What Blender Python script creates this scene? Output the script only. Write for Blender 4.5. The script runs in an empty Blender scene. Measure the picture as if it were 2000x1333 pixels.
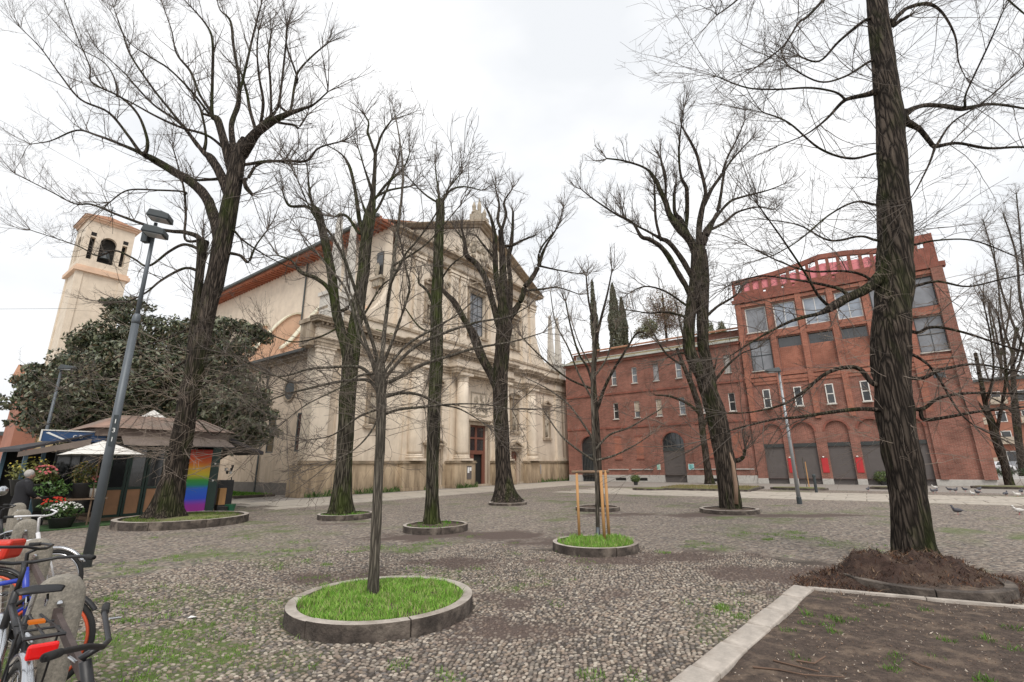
import bpy, bmesh, math, random
import numpy as np
from mathutils import Vector, Matrix
random.seed(7); RNG=np.random.default_rng(11)
S=bpy.context.scene; COL=S.collection
# ------------------------------------------------------------------ camera, sky, sun, exposure
F=915.; PITCH=math.radians(14.8); ROLL=math.radians(0.6); CH=1.6
cam=bpy.data.objects.new('camera',bpy.data.cameras.new('camera')); COL.objects.link(cam); S.camera=cam
cam.data.sensor_width=36; cam.data.lens=F/2000*36; cam.data.clip_end=2000; cam.data.clip_start=.05
cam.location=(0,0,CH)
cam.matrix_world=Matrix.Translation((0,0,CH))@Matrix.Rotation(math.pi/2+PITCH,4,'X')@Matrix.Rotation(-ROLL,4,'Z')
W=bpy.data.worlds.new('World'); S.world=W; W.use_nodes=True
wn=W.node_tree.nodes; wl=W.node_tree.links; wn.clear()
wo=wn.new('ShaderNodeOutputWorld'); bg=wn.new('ShaderNodeBackground'); bg.inputs[1].default_value=0.10
sky=wn.new('ShaderNodeTexSky'); sky.sky_type='NISHITA'; sky.sun_disc=False
SUN_EL,SUN_AZ=math.radians(50),math.radians(172)
sky.sun_elevation=SUN_EL; sky.sun_rotation=SUN_AZ; sky.air_density=1; sky.dust_density=4
tc=wn.new('ShaderNodeTexCoord'); mp=wn.new('ShaderNodeMapping'); mp.inputs['Scale'].default_value=(1,1,2.2)
nz=wn.new('ShaderNodeTexNoise'); nz.inputs['Scale'].default_value=1.5; nz.inputs['Detail'].default_value=5; nz.inputs['Roughness'].default_value=.5
cr=wn.new('ShaderNodeValToRGB'); e=cr.color_ramp.elements
e[0].position=.40; e[0].color=(6.8,6.95,7.15,1); e[1].position=.60; e[1].color=(8.4,8.4,8.4,1)
mx=wn.new('ShaderNodeMix'); mx.data_type='RGBA'; mx.inputs[0].default_value=.93
wl.new(tc.outputs['Generated'],mp.inputs[0]); wl.new(mp.outputs[0],nz.inputs['Vector']); wl.new(nz.outputs['Fac'],cr.inputs[0])
wl.new(sky.outputs[0],mx.inputs[6]); wl.new(cr.outputs[0],mx.inputs[7]); wl.new(mx.outputs[2],bg.inputs[0]); wl.new(bg.outputs[0],wo.inputs[0])
sd=bpy.data.lights.new('sun','SUN'); sd.energy=1.5; sd.angle=math.radians(25); sd.color=(1,.95,.88)
so=bpy.data.objects.new('sun',sd); COL.objects.link(so)
_d=Vector((math.sin(SUN_AZ)*math.cos(SUN_EL),math.cos(SUN_AZ)*math.cos(SUN_EL),math.sin(SUN_EL)))
so.rotation_euler=_d.to_track_quat('Z','Y').to_euler(); so.location=(0,0,60)
S.view_settings.view_transform='Standard'; S.view_settings.look='None'; S.view_settings.exposure=0.50; S.view_settings.gamma=1
S.render.engine='CYCLES'
# ------------------------------------------------------------------ survey helpers (photo measurements -> world points)
def ray(px,py):
    c,s=math.cos(ROLL),math.sin(ROLL); x0=px-1000; y0=-(py-666.5)
    x=c*x0+s*y0; y=-s*x0+c*y0
    return Vector((x,F*math.cos(PITCH)-y*math.sin(PITCH),F*math.sin(PITCH)+y*math.cos(PITCH)))
def G(px,py,z=0.):
    r=ray(px,py); t=(z-CH)/r.z; return Vector((0,0,CH))+r*t
def AT(px,py,yy):                      # point seen at that pixel at depth yy
    r=ray(px,py); return Vector((0,0,CH))+r*(yy/r.y)
# ------------------------------------------------------------------ numpy noise
def _h(ix,iy,s):
    v=np.sin(ix*127.1+iy*311.7+s*74.7)*43758.5453; return v-np.floor(v)
def vnoise(x,y,s=0):
    ix=np.floor(x);iy=np.floor(y);fx=x-ix;fy=y-iy;fx=fx*fx*(3-2*fx);fy=fy*fy*(3-2*fy)
    a=_h(ix,iy,s);b=_h(ix+1,iy,s);c=_h(ix,iy+1,s);d=_h(ix+1,iy+1,s)
    return (a*(1-fx)+b*fx)*(1-fy)+(c*(1-fx)+d*fx)*fy
def fbm(x,y,s=0,o=4):
    r=0;a=.5
    for k in range(o): r=r+a*vnoise(x*2**k,y*2**k,s+k); a*=.5
    return r/(1-.5**o)
# ------------------------------------------------------------------ materials
M={}
def nodes(name):
    m=bpy.data.materials.new(name); m.use_nodes=True; n=m.node_tree.nodes; l=m.node_tree.links
    return m,n,l,n['Principled BSDF']
def mat(name,c,rough=.8,var=.25,scale=3.,bump=.2,bscale=None,metal=0.,c2=None,stretch=(1,1,1),bdist=.02,detail=6,c2lim=(.45,.62)):
    m,n,l,p=nodes(name); p.inputs['Roughness'].default_value=rough; p.inputs['Metallic'].default_value=metal
    t=n.new('ShaderNodeTexCoord'); mp=n.new('ShaderNodeMapping'); mp.inputs['Scale'].default_value=stretch
    l.new(t.outputs['Object'],mp.inputs[0])
    a=n.new('ShaderNodeTexNoise'); a.inputs['Scale'].default_value=scale; a.inputs['Detail'].default_value=detail; a.inputs['Roughness'].default_value=.65
    l.new(mp.outputs[0],a.inputs['Vector'])
    r=n.new('ShaderNodeValToRGB'); e=r.color_ramp.elements
    e[0].position=.3; e[1].position=.72
    e[0].color=tuple(x*(1-var) for x in c)+(1,); e[1].color=tuple(min(1,x*(1+var)) for x in c)+(1,)
    l.new(a.outputs['Fac'],r.inputs[0]); out=r.outputs[0]
    if c2:
        b=n.new('ShaderNodeTexNoise'); b.inputs['Scale'].default_value=scale*.35; b.inputs['Detail'].default_value=8; b.inputs['Roughness'].default_value=.6
        l.new(mp.outputs[0],b.inputs['Vector'])
        q=n.new('ShaderNodeMapRange'); q.inputs[1].default_value=c2lim[0]; q.inputs[2].default_value=c2lim[1]; l.new(b.outputs['Fac'],q.inputs[0])
        mm=n.new('ShaderNodeMix'); mm.data_type='RGBA'; l.new(q.outputs[0],mm.inputs[0]); l.new(out,mm.inputs[6]); mm.inputs[7].default_value=tuple(c2)+(1,); out=mm.outputs[2]
    l.new(out,p.inputs['Base Color'])
    if bump:
        d=n.new('ShaderNodeTexNoise'); d.inputs['Scale'].default_value=bscale or scale*5; d.inputs['Detail'].default_value=6; l.new(mp.outputs[0],d.inputs['Vector'])
        u=n.new('ShaderNodeBump'); u.inputs['Strength'].default_value=bump; u.inputs['Distance'].default_value=bdist; l.new(d.outputs['Fac'],u.inputs['Height']); l.new(u.outputs[0],p.inputs['Normal'])
    M[name]=m; return m
def stone_wall(name,c,dirt,zlo,zhi,amt=1.):
    # plaster/stone with weather streaks: vertical stretched noise, heavier near the ground (rising damp) as real staining
    m=mat(name,c,.85,.12,1.2,.25,22,bdist=.01); n=m.node_tree.nodes; l=m.node_tree.links; p=n['Principled BSDF']
    old=p.inputs['Base Color'].links[0].from_socket
    t=n.new('ShaderNodeTexCoord'); mp=n.new('ShaderNodeMapping'); mp.inputs['Scale'].default_value=(1.,1.,.14); l.new(t.outputs['Object'],mp.inputs[0])
    a=n.new('ShaderNodeTexNoise'); a.inputs['Scale'].default_value=2.3; a.inputs['Detail'].default_value=8; a.inputs['Roughness'].default_value=.7; l.new(mp.outputs[0],a.inputs['Vector'])
    sx=n.new('ShaderNodeSeparateXYZ'); l.new(t.outputs['Object'],sx.inputs[0])
    z=n.new('ShaderNodeMapRange'); z.inputs[1].default_value=zlo; z.inputs[2].default_value=zhi; z.inputs[3].default_value=.26; z.inputs[4].default_value=0; l.new(sx.outputs[2],z.inputs[0])
    ad=n.new('ShaderNodeMath'); ad.operation='ADD'; l.new(a.outputs['Fac'],ad.inputs[0]); l.new(z.outputs[0],ad.inputs[1])
    q=n.new('ShaderNodeMapRange'); q.inputs[1].default_value=.5; q.inputs[2].default_value=.85; q.inputs[3].default_value=0; q.inputs[4].default_value=amt; l.new(ad.outputs[0],q.inputs[0])
    mm=n.new('ShaderNodeMix'); mm.data_type='RGBA'; l.new(q.outputs[0],mm.inputs[0]); l.new(old,mm.inputs[6]); mm.inputs[7].default_value=tuple(dirt)+(1,)
    l.new(mm.outputs[2],p.inputs['Base Color']); return m
def brick_mat(name,c1,c2,mortar):
    m,n,l,p=nodes(name); p.inputs['Roughness'].default_value=.9
    t=n.new('ShaderNodeTexCoord'); s=n.new('ShaderNodeSeparateXYZ'); l.new(t.outputs['Object'],s.inputs[0])
    ad=n.new('ShaderNodeMath'); ad.operation='ADD'; l.new(s.outputs[0],ad.inputs[0]); l.new(s.outputs[1],ad.inputs[1])
    cb=n.new('ShaderNodeCombineXYZ'); l.new(ad.outputs[0],cb.inputs[0]); l.new(s.outputs[2],cb.inputs[1])
    b=n.new('ShaderNodeTexBrick'); l.new(cb.outputs[0],b.inputs['Vector']); b.inputs['Scale'].default_value=1; b.inputs['Brick Width'].default_value=.26; b.inputs['Row Height'].default_value=.075
    b.inputs['Mortar Size'].default_value=.008; b.inputs['Color1'].default_value=tuple(c1)+(1,); b.inputs['Color2'].default_value=tuple(c2)+(1,); b.inputs['Mortar'].default_value=tuple(mortar)+(1,)
    a=n.new('ShaderNodeTexNoise'); a.inputs['Scale'].default_value=.7; a.inputs['Detail'].default_value=9; a.inputs['Roughness'].default_value=.7; l.new(t.outputs['Object'],a.inputs['Vector'])
    r=n.new('ShaderNodeMapRange'); r.inputs[1].default_value=.3; r.inputs[2].default_value=.7; r.inputs[3].default_value=.62; r.inputs[4].default_value=1.3; l.new(a.outputs['Fac'],r.inputs[0])
    mm=n.new('ShaderNodeMix'); mm.data_type='RGBA'; mm.blend_type='MULTIPLY'; mm.inputs[0].default_value=1; l.new(b.outputs['Color'],mm.inputs[6]); l.new(r.outputs[0],mm.inputs[7])
    l.new(mm.outputs[2],p.inputs['Base Color'])
    u=n.new('ShaderNodeBump'); u.inputs['Strength'].default_value=.5; u.inputs['Distance'].default_value=.01; u.invert=True; l.new(b.outputs['Fac'],u.inputs['Height']); l.new(u.outputs[0],p.inputs['Normal'])
    M[name]=m
def glass_mat(name,c,rough=.08,spec=.9,var=.4):
    m=mat(name,c,rough,var,.8,0); m.node_tree.nodes['Principled BSDF'].inputs['Specular IOR Level'].default_value=spec
stone_wall('plaster',(.64,.53,.42),(.24,.16,.09),0,5,.5)
stone_wall('facade_stone',(.69,.60,.49),(.36,.27,.18),0,5,.5)
stone_wall('plinth_stone',(.50,.39,.265),(.13,.09,.055),-.5,1.9,1.0)
stone_wall('trim_stone',(.60,.51,.40),(.23,.175,.12),30,31,.9)
stone_wall('tower_plaster',(.66,.57,.46),(.40,.31,.22),0,5,.4)
mat('ledge_shadow_stone',(.27,.21,.145),.9,.3,3,.3,c2=(.12,.10,.06),c2lim=(.5,.7)); mat('facade_shaded_panel',(.50,.42,.33),.9,.15,1.5,.2)
mat('dark_plinth',(.16,.145,.13),.9,.2,3,.3)
mat('obelisk_stone',(.58,.55,.5),.9,.12,3,.2)
mat('statue_stone',(.38,.33,.26),.9,.3,6,.4)
mat('door_wood',(.16,.06,.04),.6,.2,4,.1,stretch=(1,1,.2))
mat('dark_void',(.012,.011,.01),.9,.1,3,0)
glass_mat('window_glass',(.16,.18,.2)); glass_mat('dark_glass',(.03,.032,.035)); glass_mat('grey_glass',(.22,.23,.25),.25,.5,.25); glass_mat('sky_glass',(.30,.34,.40),.12,.6,.3)
mat('white_frame',(.72,.70,.66),.6,.08,4,0)
mat('soffit_red',(.38,.15,.09),.8,.25,1.5,.1)
mat('roof_edge',(.07,.08,.08),.7,.2,3,0)
mat('zinc',(.45,.47,.43),.5,.15,3,0)
mat('lunette_plaster',(.66,.47,.34),.9,.12,1.2,.1)
mat('buttress_paint',(.66,.62,.48),.9,.1,1,.1)
def tile_mat(name,c1,c2,sc=4.5):
    m,n,l,p=nodes(name); p.inputs['Roughness'].default_value=.9
    t=n.new('ShaderNodeTexCoord'); w=n.new('ShaderNodeTexWave'); w.bands_direction='X' ; w.inputs['Scale'].default_value=sc; l.new(t.outputs['Object'],w.inputs['Vector'])
    a=n.new('ShaderNodeTexNoise'); a.inputs['Scale'].default_value=3; a.inputs['Detail'].default_value=9; l.new(t.outputs['Object'],a.inputs['Vector'])
    r=n.new('ShaderNodeValToRGB'); r.color_ramp.elements[0].position=.3; r.color_ramp.elements[1].position=.7
    r.color_ramp.elements[0].color=tuple(c1)+(1,); r.color_ramp.elements[1].color=tuple(c2)+(1,); l.new(a.outputs['Fac'],r.inputs[0]); l.new(r.outputs[0],p.inputs['Base Color'])
    u=n.new('ShaderNodeBump'); u.inputs['Distance'].default_value=.05; l.new(w.outputs['Fac'],u.inputs['Height']); l.new(u.outputs[0],p.inputs['Normal']); M[name]=m
tile_mat('roof_tile',(.42,.17,.09),(.58,.33,.2)); tile_mat('pale_roof_tile',(.55,.3,.18),(.68,.45,.3)); tile_mat('mossy_tile',(.3,.2,.11),(.33,.3,.13))
brick_mat('brick',(.20,.074,.055),(.30,.115,.085),(.30,.23,.18)); brick_mat('brick_bright',(.275,.093,.06),(.36,.13,.086),(.34,.22,.16)); brick_mat('brick_dark',(.22,.065,.045),(.28,.085,.06),(.25,.16,.12))
mat('pink_paint',(.72,.25,.27),.9,.15,1.5,.1); mat('red_poster',(.48,.03,.035),.6,.08,3,0)
mat('granite',(.45,.43,.40),.85,.15,8,.2); mat('pale_granite',(.52,.49,.45),.85,.2,5,.25); mat('slab_granite',(.43,.385,.325),.88,.22,4,.25,c2=(.25,.225,.2),c2lim=(.5,.75))
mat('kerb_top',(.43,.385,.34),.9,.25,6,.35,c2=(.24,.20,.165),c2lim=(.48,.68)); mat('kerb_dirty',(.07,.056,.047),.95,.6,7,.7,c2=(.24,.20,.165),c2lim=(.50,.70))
mat('shutter',(.115,.10,.095),.55,.1,2,0); mat('shutter_box',(.04,.045,.045),.6,.1,2,0)
mat('sign_mint',(.42,.68,.55),.5,.1,9,0); mat('sign_cyan',(.25,.62,.62),.5,.1,9,0); mat('white_print',(.8,.8,.78),.5,.03,3,0); mat('paper',(.75,.75,.74),.7,.05,3,0); mat('paper_grey',(.3,.3,.31),.6,.1,3,0)
mat('bark',(.050,.042,.035),.95,.5,6,1.,11,c2=(.042,.055,.014),stretch=(1,1,.16),bdist=.06,c2lim=(.5,.64))
mat('bark_green',(.06,.052,.04),.95,.5,5,1.,11,c2=(.06,.075,.018),stretch=(1,1,.2),bdist=.05,c2lim=(.46,.58))
mat('bark_pale',(.12,.105,.085),.95,.35,6,.7,14,c2=(.075,.085,.05),stretch=(1,1,.3),bdist=.02)

def bark_mat(name,c1,c2,moss,lim,sc=1.):
    m,n,l,p=nodes(name); p.inputs['Roughness'].default_value=.95; p.inputs['Specular IOR Level'].default_value=.15
    t=n.new('ShaderNodeTexCoord'); mp=n.new('ShaderNodeMapping'); mp.inputs['Scale'].default_value=(1,1,.085); l.new(t.outputs['Object'],mp.inputs[0])
    w=n.new('ShaderNodeTexNoise'); w.inputs['Scale'].default_value=9*sc; w.inputs['Detail'].default_value=5; l.new(mp.outputs[0],w.inputs['Vector'])
    va=n.new('ShaderNodeVectorMath'); va.operation='MULTIPLY_ADD'; va.inputs[1].default_value=(.13/sc,.13/sc,.06/sc); l.new(w.outputs['Color'],va.inputs[0]); l.new(mp.outputs[0],va.inputs[2])
    v=n.new('ShaderNodeTexVoronoi'); v.feature='DISTANCE_TO_EDGE'; v.inputs['Scale'].default_value=17*sc; l.new(va.outputs[0],v.inputs['Vector'])
    f=n.new('ShaderNodeMapRange'); f.inputs[1].default_value=0; f.inputs[2].default_value=.28; l.new(v.outputs['Distance'],f.inputs[0])
    a=n.new('ShaderNodeTexNoise'); a.inputs['Scale'].default_value=14*sc; a.inputs['Detail'].default_value=7; l.new(mp.outputs[0],a.inputs['Vector'])
    mu=n.new('ShaderNodeMath'); mu.operation='MULTIPLY'; l.new(f.outputs[0],mu.inputs[0]); l.new(a.outputs['Fac'],mu.inputs[1])
    r=n.new('ShaderNodeValToRGB'); r.color_ramp.elements[0].position=.05; r.color_ramp.elements[0].color=tuple(c1)+(1,); r.color_ramp.elements[1].position=.62; r.color_ramp.elements[1].color=tuple(c2)+(1,); l.new(mu.outputs[0],r.inputs[0])
    b=n.new('ShaderNodeTexNoise'); b.inputs['Scale'].default_value=1.6; b.inputs['Detail'].default_value=9; b.inputs['Roughness'].default_value=.65; mp2=n.new('ShaderNodeMapping'); mp2.inputs['Scale'].default_value=(1,1,.35); l.new(t.outputs['Object'],mp2.inputs[0]); l.new(mp2.outputs[0],b.inputs['Vector'])
    q=n.new('ShaderNodeMapRange'); q.inputs[1].default_value=lim[0]; q.inputs[2].default_value=lim[1]; q.inputs[4].default_value=.85; l.new(b.outputs['Fac'],q.inputs[0])
    mm=n.new('ShaderNodeMix'); mm.data_type='RGBA'; l.new(q.outputs[0],mm.inputs[0]); l.new(r.outputs[0],mm.inputs[6]); mc=n.new('ShaderNodeMix'); mc.data_type='RGBA'; l.new(mu.outputs[0],mc.inputs[0]); mc.inputs[6].default_value=tuple(x*.35 for x in moss)+(1,); mc.inputs[7].default_value=tuple(x*1.4 for x in moss)+(1,); l.new(mc.outputs[2],mm.inputs[7])
    l.new(mm.outputs[2],p.inputs['Base Color'])
    u=n.new('ShaderNodeBump'); u.inputs['Strength'].default_value=1; u.inputs['Distance'].default_value=.035/sc; l.new(mu.outputs[0],u.inputs['Height']); l.new(u.outputs[0],p.inputs['Normal']); M[name]=m
bark_mat('bark',(.016,.013,.011),(.115,.092,.074),(.045,.06,.014),(.50,.66))
bark_mat('bark_green',(.018,.015,.012),(.13,.115,.088),(.06,.08,.018),(.45,.60))
bark_mat('bark_pale',(.055,.048,.04),(.21,.185,.15),(.075,.085,.05),(.5,.7),1.8)
mat('wound_wood',(.30,.2,.14),.9,.3,5,.5,stretch=(1,1,.15))
mat('twig',(.10,.082,.068),.9,.3,2,0); mat('twig_pale',(.26,.21,.17),.9,.3,2,0); mat('twig_brown',(.16,.10,.07),.9,.3,2,0); mat('twig_fine',(.13,.105,.085),.9,.3,2,0)
mat('lamp_grey',(.11,.125,.14),.5,.1,4,.05,metal=.3); mat('lamp_galvanised',(.36,.38,.40),.45,.1,4,0,metal=.4); mat('lamp_dark',(.035,.045,.05),.5,.15,4,0); glass_mat('lamp_glass',(.35,.36,.36),.15)
mat('stake_wood',(.50,.27,.11),.8,.2,6,.2,stretch=(1,1,.2)); mat('old_wood',(.22,.15,.10),.85,.3,6,.3)
mat('soil',(.075,.053,.041),1,.5,14,.9,45,c2=(.165,.12,.088),bdist=.025,c2lim=(.5,.66)); mat('mulch',(.05,.029,.022),1,.55,12,1,60,c2=(.085,.055,.04)); mat('dry_litter',(.22,.13,.08),1,.4,4,0); mat('bed_soil',(.14,.125,.07),1,.35,6,.6,30,c2=(.16,.19,.05),bdist=.02)
mat('bollard_stone',(.27,.245,.205),.95,.4,70,.5,160,c2=(.19,.175,.15),bdist=.003,c2lim=(.5,.7)); mat('rail_iron',(.10,.075,.07),.7,.25,10,.2,metal=.3)
mat('green_paint',(.02,.045,.035),.4,.15,3,0); mat('blue_paint_frame',(.09,.16,.22),.5,.1,3,0)
mat('copper_roof',(.27,.17,.13),.8,.35,2.5,.3,c2=(.2,.16,.13)); mat('fascia_wood',(.16,.12,.10),.8,.2,5,.2); mat('awning_cloth',(.17,.135,.115),.95,.12,4,.1); mat('awning_dark',(.03,.027,.03),.8,.2,4,.1); mat('umbrella_cloth',(.74,.72,.68),.8,.05,3,.05); mat('orange_panel',(.42,.22,.12),.7,.15,3,0)
mat('turf_green',(.05,.11,.035),1,.3,20,.3); mat('sign_blue',(.025,.07,.17),.5,.05,3,0)
mat('black_plastic',(.015,.015,.017),.45,.2,6,.05); mat('rubber',(.02,.02,.02),.85,.15,6,.1); mat('chrome',(.55,.56,.58),.2,.05,5,0,metal=1); mat('bike_blue',(.03,.06,.42),.3,.05,3,0); mat('bike_red',(.55,.03,.015),.35,.05,3,0); mat('rim_orange',(.6,.09,.03),.45,.1,3,0); mat('reflector_red',(.7,.01,.01),.2,.05,3,0); mat('reflector_amber',(.6,.15,.01),.3,.05,3,0); mat('bike_white',(.7,.7,.72),.35,.05,3,0); mat('bike_pink',(.6,.25,.27),.4,.05,3,0)
mat('scooter_grey',(.32,.34,.36),.3,.05,3,0,metal=.4); mat('screen',(.42,.45,.46),.1,.1,3,0)
mat('coat_black',(.012,.012,.015),.9,.2,6,.2); mat('skin',(.45,.27,.2),.6,.08,6,0); mat('hair_grey',(.42,.4,.38),.95,.25,14,.7,60); mat('trousers',(.03,.03,.035),.9,.2,6,.1); mat('shoe',(.02,.018,.016),.6,.1,5,0)
mat('pot_dark',(.03,.03,.03),.6,.2,5,0); mat('pot_green',(.02,.12,.06),.4,.1,5,0); mat('pot_terracotta',(.35,.14,.08),.8,.15,5,0); mat('metal_bucket',(.30,.31,.31),.4,.15,5,0,metal=.7)
mat('petal_red',(.55,.04,.02),.7,.2,20,0); mat('petal_white',(.7,.7,.66),.7,.1,20,0); mat('petal_pink',(.6,.15,.16),.7,.2,20,0); mat('petal_yellow',(.65,.5,.08),.7,.2,20,0)
mat('leaf_bright',(.06,.12,.025),.6,.35,5,0); mat('leaf_yellow',(.2,.2,.05),.6,.35,5,0)
mat('car_paint_white',(.6,.6,.62),.25,.05,3,0); mat('car_paint_grey',(.25,.26,.28),.25,.05,3,0)
mat('pale_render',(.45,.38,.3),.9,.15,1,.1); mat('orange_render',(.34,.15,.10),.9,.15,1,.1); mat('yellow_render',(.55,.42,.24),.9,.12,1,.1); mat('far_grey',(.38,.36,.34),.9,.15,1,0)
mat('pigeon_grey',(.09,.09,.105),.7,.25,20,0); mat('pigeon_white',(.6,.58,.55),.8,.1,20,0); mat('moss_clump',(.07,.085,.025),1,.4,8,.5)
# leaf / grass materials with per-face tone attribute
def attr_mat(name,rough=.7,spec=.3,trans=0):
    m,n,l,p=nodes(name); a=n.new('ShaderNodeAttribute'); a.attribute_name='tone'; l.new(a.outputs['Color'],p.inputs['Base Color']); p.inputs['Roughness'].default_value=rough; p.inputs['Specular IOR Level'].default_value=spec
    M[name]=m; return m
attr_mat('leaves',.42,.5); attr_mat('grass',.75,.2); attr_mat('pebble',.75,.35)
# rainbow banner: flat print
m,n,l,p=nodes('rainbow'); t=n.new('ShaderNodeTexCoord'); s=n.new('ShaderNodeSeparateXYZ'); l.new(t.outputs['Generated'],s.inputs[0]); r=n.new('ShaderNodeValToRGB'); l.new(s.outputs[2],r.inputs[0]); l.new(r.outputs[0],p.inputs['Base Color']); p.inputs['Roughness'].default_value=.5
el=r.color_ramp.elements; el[0].position=0; el[0].color=(.34,.03,.30,1); el[1].position=1; el[1].color=(.42,.03,.015,1)
for pos,c in ((.1,(.3,.03,.33)),(.2,(.02,.08,.6)),(.36,(.02,.13,.6)),(.42,(.015,.24,.13)),(.5,(.04,.32,.04)),(.58,(.6,.5,.03)),(.68,(.75,.42,.03)),(.78,(.7,.15,.02)),(.9,(.62,.05,.02))):
    q=el.new(pos); q.color=c+(1,)
M['rainbow']=m
# ------------------------------------------------------------------ mesh helpers
def link(o,parent=None):
    COL.objects.link(o)
    if parent: o.parent=parent
    return o
def tag(o,label=None,cat=None,group=None,kind=None):
    if label:o['label']=label
    if cat:o['category']=cat
    if group:o['group']=group
    if kind:o['kind']=kind
    return o
def empty(name,loc,rz,label,cat,group=None):
    o=bpy.data.objects.new(name,None); link(o); o.location=loc; o.rotation_euler=(0,0,rz); o.empty_display_size=.3; return tag(o,label,cat,group)
def children(o): return [c for c in ALLC.get(o.name,[])]
def copy_tree(o,parent=None):
    c=o.copy(); COL.objects.link(c)
    if parent: c.parent=parent
    for ch in [x for x in bpy.data.objects if x.parent==o]: copy_tree(ch,c)
    return c
class MB:
    def __init__(s): s.v=[]; s.f=[]
    def add(s,vs,fs):
        b=len(s.v); s.v+= [tuple(x) for x in vs]; s.f+=[tuple(b+i for i in f) for f in fs]; return s
    def box(s,x0,x1,y0,y1,z0,z1):
        return s.add([(x0,y0,z0),(x1,y0,z0),(x1,y1,z0),(x0,y1,z0),(x0,y0,z1),(x1,y0,z1),(x1,y1,z1),(x0,y1,z1)],[(0,3,2,1),(4,5,6,7),(0,1,5,4),(1,2,6,5),(2,3,7,6),(3,0,4,7)])
    def quad(s,*p): return s.add(p,[tuple(range(len(p)))])
    def prism(s,poly,y0,y1):        # polygon in x,z extruded along y
        n=len(poly); vs=[(x,y0,z) for x,z in poly]+[(x,y1,z) for x,z in poly]
        return s.add(vs,[tuple(range(n)),tuple(range(2*n-1,n-1,-1))]+[(i,i+n,(i+1)%n+n,(i+1)%n) for i in range(n)])
    def prismx(s,poly,x0,x1):       # polygon in y,z extruded along x
        n=len(poly); vs=[(x0,y,z) for y,z in poly]+[(x1,y,z) for y,z in poly]
        return s.add(vs,[tuple(range(n-1,-1,-1)),tuple(range(n,2*n))]+[(i,(i+1)%n,(i+1)%n+n,i+n) for i in range(n)])
    def flat(s,poly,z0,z1):         # polygon in x,y extruded along z
        n=len(poly); vs=[(x,y,z0) for x,y in poly]+[(x,y,z1) for x,y in poly]
        return s.add(vs,[tuple(range(n-1,-1,-1)),tuple(range(n,2*n))]+[(i,(i+1)%n,(i+1)%n+n,i+n) for i in range(n)])
    def lathe(s,prof,cx=0,cy=0,n=16,sx=1,sy=1,a0=0):
        b=len(s.v)
        for r,z in prof:
            for k in range(n):
                a=a0+2*math.pi*k/n; s.v.append((cx+sx*r*math.cos(a),cy+sy*r*math.sin(a),z))
        for i in range(len(prof)-1):
            for k in range(n):
                s.f.append((b+i*n+k,b+i*n+(k+1)%n,b+(i+1)*n+(k+1)%n,b+(i+1)*n+k))
        s.f.append(tuple(b+k for k in range(n-1,-1,-1))); s.f.append(tuple(b+(len(prof)-1)*n+k for k in range(n))); return s
    def tube(s,pts,rad,n=8,cap=True):
        pts=[Vector(p) for p in pts]; 
        if not hasattr(rad,'__len__'): rad=[rad]*len(pts)
        b=len(s.v); up=None
        for i,p in enumerate(pts):
            d=(pts[min(i+1,len(pts)-1)]-pts[max(i-1,0)]).normalized()
            if up is None: up=Vector((0,0,1)) if abs(d.z)<.9 else Vector((1,0,0))
            a=d.cross(up).normalized(); up=a.cross(d).normalized()
            for k in range(n):
                t=2*math.pi*k/n; q=p+(a*math.cos(t)+up*math.sin(t))*rad[i]; s.v.append(tuple(q))
        for i in range(len(pts)-1):
            for k in range(n): s.f.append((b+i*n+k,b+i*n+(k+1)%n,b+(i+1)*n+(k+1)%n,b+(i+1)*n+k))
        if cap:
            s.f.append(tuple(b+k for k in range(n-1,-1,-1))); s.f.append(tuple(b+(len(pts)-1)*n+k for k in range(n)))
        return s
    def torus(s,c,R,r,axis='Y',n=32,m=8,a0=0,a1=2*math.pi,flat=1.):
        pts=[];b=len(s.v); full=abs(a1-a0-2*math.pi)<1e-4; N=n if full else n+1
        for i in range(N):
            a=a0+(a1-a0)*i/n
            for k in range(m):
                t=2*math.pi*k/m; rr=R+r*math.cos(t); h=r*math.sin(t)*flat
                p=(rr*math.cos(a),h,rr*math.sin(a)) if axis=='Y' else ((rr*math.cos(a),rr*math.sin(a),h) if axis=='Z' else (h,rr*math.cos(a),rr*math.sin(a)))
                s.v.append((c[0]+p[0],c[1]+p[1],c[2]+p[2]))
        for i in range(n):
            j=(i+1)%N
            for k in range(m): s.f.append((b+i*m+k,b+i*m+(k+1)%m,b+j*m+(k+1)%m,b+j*m+k))
        return s
    def blob(s,c,r,n=10,m=7,jit=0):
        b=len(s.v); rx,ry,rz=r
        for i in range(m+1):
            ph=math.pi*i/m
            for k in range(n):
                a=2*math.pi*k/n; j=1+random.uniform(-jit,jit)
                s.v.append((c[0]+rx*j*math.sin(ph)*math.cos(a),c[1]+ry*j*math.sin(ph)*math.sin(a),c[2]+rz*j*math.cos(ph)))
        for i in range(m):
            for k in range(n): s.f.append((b+i*n+k,b+(i+1)*n+k,b+(i+1)*n+(k+1)%n,b+i*n+(k+1)%n))
        return s
    def xf(s,mat):
        s.v=[tuple(mat@Vector(p)) for p in s.v]; return s
    def build(s,name,m,parent=None,smooth=False,bevel=0,kind=None):
        me=bpy.data.meshes.new(name); me.from_pydata(s.v,[],s.f); me.validate(); me.materials.append(M[m])
        bm=bmesh.new(); bm.from_mesh(me)
        bmesh.ops.recalc_face_normals(bm,faces=bm.faces); bm.to_mesh(me); bm.free()
        if smooth: me.shade_smooth() if hasattr(me,'shade_smooth') else None
        o=bpy.data.objects.new(name,me); link(o,parent)
        if bevel:
            b=o.modifiers.new('bevel','BEVEL'); b.width=bevel; b.segments=2; b.limit_method='ANGLE'
        if kind:o['kind']=kind
        return o
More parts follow.
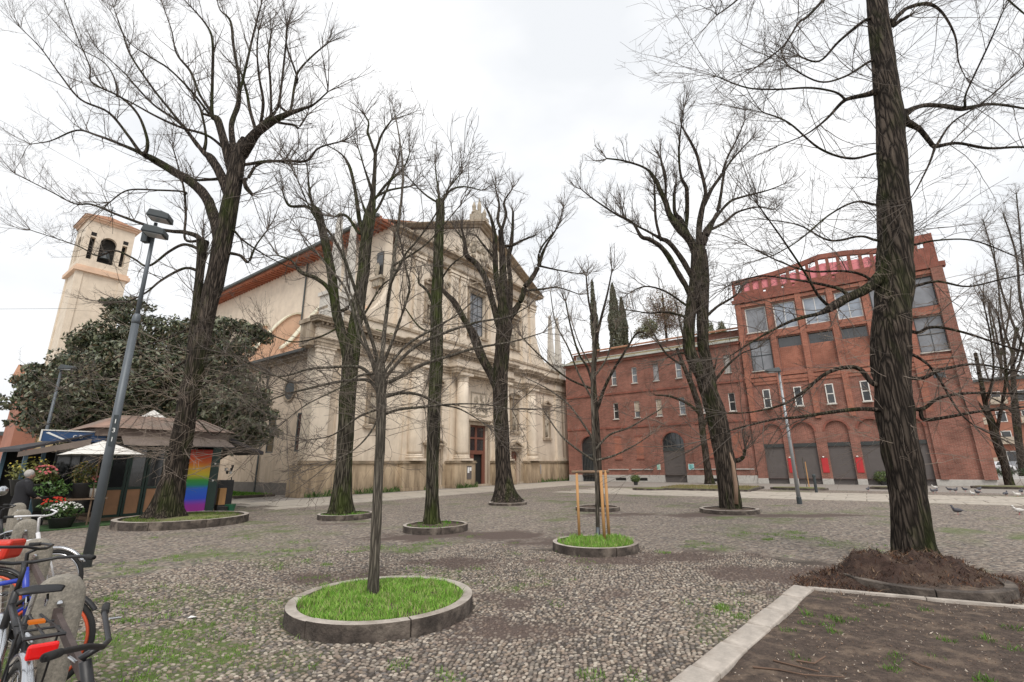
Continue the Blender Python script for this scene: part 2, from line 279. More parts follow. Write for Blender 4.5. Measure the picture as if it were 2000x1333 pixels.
def fast_mesh(name,V,Fc,m,parent=None,smooth=True,tone=None,fs=None):
    """V (n,3) array, Fc (k,3 or 4) array; tone per-vertex rgb"""
    me=bpy.data.meshes.new(name); nv=len(V); Fc=np.asarray(Fc,dtype=np.int32); k,c=Fc.shape
    me.vertices.add(nv); me.vertices.foreach_set('co',np.asarray(V,dtype=np.float32).ravel())
    me.loops.add(k*c); me.loops.foreach_set('vertex_index',Fc.ravel())
    me.polygons.add(k); me.polygons.foreach_set('loop_start',np.arange(0,k*c,c,dtype=np.int32))
    try: me.polygons.foreach_set('loop_total',np.full(k,c,dtype=np.int32))
    except Exception: pass
    me.polygons.foreach_set('use_smooth',np.full(k,smooth,dtype=bool))
    me.update(calc_edges=True); me.materials.append(M[m])
    if tone is not None:
        a=me.color_attributes.new('tone','FLOAT_COLOR','POINT'); t=np.ones((nv,4),dtype=np.float32); t[:,:3]=tone; a.data.foreach_set('color',t.ravel())
    o=bpy.data.objects.new(name,me); link(o,parent); return o
def wall(mb,x0,x1,z0,z1,holes,y=0,dep=.3):
    xs=sorted(set([x0,x1]+[h[0] for h in holes]+[h[1] for h in holes])); zs=sorted(set([z0,z1]+[h[2] for h in holes]+[h[3] for h in holes]))
    xs=[x for x in xs if x0<=x<=x1]; zs=[z for z in zs if z0<=z<=z1]
    for i in range(len(xs)-1):
        for j in range(len(zs)-1):
            cx=(xs[i]+xs[i+1])/2; cz=(zs[j]+zs[j+1])/2
            if any(h[0]<cx<h[1] and h[2]<cz<h[3] for h in holes): continue
            mb.quad((xs[i],y,zs[j]),(xs[i+1],y,zs[j]),(xs[i+1],y,zs[j+1]),(xs[i],y,zs[j+1]))
    for h in holes:
        a,b,c,d=h[:4]
        mb.quad((a,y,c),(a,y+dep,c),(a,y+dep,d),(a,y,d)); mb.quad((b,y,c),(b,y,d),(b,y+dep,d),(b,y+dep,c))
        mb.quad((a,y,c),(b,y,c),(b,y+dep,c),(a,y+dep,c)); mb.quad((a,y,d),(a,y+dep,d),(b,y+dep,d),(b,y,d))
    return mb
def arch_fill(mb,x0,x1,zs,zt,y0,y1,n=12):     # spandrels turning a square head (top zt) into an arch springing at zs
    c=(x0+x1)/2; w=(x1-x0)/2; pts=[(c-w*math.cos(math.pi*i/n),zs+(zt-zs)*math.sin(math.pi*i/n)) for i in range(n+1)]
    for i in range(n):
        a,b=pts[i],pts[i+1]
        mb.add([(a[0],y0,a[1]),(b[0],y0,b[1]),(b[0],y0,zt),(a[0],y0,zt),(a[0],y1,a[1]),(b[0],y1,b[1])],[(0,1,2,3),(0,4,5,1)])
def win(parent,x0,x1,z0,z1,y,frame='white_frame',glass='window_glass',fw=.06,rails=1,mull=0,sill=True,name='window'):
    f=MB(); f.box(x0,x0+fw,y,y+.06,z0,z1).box(x1-fw,x1,y,y+.06,z0,z1).box(x0+fw,x1-fw,y,y+.06,z0,z0+fw).box(x0+fw,x1-fw,y,y+.06,z1-fw,z1)
    for k in range(rails):
        zz=z0+(z1-z0)*(k+1)/(rails+1); f.box(x0+fw,x1-fw,y+.002,y+.058,zz-fw*.5,zz+fw*.5)
    for k in range(mull):
        xx=x0+(x1-x0)*(k+1)/(mull+1); f.box(xx-fw*.3,xx+fw*.3,y+.004,y+.056,z0+fw,z1-fw)
    o=f.build(name,frame,parent)
    MB().box(x0+fw*.5,x1-fw*.5,y+.03,y+.045,z0+fw*.5,z1-fw*.5).build('pane',glass,o)
    if sill: MB().box(x0-.06,x1+.06,y-.24,y,z0-.08,z0-.003).build('sill','pale_granite',o)
    return o
# ------------------------------------------------------------------ GROUND
CA=math.radians(54.05); CO=Vector((-11.73,26.40,0)); CX=Vector((math.cos(CA),math.sin(CA),0)); CY=Vector((-math.sin(CA),math.cos(CA),0))
RA=math.radians(-35.95); RO=Vector((19.60,37.74,0)); RX=Vector((math.cos(RA),math.sin(RA),0)); RY=Vector((-math.sin(RA),math.cos(RA),0))
RINGS=[(-1.52,5.98,1.03,.155),(-5.4,15.95,.85,.16),(-2.0,12.78,.82,.16),(-.25,20.65,.8,.10),(1.57,9.8,.82,.15),(3.0,17.75,.78,.13),(7.15,16.5,.92,.13),(5.42,6.9,.93,.12)]
K0=Vector((3.64,6.73,0)); K1=Vector((1.24,4.08,0)); KD=(K1-K0).normalized(); KL=Vector((1.86,-.95,0)).normalized()
def in_bed(x,y):   # soil bed lower right: right of the kerb and this side of the edging line
    a=(x-K0.x)*KD.y-(y-K0.y)*KD.x      # >0 left of KD
    b=(x-K0.x)*KL.y-(y-K0.y)*KL.x
    return (a<0.0)&(b>0)
DIRT=[(5.0,6.9,1.9,1.0,1.2),(3.6,7.6,1.0,.7,.9),(.2,6.4,1.2,.7,.6),(1.6,8.7,1.6,.5,.9),(3.0,9.0,1.3,.6,.8),(-.4,11.9,1.9,.8,.9),(-2.4,11.6,1.2,.7,.8),(-1.2,8.6,1.2,.6,.6),(.5,10.8,1.3,.7,.6),(6.0,15.8,2.2,.6,.9),(9.3,15.3,2.4,.5,.9),(3.4,16.2,1.6,.7,.7),(-2.6,7.6,1.2,.7,.6),(-.2,5.3,.9,.6,.6),(-5,14.4,1.5,.6,.4),(7.4,6.8,1.4,.9,.9)]
def masks(x,y):
    d=np.zeros_like(x)
    for cx,cy,a,b,w in DIRT:
        q=((x-cx)/a)**2+((y-cy)/b)**2; d=np.maximum(d,w*np.exp(-q*1.3))
    n=fbm(x*2.3,y*2.3,3,5); d=np.clip((d*1.2+(n-.5)*1.5-.34)*1.9,0,1)
    g=fbm(x*.8,y*.8,9,5); g2=fbm(x*3.1,y*3.1,5,4)
    g=np.clip((g-.53)*5,0,1)*np.clip((g2-.38)*4,0,1)
    left=np.exp(-(((x+3.4)/1.6)**2+((y-4.8)/1.8)**2)); g=np.maximum(g*.55,np.clip(left*1.5+(g2-.86)*1.9,0,1))
    return d,g
def path_mask(x,y):
    # asphalt/beaten area near the red building and kiosk
    rx=(x-RO.x)*RX.x+(y-RO.y)*RX.y; ry=(x-RO.x)*RY.x+(y-RO.y)*RY.y
    m=np.clip((ry+8.5)/.4,0,1)
    cx=(x-CO.x)*CX.x+(y-CO.y)*CX.y; cy=(x-CO.x)*CY.x+(y-CO.y)*CY.y
    m=np.maximum(m,np.clip((cx-(-3.2))/.3,0,1)*np.clip((cy+6.3)/.3,0,1))
    m=np.maximum(m,np.clip((cx-(-4.2))/.3,0,1)*np.clip((cy+2.)/.3,0,1))
    return m
# far ground sheet
g=MB().quad((-900,-900,-.03),(900,-900,-.03),(900,900,-.03),(-900,900,-.03)).build('street_ground','far_grey'); tag(g,kind='structure')
# piazza sheet
nx,ny=300,200; X,Y=np.meshgrid(np.linspace(-32,43,nx+1),np.linspace(-4,50,ny+1)); x=X.ravel(); y=Y.ravel()
d,gm=masks(x,y); pm=path_mask(x,y); zz=(fbm(x*.5,y*.5,2,3)-.5)*.02
idx=np.arange((nx+1)*(ny+1)).reshape(ny+1,nx+1); Fq=np.stack([idx[:-1,:-1],idx[:-1,1:],idx[1:,1:],idx[1:,:-1]],-1).reshape(-1,4)
m,n,l,p=nodes('cobble_ground'); p.inputs['Roughness'].default_value=.9
t=n.new('ShaderNodeTexCoord'); w=n.new('ShaderNodeTexNoise'); w.inputs['Scale'].default_value=1.2; l.new(t.outputs['Object'],w.inputs['Vector'])
vm=n.new('ShaderNodeVectorMath'); vm.operation='MULTIPLY_ADD'; vm.inputs[1].default_value=(.25,.25,0); l.new(w.outputs['Color'],vm.inputs[0]); l.new(t.outputs['Object'],vm.inputs[2])
mp=n.new('ShaderNodeMapping'); mp.inputs['Scale'].default_value=(17,25,1); mp.inputs['Rotation'].default_value=(0,0,.35); l.new(vm.outputs[0],mp.inputs[0])
v=n.new('ShaderNodeTexVoronoi'); v.inputs['Scale'].default_value=1; v.voronoi_dimensions='2D'; l.new(mp.outputs[0],v.inputs['Vector'])
cr=n.new('ShaderNodeValToRGB'); cr.color_ramp.interpolation='CONSTANT'; E_=cr.color_ramp.elements
PAL=[(.175,.145,.12),(.275,.23,.19),(.105,.09,.08),(.22,.175,.145),(.335,.285,.235),(.14,.125,.115),(.26,.205,.16),(.19,.165,.14),(.38,.335,.28)]
E_[0].position=0; E_[0].color=PAL[0]+(1,); E_[1].position=.12; E_[1].color=PAL[1]+(1,)
for i in range(2,9): q=E_.new(i*.118); q.color=PAL[i]+(1,)
sp=n.new('ShaderNodeSeparateColor'); l.new(v.outputs['Color'],sp.inputs[0]); l.new(sp.outputs[0],cr.inputs[0])
ga=n.new('ShaderNodeMapRange'); ga.inputs[1].default_value=.56; ga.inputs[2].default_value=.82; l.new(v.outputs['Distance'],ga.inputs[0])
m1=n.new('ShaderNodeMix'); m1.data_type='RGBA'; l.new(ga.outputs[0],m1.inputs[0]); l.new(cr.outputs[0],m1.inputs[6]); m1.inputs[7].default_value=(.05,.041,.034,1)
at=n.new('ShaderNodeAttribute'); at.attribute_name='tone'; s2=n.new('ShaderNodeSeparateColor'); l.new(at.outputs['Color'],s2.inputs[0])
fn=n.new('ShaderNodeTexNoise'); fn.inputs['Scale'].default_value=9; fn.inputs['Detail'].default_value=8; l.new(t.outputs['Object'],fn.inputs['Vector'])
def masked(prev,chan,col,k):
    a=n.new('ShaderNodeMath'); a.operation='MULTIPLY_ADD'; l.new(s2.outputs[chan],a.inputs[0]); a.inputs[1].default_value=1.7; 
    b=n.new('ShaderNodeMath'); b.operation='MULTIPLY_ADD'; b.inputs[1].default_value=k; b.inputs[2].default_value=-.5*k; l.new(fn.outputs['Fac'],b.inputs[0]); 
    c=n.new('ShaderNodeMath'); c.operation='MULTIPLY'; l.new(b.outputs[0],c.inputs[0]); l.new(s2.outputs[chan],c.inputs[1]); l.new(c.outputs[0],a.inputs[2]); a.use_clamp=True
    q=n.new('ShaderNodeMix'); q.data_type='RGBA'; l.new(a.outputs[0],q.inputs[0]); l.new(prev,q.inputs[6])
    if hasattr(col,'links'): l.new(col,q.inputs[7])
    else: q.inputs[7].default_value=tuple(col)+(1,)
    return q.outputs[2]
o1=masked(m1.outputs[2],1,(.10,.13,.04),3); o2=masked(o1,0,(.10,.072,.06),4)
asp=n.new('ShaderNodeValToRGB'); asp.color_ramp.elements[0].position=.3; asp.color_ramp.elements[0].color=(.24,.215,.19,1); asp.color_ramp.elements[1].position=.7; asp.color_ramp.elements[1].color=(.34,.31,.28,1)
l.new(fn.outputs['Fac'],asp.inputs[0]); o3=masked(o2,2,asp.outputs[0],0)
l.new(o3,p.inputs['Base Color'])
bu=n.new('ShaderNodeBump'); bu.inputs['Strength'].default_value=.7; bu.inputs['Distance'].default_value=.02; bu.invert=True; l.new(v.outputs['Distance'],bu.inputs['Height']); l.new(bu.outputs[0],p.inputs['Normal']); M['cobble_ground']=m
gapv=(np.abs(x)<(y*1.15+.9))&(np.hypot(x,y)<9.9)&~((x<-9.8)&(y>11.6))&(((x+3.11)*.69+(y-3.53)*.72)>-.3)
m1b=n.new('ShaderNodeMix'); m1b.data_type='RGBA'; ga2=n.new('ShaderNodeAttribute'); ga2.attribute_name='gap'; l.new(ga2.outputs['Fac'],m1b.inputs[0]); m1b.inputs[7].default_value=(.06,.048,.038,1)
for lk_ in list(m1.outputs[2].links): to=lk_.to_socket; l.remove(lk_); l.new(m1b.outputs[2],to)
l.new(m1.outputs[2],m1b.inputs[6])
piazza=fast_mesh('piazza_ground',np.stack([x,y,zz*0],1),Fq,'cobble_ground',tone=np.stack([d,gm,pm],1),smooth=False); tag(piazza,kind='structure')
ga_=piazza.data.attributes.new('gap','FLOAT','POINT'); ga_.data.foreach_set('value',gapv.astype(np.float32))
# pebbles: domes set in wavy rows
def pebble_unit(n):
    ring=[(1.,-.25),(1.,.25),(.66,.82)]; V=[]; 
    for r,z in ring:
        for k in range(n): a=2*math.pi*k/n; V.append((r*math.cos(a),r*math.sin(a),z))
    V.append((0,0,1)); Fc=[]
    for i in range(2):
        for k in range(n):
            a,b,c,d_=i*n+k,i*n+(k+1)%n,(i+1)*n+(k+1)%n,(i+1)*n+k; Fc+= [(a,b,c),(a,c,d_)]
    for k in range(n): Fc.append((2*n+k,2*n+(k+1)%n,3*n))
    return np.array(V),np.array(Fc)
sx,sy=.050,.034; rows=int(13/sy); cols=int(22/sx)
I,J=np.meshgrid(np.arange(cols),np.arange(rows)); U_=I*sx-11+(J%2)*sx*.5; V_=J*sy+1.2
U_=U_.ravel()+RNG.normal(0,.009,I.size); V_=V_.ravel()+RNG.normal(0,.007,I.size)
th=.30; px_=U_*math.cos(th)-(V_-6)*math.sin(th); py_=U_*math.sin(th)+(V_-6)*math.cos(th)+6
py_=py_+.22*np.sin(px_*1.4)+.12*np.sin(px_*3.1+py_*.8); px_=px_+.1*np.sin(py_*2.1)
keep=(np.abs(px_)<(py_*1.15+.6))&(py_>2.6)&(np.hypot(px_,py_)<10.2+.8*np.sin(px_*2.3)*np.sin(py_*1.7))&(~in_bed(px_,py_))
for cx,cy,r,h in RINGS: keep&=np.hypot(px_-cx,py_-cy)>r+.02
kd=np.abs((px_-K0.x)*KD.y-(py_-K0.y)*KD.x); ka=(px_-K0.x)*KD.x+(py_-K0.y)*KD.y
keep&=~((kd<.015)&(ka>-.05)); keep&=~((px_<-9.8)&(py_>11.6))
rail_s=(px_+3.11)*(-.72)+(py_-3.53)*.69; rail_d=(px_+3.11)*.69+(py_-3.53)*.72   # along/right of rail line
keep&=rail_d>-.1
d,gm=masks(px_,py_); keep&=RNG.random(px_.size)>d*.5; keep&=RNG.random(px_.size)>gm*.5
px_,py_,d,gm=px_[keep],py_[keep],d[keep],gm[keep]; N_=px_.size
pal=np.array(PAL); col=pal[RNG.integers(0,9,N_)]*RNG.uniform(.75,1.25,(N_,1)); col=col*(1-.72*d[:,None])+np.array((.10,.068,.058))*.72*d[:,None]; col=col*(1-.35*gm[:,None])+np.array((.12,.13,.05))*.35*gm[:,None]
a_=RNG.uniform(.0185,.027,N_); b_=a_*RNG.uniform(.55,.74,N_); h_=RNG.uniform(.008,.015,N_); ang=th+.35*np.cos(px_*1.4)+RNG.normal(0,.3,N_)
dist=np.hypot(px_,py_); order=np.argsort(dist); near=order[:280]; rest=order[280:]
def stones(sel,n):
    uv,uf=pebble_unit(n); k=len(sel); c,s=np.cos(ang[sel]),np.sin(ang[sel]); jit=RNG.uniform(.88,1.12,(k,len(uv)))
    lx=uv[None,:,0]*a_[sel][:,None]*jit; ly=uv[None,:,1]*b_[sel][:,None]*jit; lz=uv[None,:,2]*h_[sel][:,None]
    P=np.stack([lx*c[:,None]-ly*s[:,None]+px_[sel][:,None],lx*s[:,None]+ly*c[:,None]+py_[sel][:,None],lz],-1).reshape(-1,3)
    Fx=(uf[None]+(np.arange(k)*len(uv))[:,None,None]).reshape(-1,3); return P,Fx,np.repeat(col[sel],len(uv),0)
mid=rest[dist[rest]<7.5]; farr=rest[dist[rest]>=7.5]
for sel,nn in ((mid,6),(farr,4)):
    P,Fx,T=stones(sel,nn); o=fast_mesh('cobblestones',P,Fx,'pebble',piazza,tone=T); tag(o,kind='stuff')
# the nearest ones individually
m,n,l,p=nodes('pebble_single'); oi=n.new('ShaderNodeObjectInfo'); cr=n.new('ShaderNodeValToRGB'); cr.color_ramp.interpolation='CONSTANT'
cr.color_ramp.elements[0].color=PAL[0]+(1,); cr.color_ramp.elements[1].position=.12; cr.color_ramp.elements[1].color=PAL[1]+(1,)
for i in range(2,9): q=cr.color_ramp.elements.new(i*.118); q.color=PAL[i]+(1,)
l.new(oi.outputs['Random'],cr.inputs[0]); l.new(cr.outputs[0],p.inputs['Base Color']); p.inputs['Roughness'].default_value=.75; M['pebble_single']=m
meshes=[]
for k in range(5):
    uv,uf=pebble_unit(8); uv=uv*np.array([.026,.017,.012])*RNG.uniform(.88,1.1,(len(uv),1))
    o=fast_mesh('cobblestone',uv,uf,'pebble_single'); meshes.append(o.data); bpy.data.objects.remove(o)
for i in near:
    o=bpy.data.objects.new('cobblestone',random.choice(meshes)); link(o,piazza); o.location=(px_[i],py_[i],0); o.rotation_euler=(0,0,ang[i])
# soil bed
NB=90; bx=[];
soilm=MB()
V=[];ids={}
for i in range(NB+1):
    for j in range(NB+1):
        s_=i/NB*7.5; t_=j/NB*7.5; P=K0+KD*s_+KL*t_; V.append((P.x,P.y,0))
V=np.array(V); V[:,2]=np.maximum(.012+(fbm(V[:,0]*2,V[:,1]*2,7,5)-.45)*.06,.006)
I2=np.arange((NB+1)**2).reshape(NB+1,NB+1); Fb=np.stack([I2[:-1,:-1],I2[1:,:-1],I2[1:,1:],I2[:-1,1:]],-1).reshape(-1,4)
o=fast_mesh('soil_bed',V,Fb,'soil'); tag(o,kind='structure'); SB=o
# kerb slabs of the bed (each a slab)
bedk=empty('bed_kerb',tuple(K0),0,'pale granite slab edging running diagonally between cobbles and bare soil bed','kerb')
s=0.0
while s<4.6:
    L_=random.uniform(.5,.72); P=K0+KD*(s+L_/2)+Vector((KD.y,-KD.x,0))*(-.11)
    mb=MB().box(-L_/2+.004,L_/2-.004,-.115,.115,-.06,.05+random.uniform(-.006,.006)); o=mb.build('kerb_slab','kerb_top',bedk,bevel=.012)
    o.location=P-K0; o.rotation_euler=(random.uniform(-.02,.02),0,math.atan2(KD.y,KD.x)+random.uniform(-.012,.012)); s+=L_
ek=empty('bed_edging',tuple(K0),0,'thin stone edging strip along the back of the soil bed by the mulched tree','kerb'); s=.15
while s<7:
    L_=random.uniform(.9,1.3); P=KL*(s+L_/2); o=MB().box(-L_/2+.003,L_/2-.003,-.03,.03,-.06,.045).build('edging_stone','kerb_top',ek,bevel=.006); o.location=P; o.rotation_euler=(0,0,math.atan2(KL.y,KL.x)+random.uniform(-.01,.01)); s+=L_
# paving slabs: along the facade and across in front of the brick building
path=MB().box(-.1,.1,-.1,.1,-.02,-.01).build('paved_path','slab_granite'); path['kind']='structure'
slabm=[]
for k in range(4):
    o=MB().box(-.735,.735,-.555,.555,-.02,.018+.003*k).build('paving_slab','slab_granite'); slabm.append(o.data); bpy.data.objects.remove(o)
def slabs(o0,dx,dy,nx,ny,a):
    for i in range(nx):
        for j in range(ny):
            P=o0+dx*(1.5*(i+.5*(j%2)))+dy*(1.13*j)
            if any(math.hypot(P.x-r[0],P.y-r[1])<r[2]+.7 for r in RINGS): continue
            o=bpy.data.objects.new('paving_slab',slabm[(i*3+j*7)%4]); link(o,path); o.location=P; o.rotation_euler=(0,0,a+random.uniform(-.006,.006))
slabs(CO+CX*(-3.6)-CY*5.6,CX,CY,20,4,CA)
slabs(CO+CX*(-3.6)-CY*.6,CX,CY,1,14,CA)
slabs(Vector((3.2,29.0,0)),RX,RY,19,5,RA)
# ------------------------------------------------------------------ tree rings (kerb stones as parts)
def ring(cx,cy,r,h,label,nseg=6,w=.12,fill='soil',dome=.0,dirty='kerb_dirty',ell=1.,rot=0):
    e=empty('tree_ring',(cx,cy,0),rot,label,'tree ring','stone kerb rings around the piazza trees')
    for k in range(nseg):
        a0=2*math.pi*k/nseg+.006/r; a1=2*math.pi*(k+1)/nseg-.006/r; n=10; mb=MB(); V=[]
        hh=h+random.uniform(-.004,.004)
        for i in range(n+1):
            a=a0+(a1-a0)*i/n; c,s_=math.cos(a),math.sin(a)*ell
            V+=[(c*r,s_*r,-.05),(c*r,s_*r,hh),(c*(r-w),s_*(r-w),hh),(c*(r-w),s_*(r-w),-.05)]
        Fq=[]
        for i in range(n):
            b=i*4
            for q in range(4): Fq.append((b+q,b+(q+1)%4,b+4+(q+1)%4,b+4+q))
        Fq+=[(0,1,2,3),(n*4+3,n*4+2,n*4+1,n*4)]
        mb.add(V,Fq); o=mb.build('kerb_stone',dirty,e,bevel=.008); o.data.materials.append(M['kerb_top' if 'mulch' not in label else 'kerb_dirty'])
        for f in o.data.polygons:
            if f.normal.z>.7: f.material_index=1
    # soil fill
    n=40; R=r-w+.005; V=[(0,0,h*.75+dome)]
    for q in range(1,6):
        for k in range(n):
            a=2*math.pi*k/n; rr=R*q/5; V.append((rr*math.cos(a),rr*math.sin(a)*ell,h*.75+dome*(1-(q/5)**2)+random.uniform(-.012,.012)))
    Fc=[(0,1+k,1+(k+1)%n) for k in range(n)]+[(1+(q-1)*n+k,1+q*n+k,1+q*n+(k+1)%n,1+(q-1)*n+(k+1)%n) for q in range(1,5) for k in range(n)]
    mb=MB(); mb.add(V,Fc); mb.build('soil_fill',fill,e,smooth=True)
    return e
LB=['large stone kerb ring full of bright grass around the slender foreground tree','stone kerb ring round the mossy twin-stemmed trunk left of centre','stone kerb ring with bare earth around the topped pole-like tree','thin low kerb disc round the flared trunk before the church door','stone kerb ring of bright grass around the staked young tree','dark low kerb ring behind the staked young tree','low kerb ring round the split leaning trunk before the red building','low dirty kerb ring half buried by brown mulch at the biggest trunk']
for (cx,cy,r,h),lb in zip(RINGS,LB): ring(cx,cy,r,h,lb,6 if r>.9 else 5,.115 if r>.9 else .085)
TB=G(322,1008,.24)
ring(-9.85,14.85,1.72,.22,'wide low stone kerb island around the huge mossy tree by the flower kiosk',8,.14,'bed_soil',.06,'kerb_dirty',.95,.1)
# ------------------------------------------------------------------ grass blades
def grass(name,pts,hmin,hmax,parent=None,label=None,cat='grass',tones=((.05,.16,.015),(.11,.26,.03),(.17,.30,.05)),wd=.006,z=None,lean=.5):
    pts=np.asarray(pts); k=len(pts); h=RNG.uniform(hmin,hmax,k)*(.45+1.1*np.clip((fbm(pts[:,0]*6,pts[:,1]*6,17,4)-.25)*2,0,1)); a=RNG.uniform(0,2*math.pi,k); la=RNG.uniform(0,2*math.pi,k); le=RNG.uniform(.1,lean,k)*h
    w=wd*RNG.uniform(.7,1.4,k); z0=pts[:,2]
    c,s_=np.cos(a),np.sin(a)
    A=np.stack([pts[:,0]-c*w,pts[:,1]-s_*w,z0],1); B=np.stack([pts[:,0]+c*w,pts[:,1]+s_*w,z0],1)
    lx,ly=np.cos(la)*le,np.sin(la)*le
    C=np.stack([pts[:,0]+c*w*.7+lx*.35,pts[:,1]+s_*w*.7+ly*.35,z0+h*.6],1); D=np.stack([pts[:,0]-c*w*.7+lx*.35,pts[:,1]-s_*w*.7+ly*.35,z0+h*.6],1)
    T=np.stack([pts[:,0]+lx,pts[:,1]+ly,z0+h],1)
    V=np.stack([A,B,C,D,T],1).reshape(-1,3); b=(np.arange(k)*5)[:,None]
    Fc=np.concatenate([b+np.array([[0,1,2]]),b+np.array([[0,2,3]]),b+np.array([[3,2,4]])],1).reshape(-1,3)
    tn=np.array(tones); q=RNG.integers(0,len(tn),k); t=tn[q]*RNG.uniform(.75,1.25,(k,1)); t=np.repeat(t,5,0)
    o=fast_mesh(name,V,Fc,'grass',parent,smooth=False,tone=t); o['kind']='stuff'
    if label: tag(o,label,cat)
    return o
def disc_pts(cx,cy,R,n,z,dens=None,ell=1):
    r=R*np.sqrt(RNG.random(n)); a=RNG.uniform(0,2*math.pi,n); x=cx+r*np.cos(a); y=cy+r*np.sin(a)*ell
    if dens is not None: k=RNG.random(n)<dens(x,y); x,y=x[k],y[k]
    return np.stack([x,y,np.full(x.size,z)],1)
dn=lambda x,y: np.clip((fbm(x*5,y*5,21,5)-.34)*6,0.08,1)
BR=((.12,.28,.035),(.18,.37,.05),(.25,.45,.07),(.31,.43,.11),(.20,.40,.06),(.32,.32,.15))
grass('grass',disc_pts(-1.52,5.98,.91,30000,.12,dn),.02,.085,None,'bright green grass filling the foreground stone tree ring',tones=BR,wd=.0035,lean=.9)
grass('grass',disc_pts(1.57,9.8,.72,9000,.11,dn),.04,.12,None,'bright green grass filling the ring of the staked young tree',tones=BR,wd=.005)
grass('grass',disc_pts(-5.4,15.95,.75,1800,.11,dn),.02,.07,None,'sparse grass in the kerb ring of the twin-stemmed mossy tree')
grass('grass',disc_pts(-2.,12.78,.72,1400,.11,lambda x,y:np.clip((fbm(x*4,y*4,5,4)-.48)*8,0,1)),.02,.07,None,'few grass tufts in the bare ring of the topped tree')
grass('grass',disc_pts(-9.85,14.85,1.5,7500,.20,lambda x,y:np.clip((fbm(x*2,y*2,31,4)-.42)*6,.05,1),.93),.015,.05,None,'thin mossy grass on the island of the huge kiosk tree',tones=((.10,.13,.03),(.14,.17,.05),(.09,.16,.03)))
# tufts on the cobbles and on the soil bed
def clumps(cl,label,per=160,tones=((.10,.20,.03),(.16,.30,.05),(.2,.3,.07)),hm=.045,wd=.0028):
    P=[]
    for (x,y,r,w) in cl:
        n=int(per*w); q=disc_pts(x,y,r,n,.0); q=q[RNG.random(len(q))<np.exp(-1.2*((q[:,0]-x)**2+(q[:,1]-y)**2)/r**2)+0.1]; P.append(q)
    return grass('grass_tufts',np.concatenate(P),.012,hm,None,label,tones=tones,wd=wd,lean=.9)
cl=[]
x=RNG.uniform(-9,8,9000); y=RNG.uniform(3,12,9000); dd,gg=masks(x,y)
sel=(RNG.random(9000)<gg*1.2)&(~in_bed(x,y))
for a,b in zip(x[sel],y[sel]): cl.append((a,b,random.uniform(.05,.14),.14))
for px,py in ((240,1160),(260,1185),(210,1170),(300,1180),(285,1215),(240,1215),(330,1205),(300,1270),(330,1290),(280,1325),(1410,1195),(1450,1205),(1415,1190),(780,1298),(880,1330),(1160,1325),(1497,1055),(1240,1325),(690,1080),(640,1105),(1100,1078),(1290,1080)):
    P=G(px,py); cl.append((P.x,P.y,.13,.75)); cl.append((P.x+random.uniform(-.12,.12),P.y+random.uniform(-.1,.1),.09,.5))
clumps(cl,'scattered tufts of fresh grass growing between the cobbles')
cl=[]
for px,py in ((1612,1170),(1685,1185),(1720,1182),(1580,1200),(1575,1215),(1625,1205),(1640,1212),(1670,1210),(1540,1233),(1630,1235),(1805,1192),(1850,1250),(1925,1250),(1975,1228),(1985,1270),(1750,1290),(1745,1308),(1825,1285),(1925,1330),(1755,1280),(1560,1288),(1615,1220)):
    P=G(px,py,.02); cl.append((P.x,P.y,.085,.9))
clumps(cl,'small grass tufts dotted over the bare soil bed',130,tones=((.07,.15,.02),(.11,.22,.035)),hm=.06)
# mulch mound at the big trunk
n=70; xs=np.linspace(-2.6,1.9,n); ys=np.linspace(-1.2,1.3,n); X,Y=np.meshgrid(xs,ys); x=X.ravel(); y=Y.ravel()
hh=.31*np.exp(-((x-.15)/.74)**2-((y-.05)/.62)**2)+.24*np.exp(-((x+.62)/.32)**2-((y-.1)/.3)**2)+.05*np.exp(-((x+1.2)/.6)**2-((y+.1)/.5)**2)
hh=hh*(.65+.9*fbm(x*5+9,y*5,3,4))+(fbm(x*9,y*9,8,4)-.5)*.16*np.clip(hh*6,0,1)-.02
I2=np.arange(n*n).reshape(n,n); Fb=np.stack([I2[:-1,:-1],I2[:-1,1:],I2[1:,1:],I2[1:,:-1]],-1).reshape(-1,4)
mo=fast_mesh('mulch_mound',np.stack([x+5.5,y+7.0,hh],1),Fb,'mulch'); tag(mo,'dark brown heap of mulch and roots piled round the biggest trunk','mulch',kind='stuff')
k=15000; a=RNG.integers(0,n*n,k); ok=hh[a]>.0; a=a[ok]; P=np.stack([x[a]+5.5+RNG.normal(0,.03,a.size),y[a]+7.0+RNG.normal(0,.03,a.size),hh[a]-.01],1)
grass('mulch_fibres',P,.015,.07,None,'tangle of brown roots and chips on the mulch heap','mulch',tones=((.045,.026,.018),(.10,.048,.03),(.16,.08,.045),(.03,.02,.015),(.07,.04,.028),(.22,.15,.10)),wd=.005,lean=2.6)
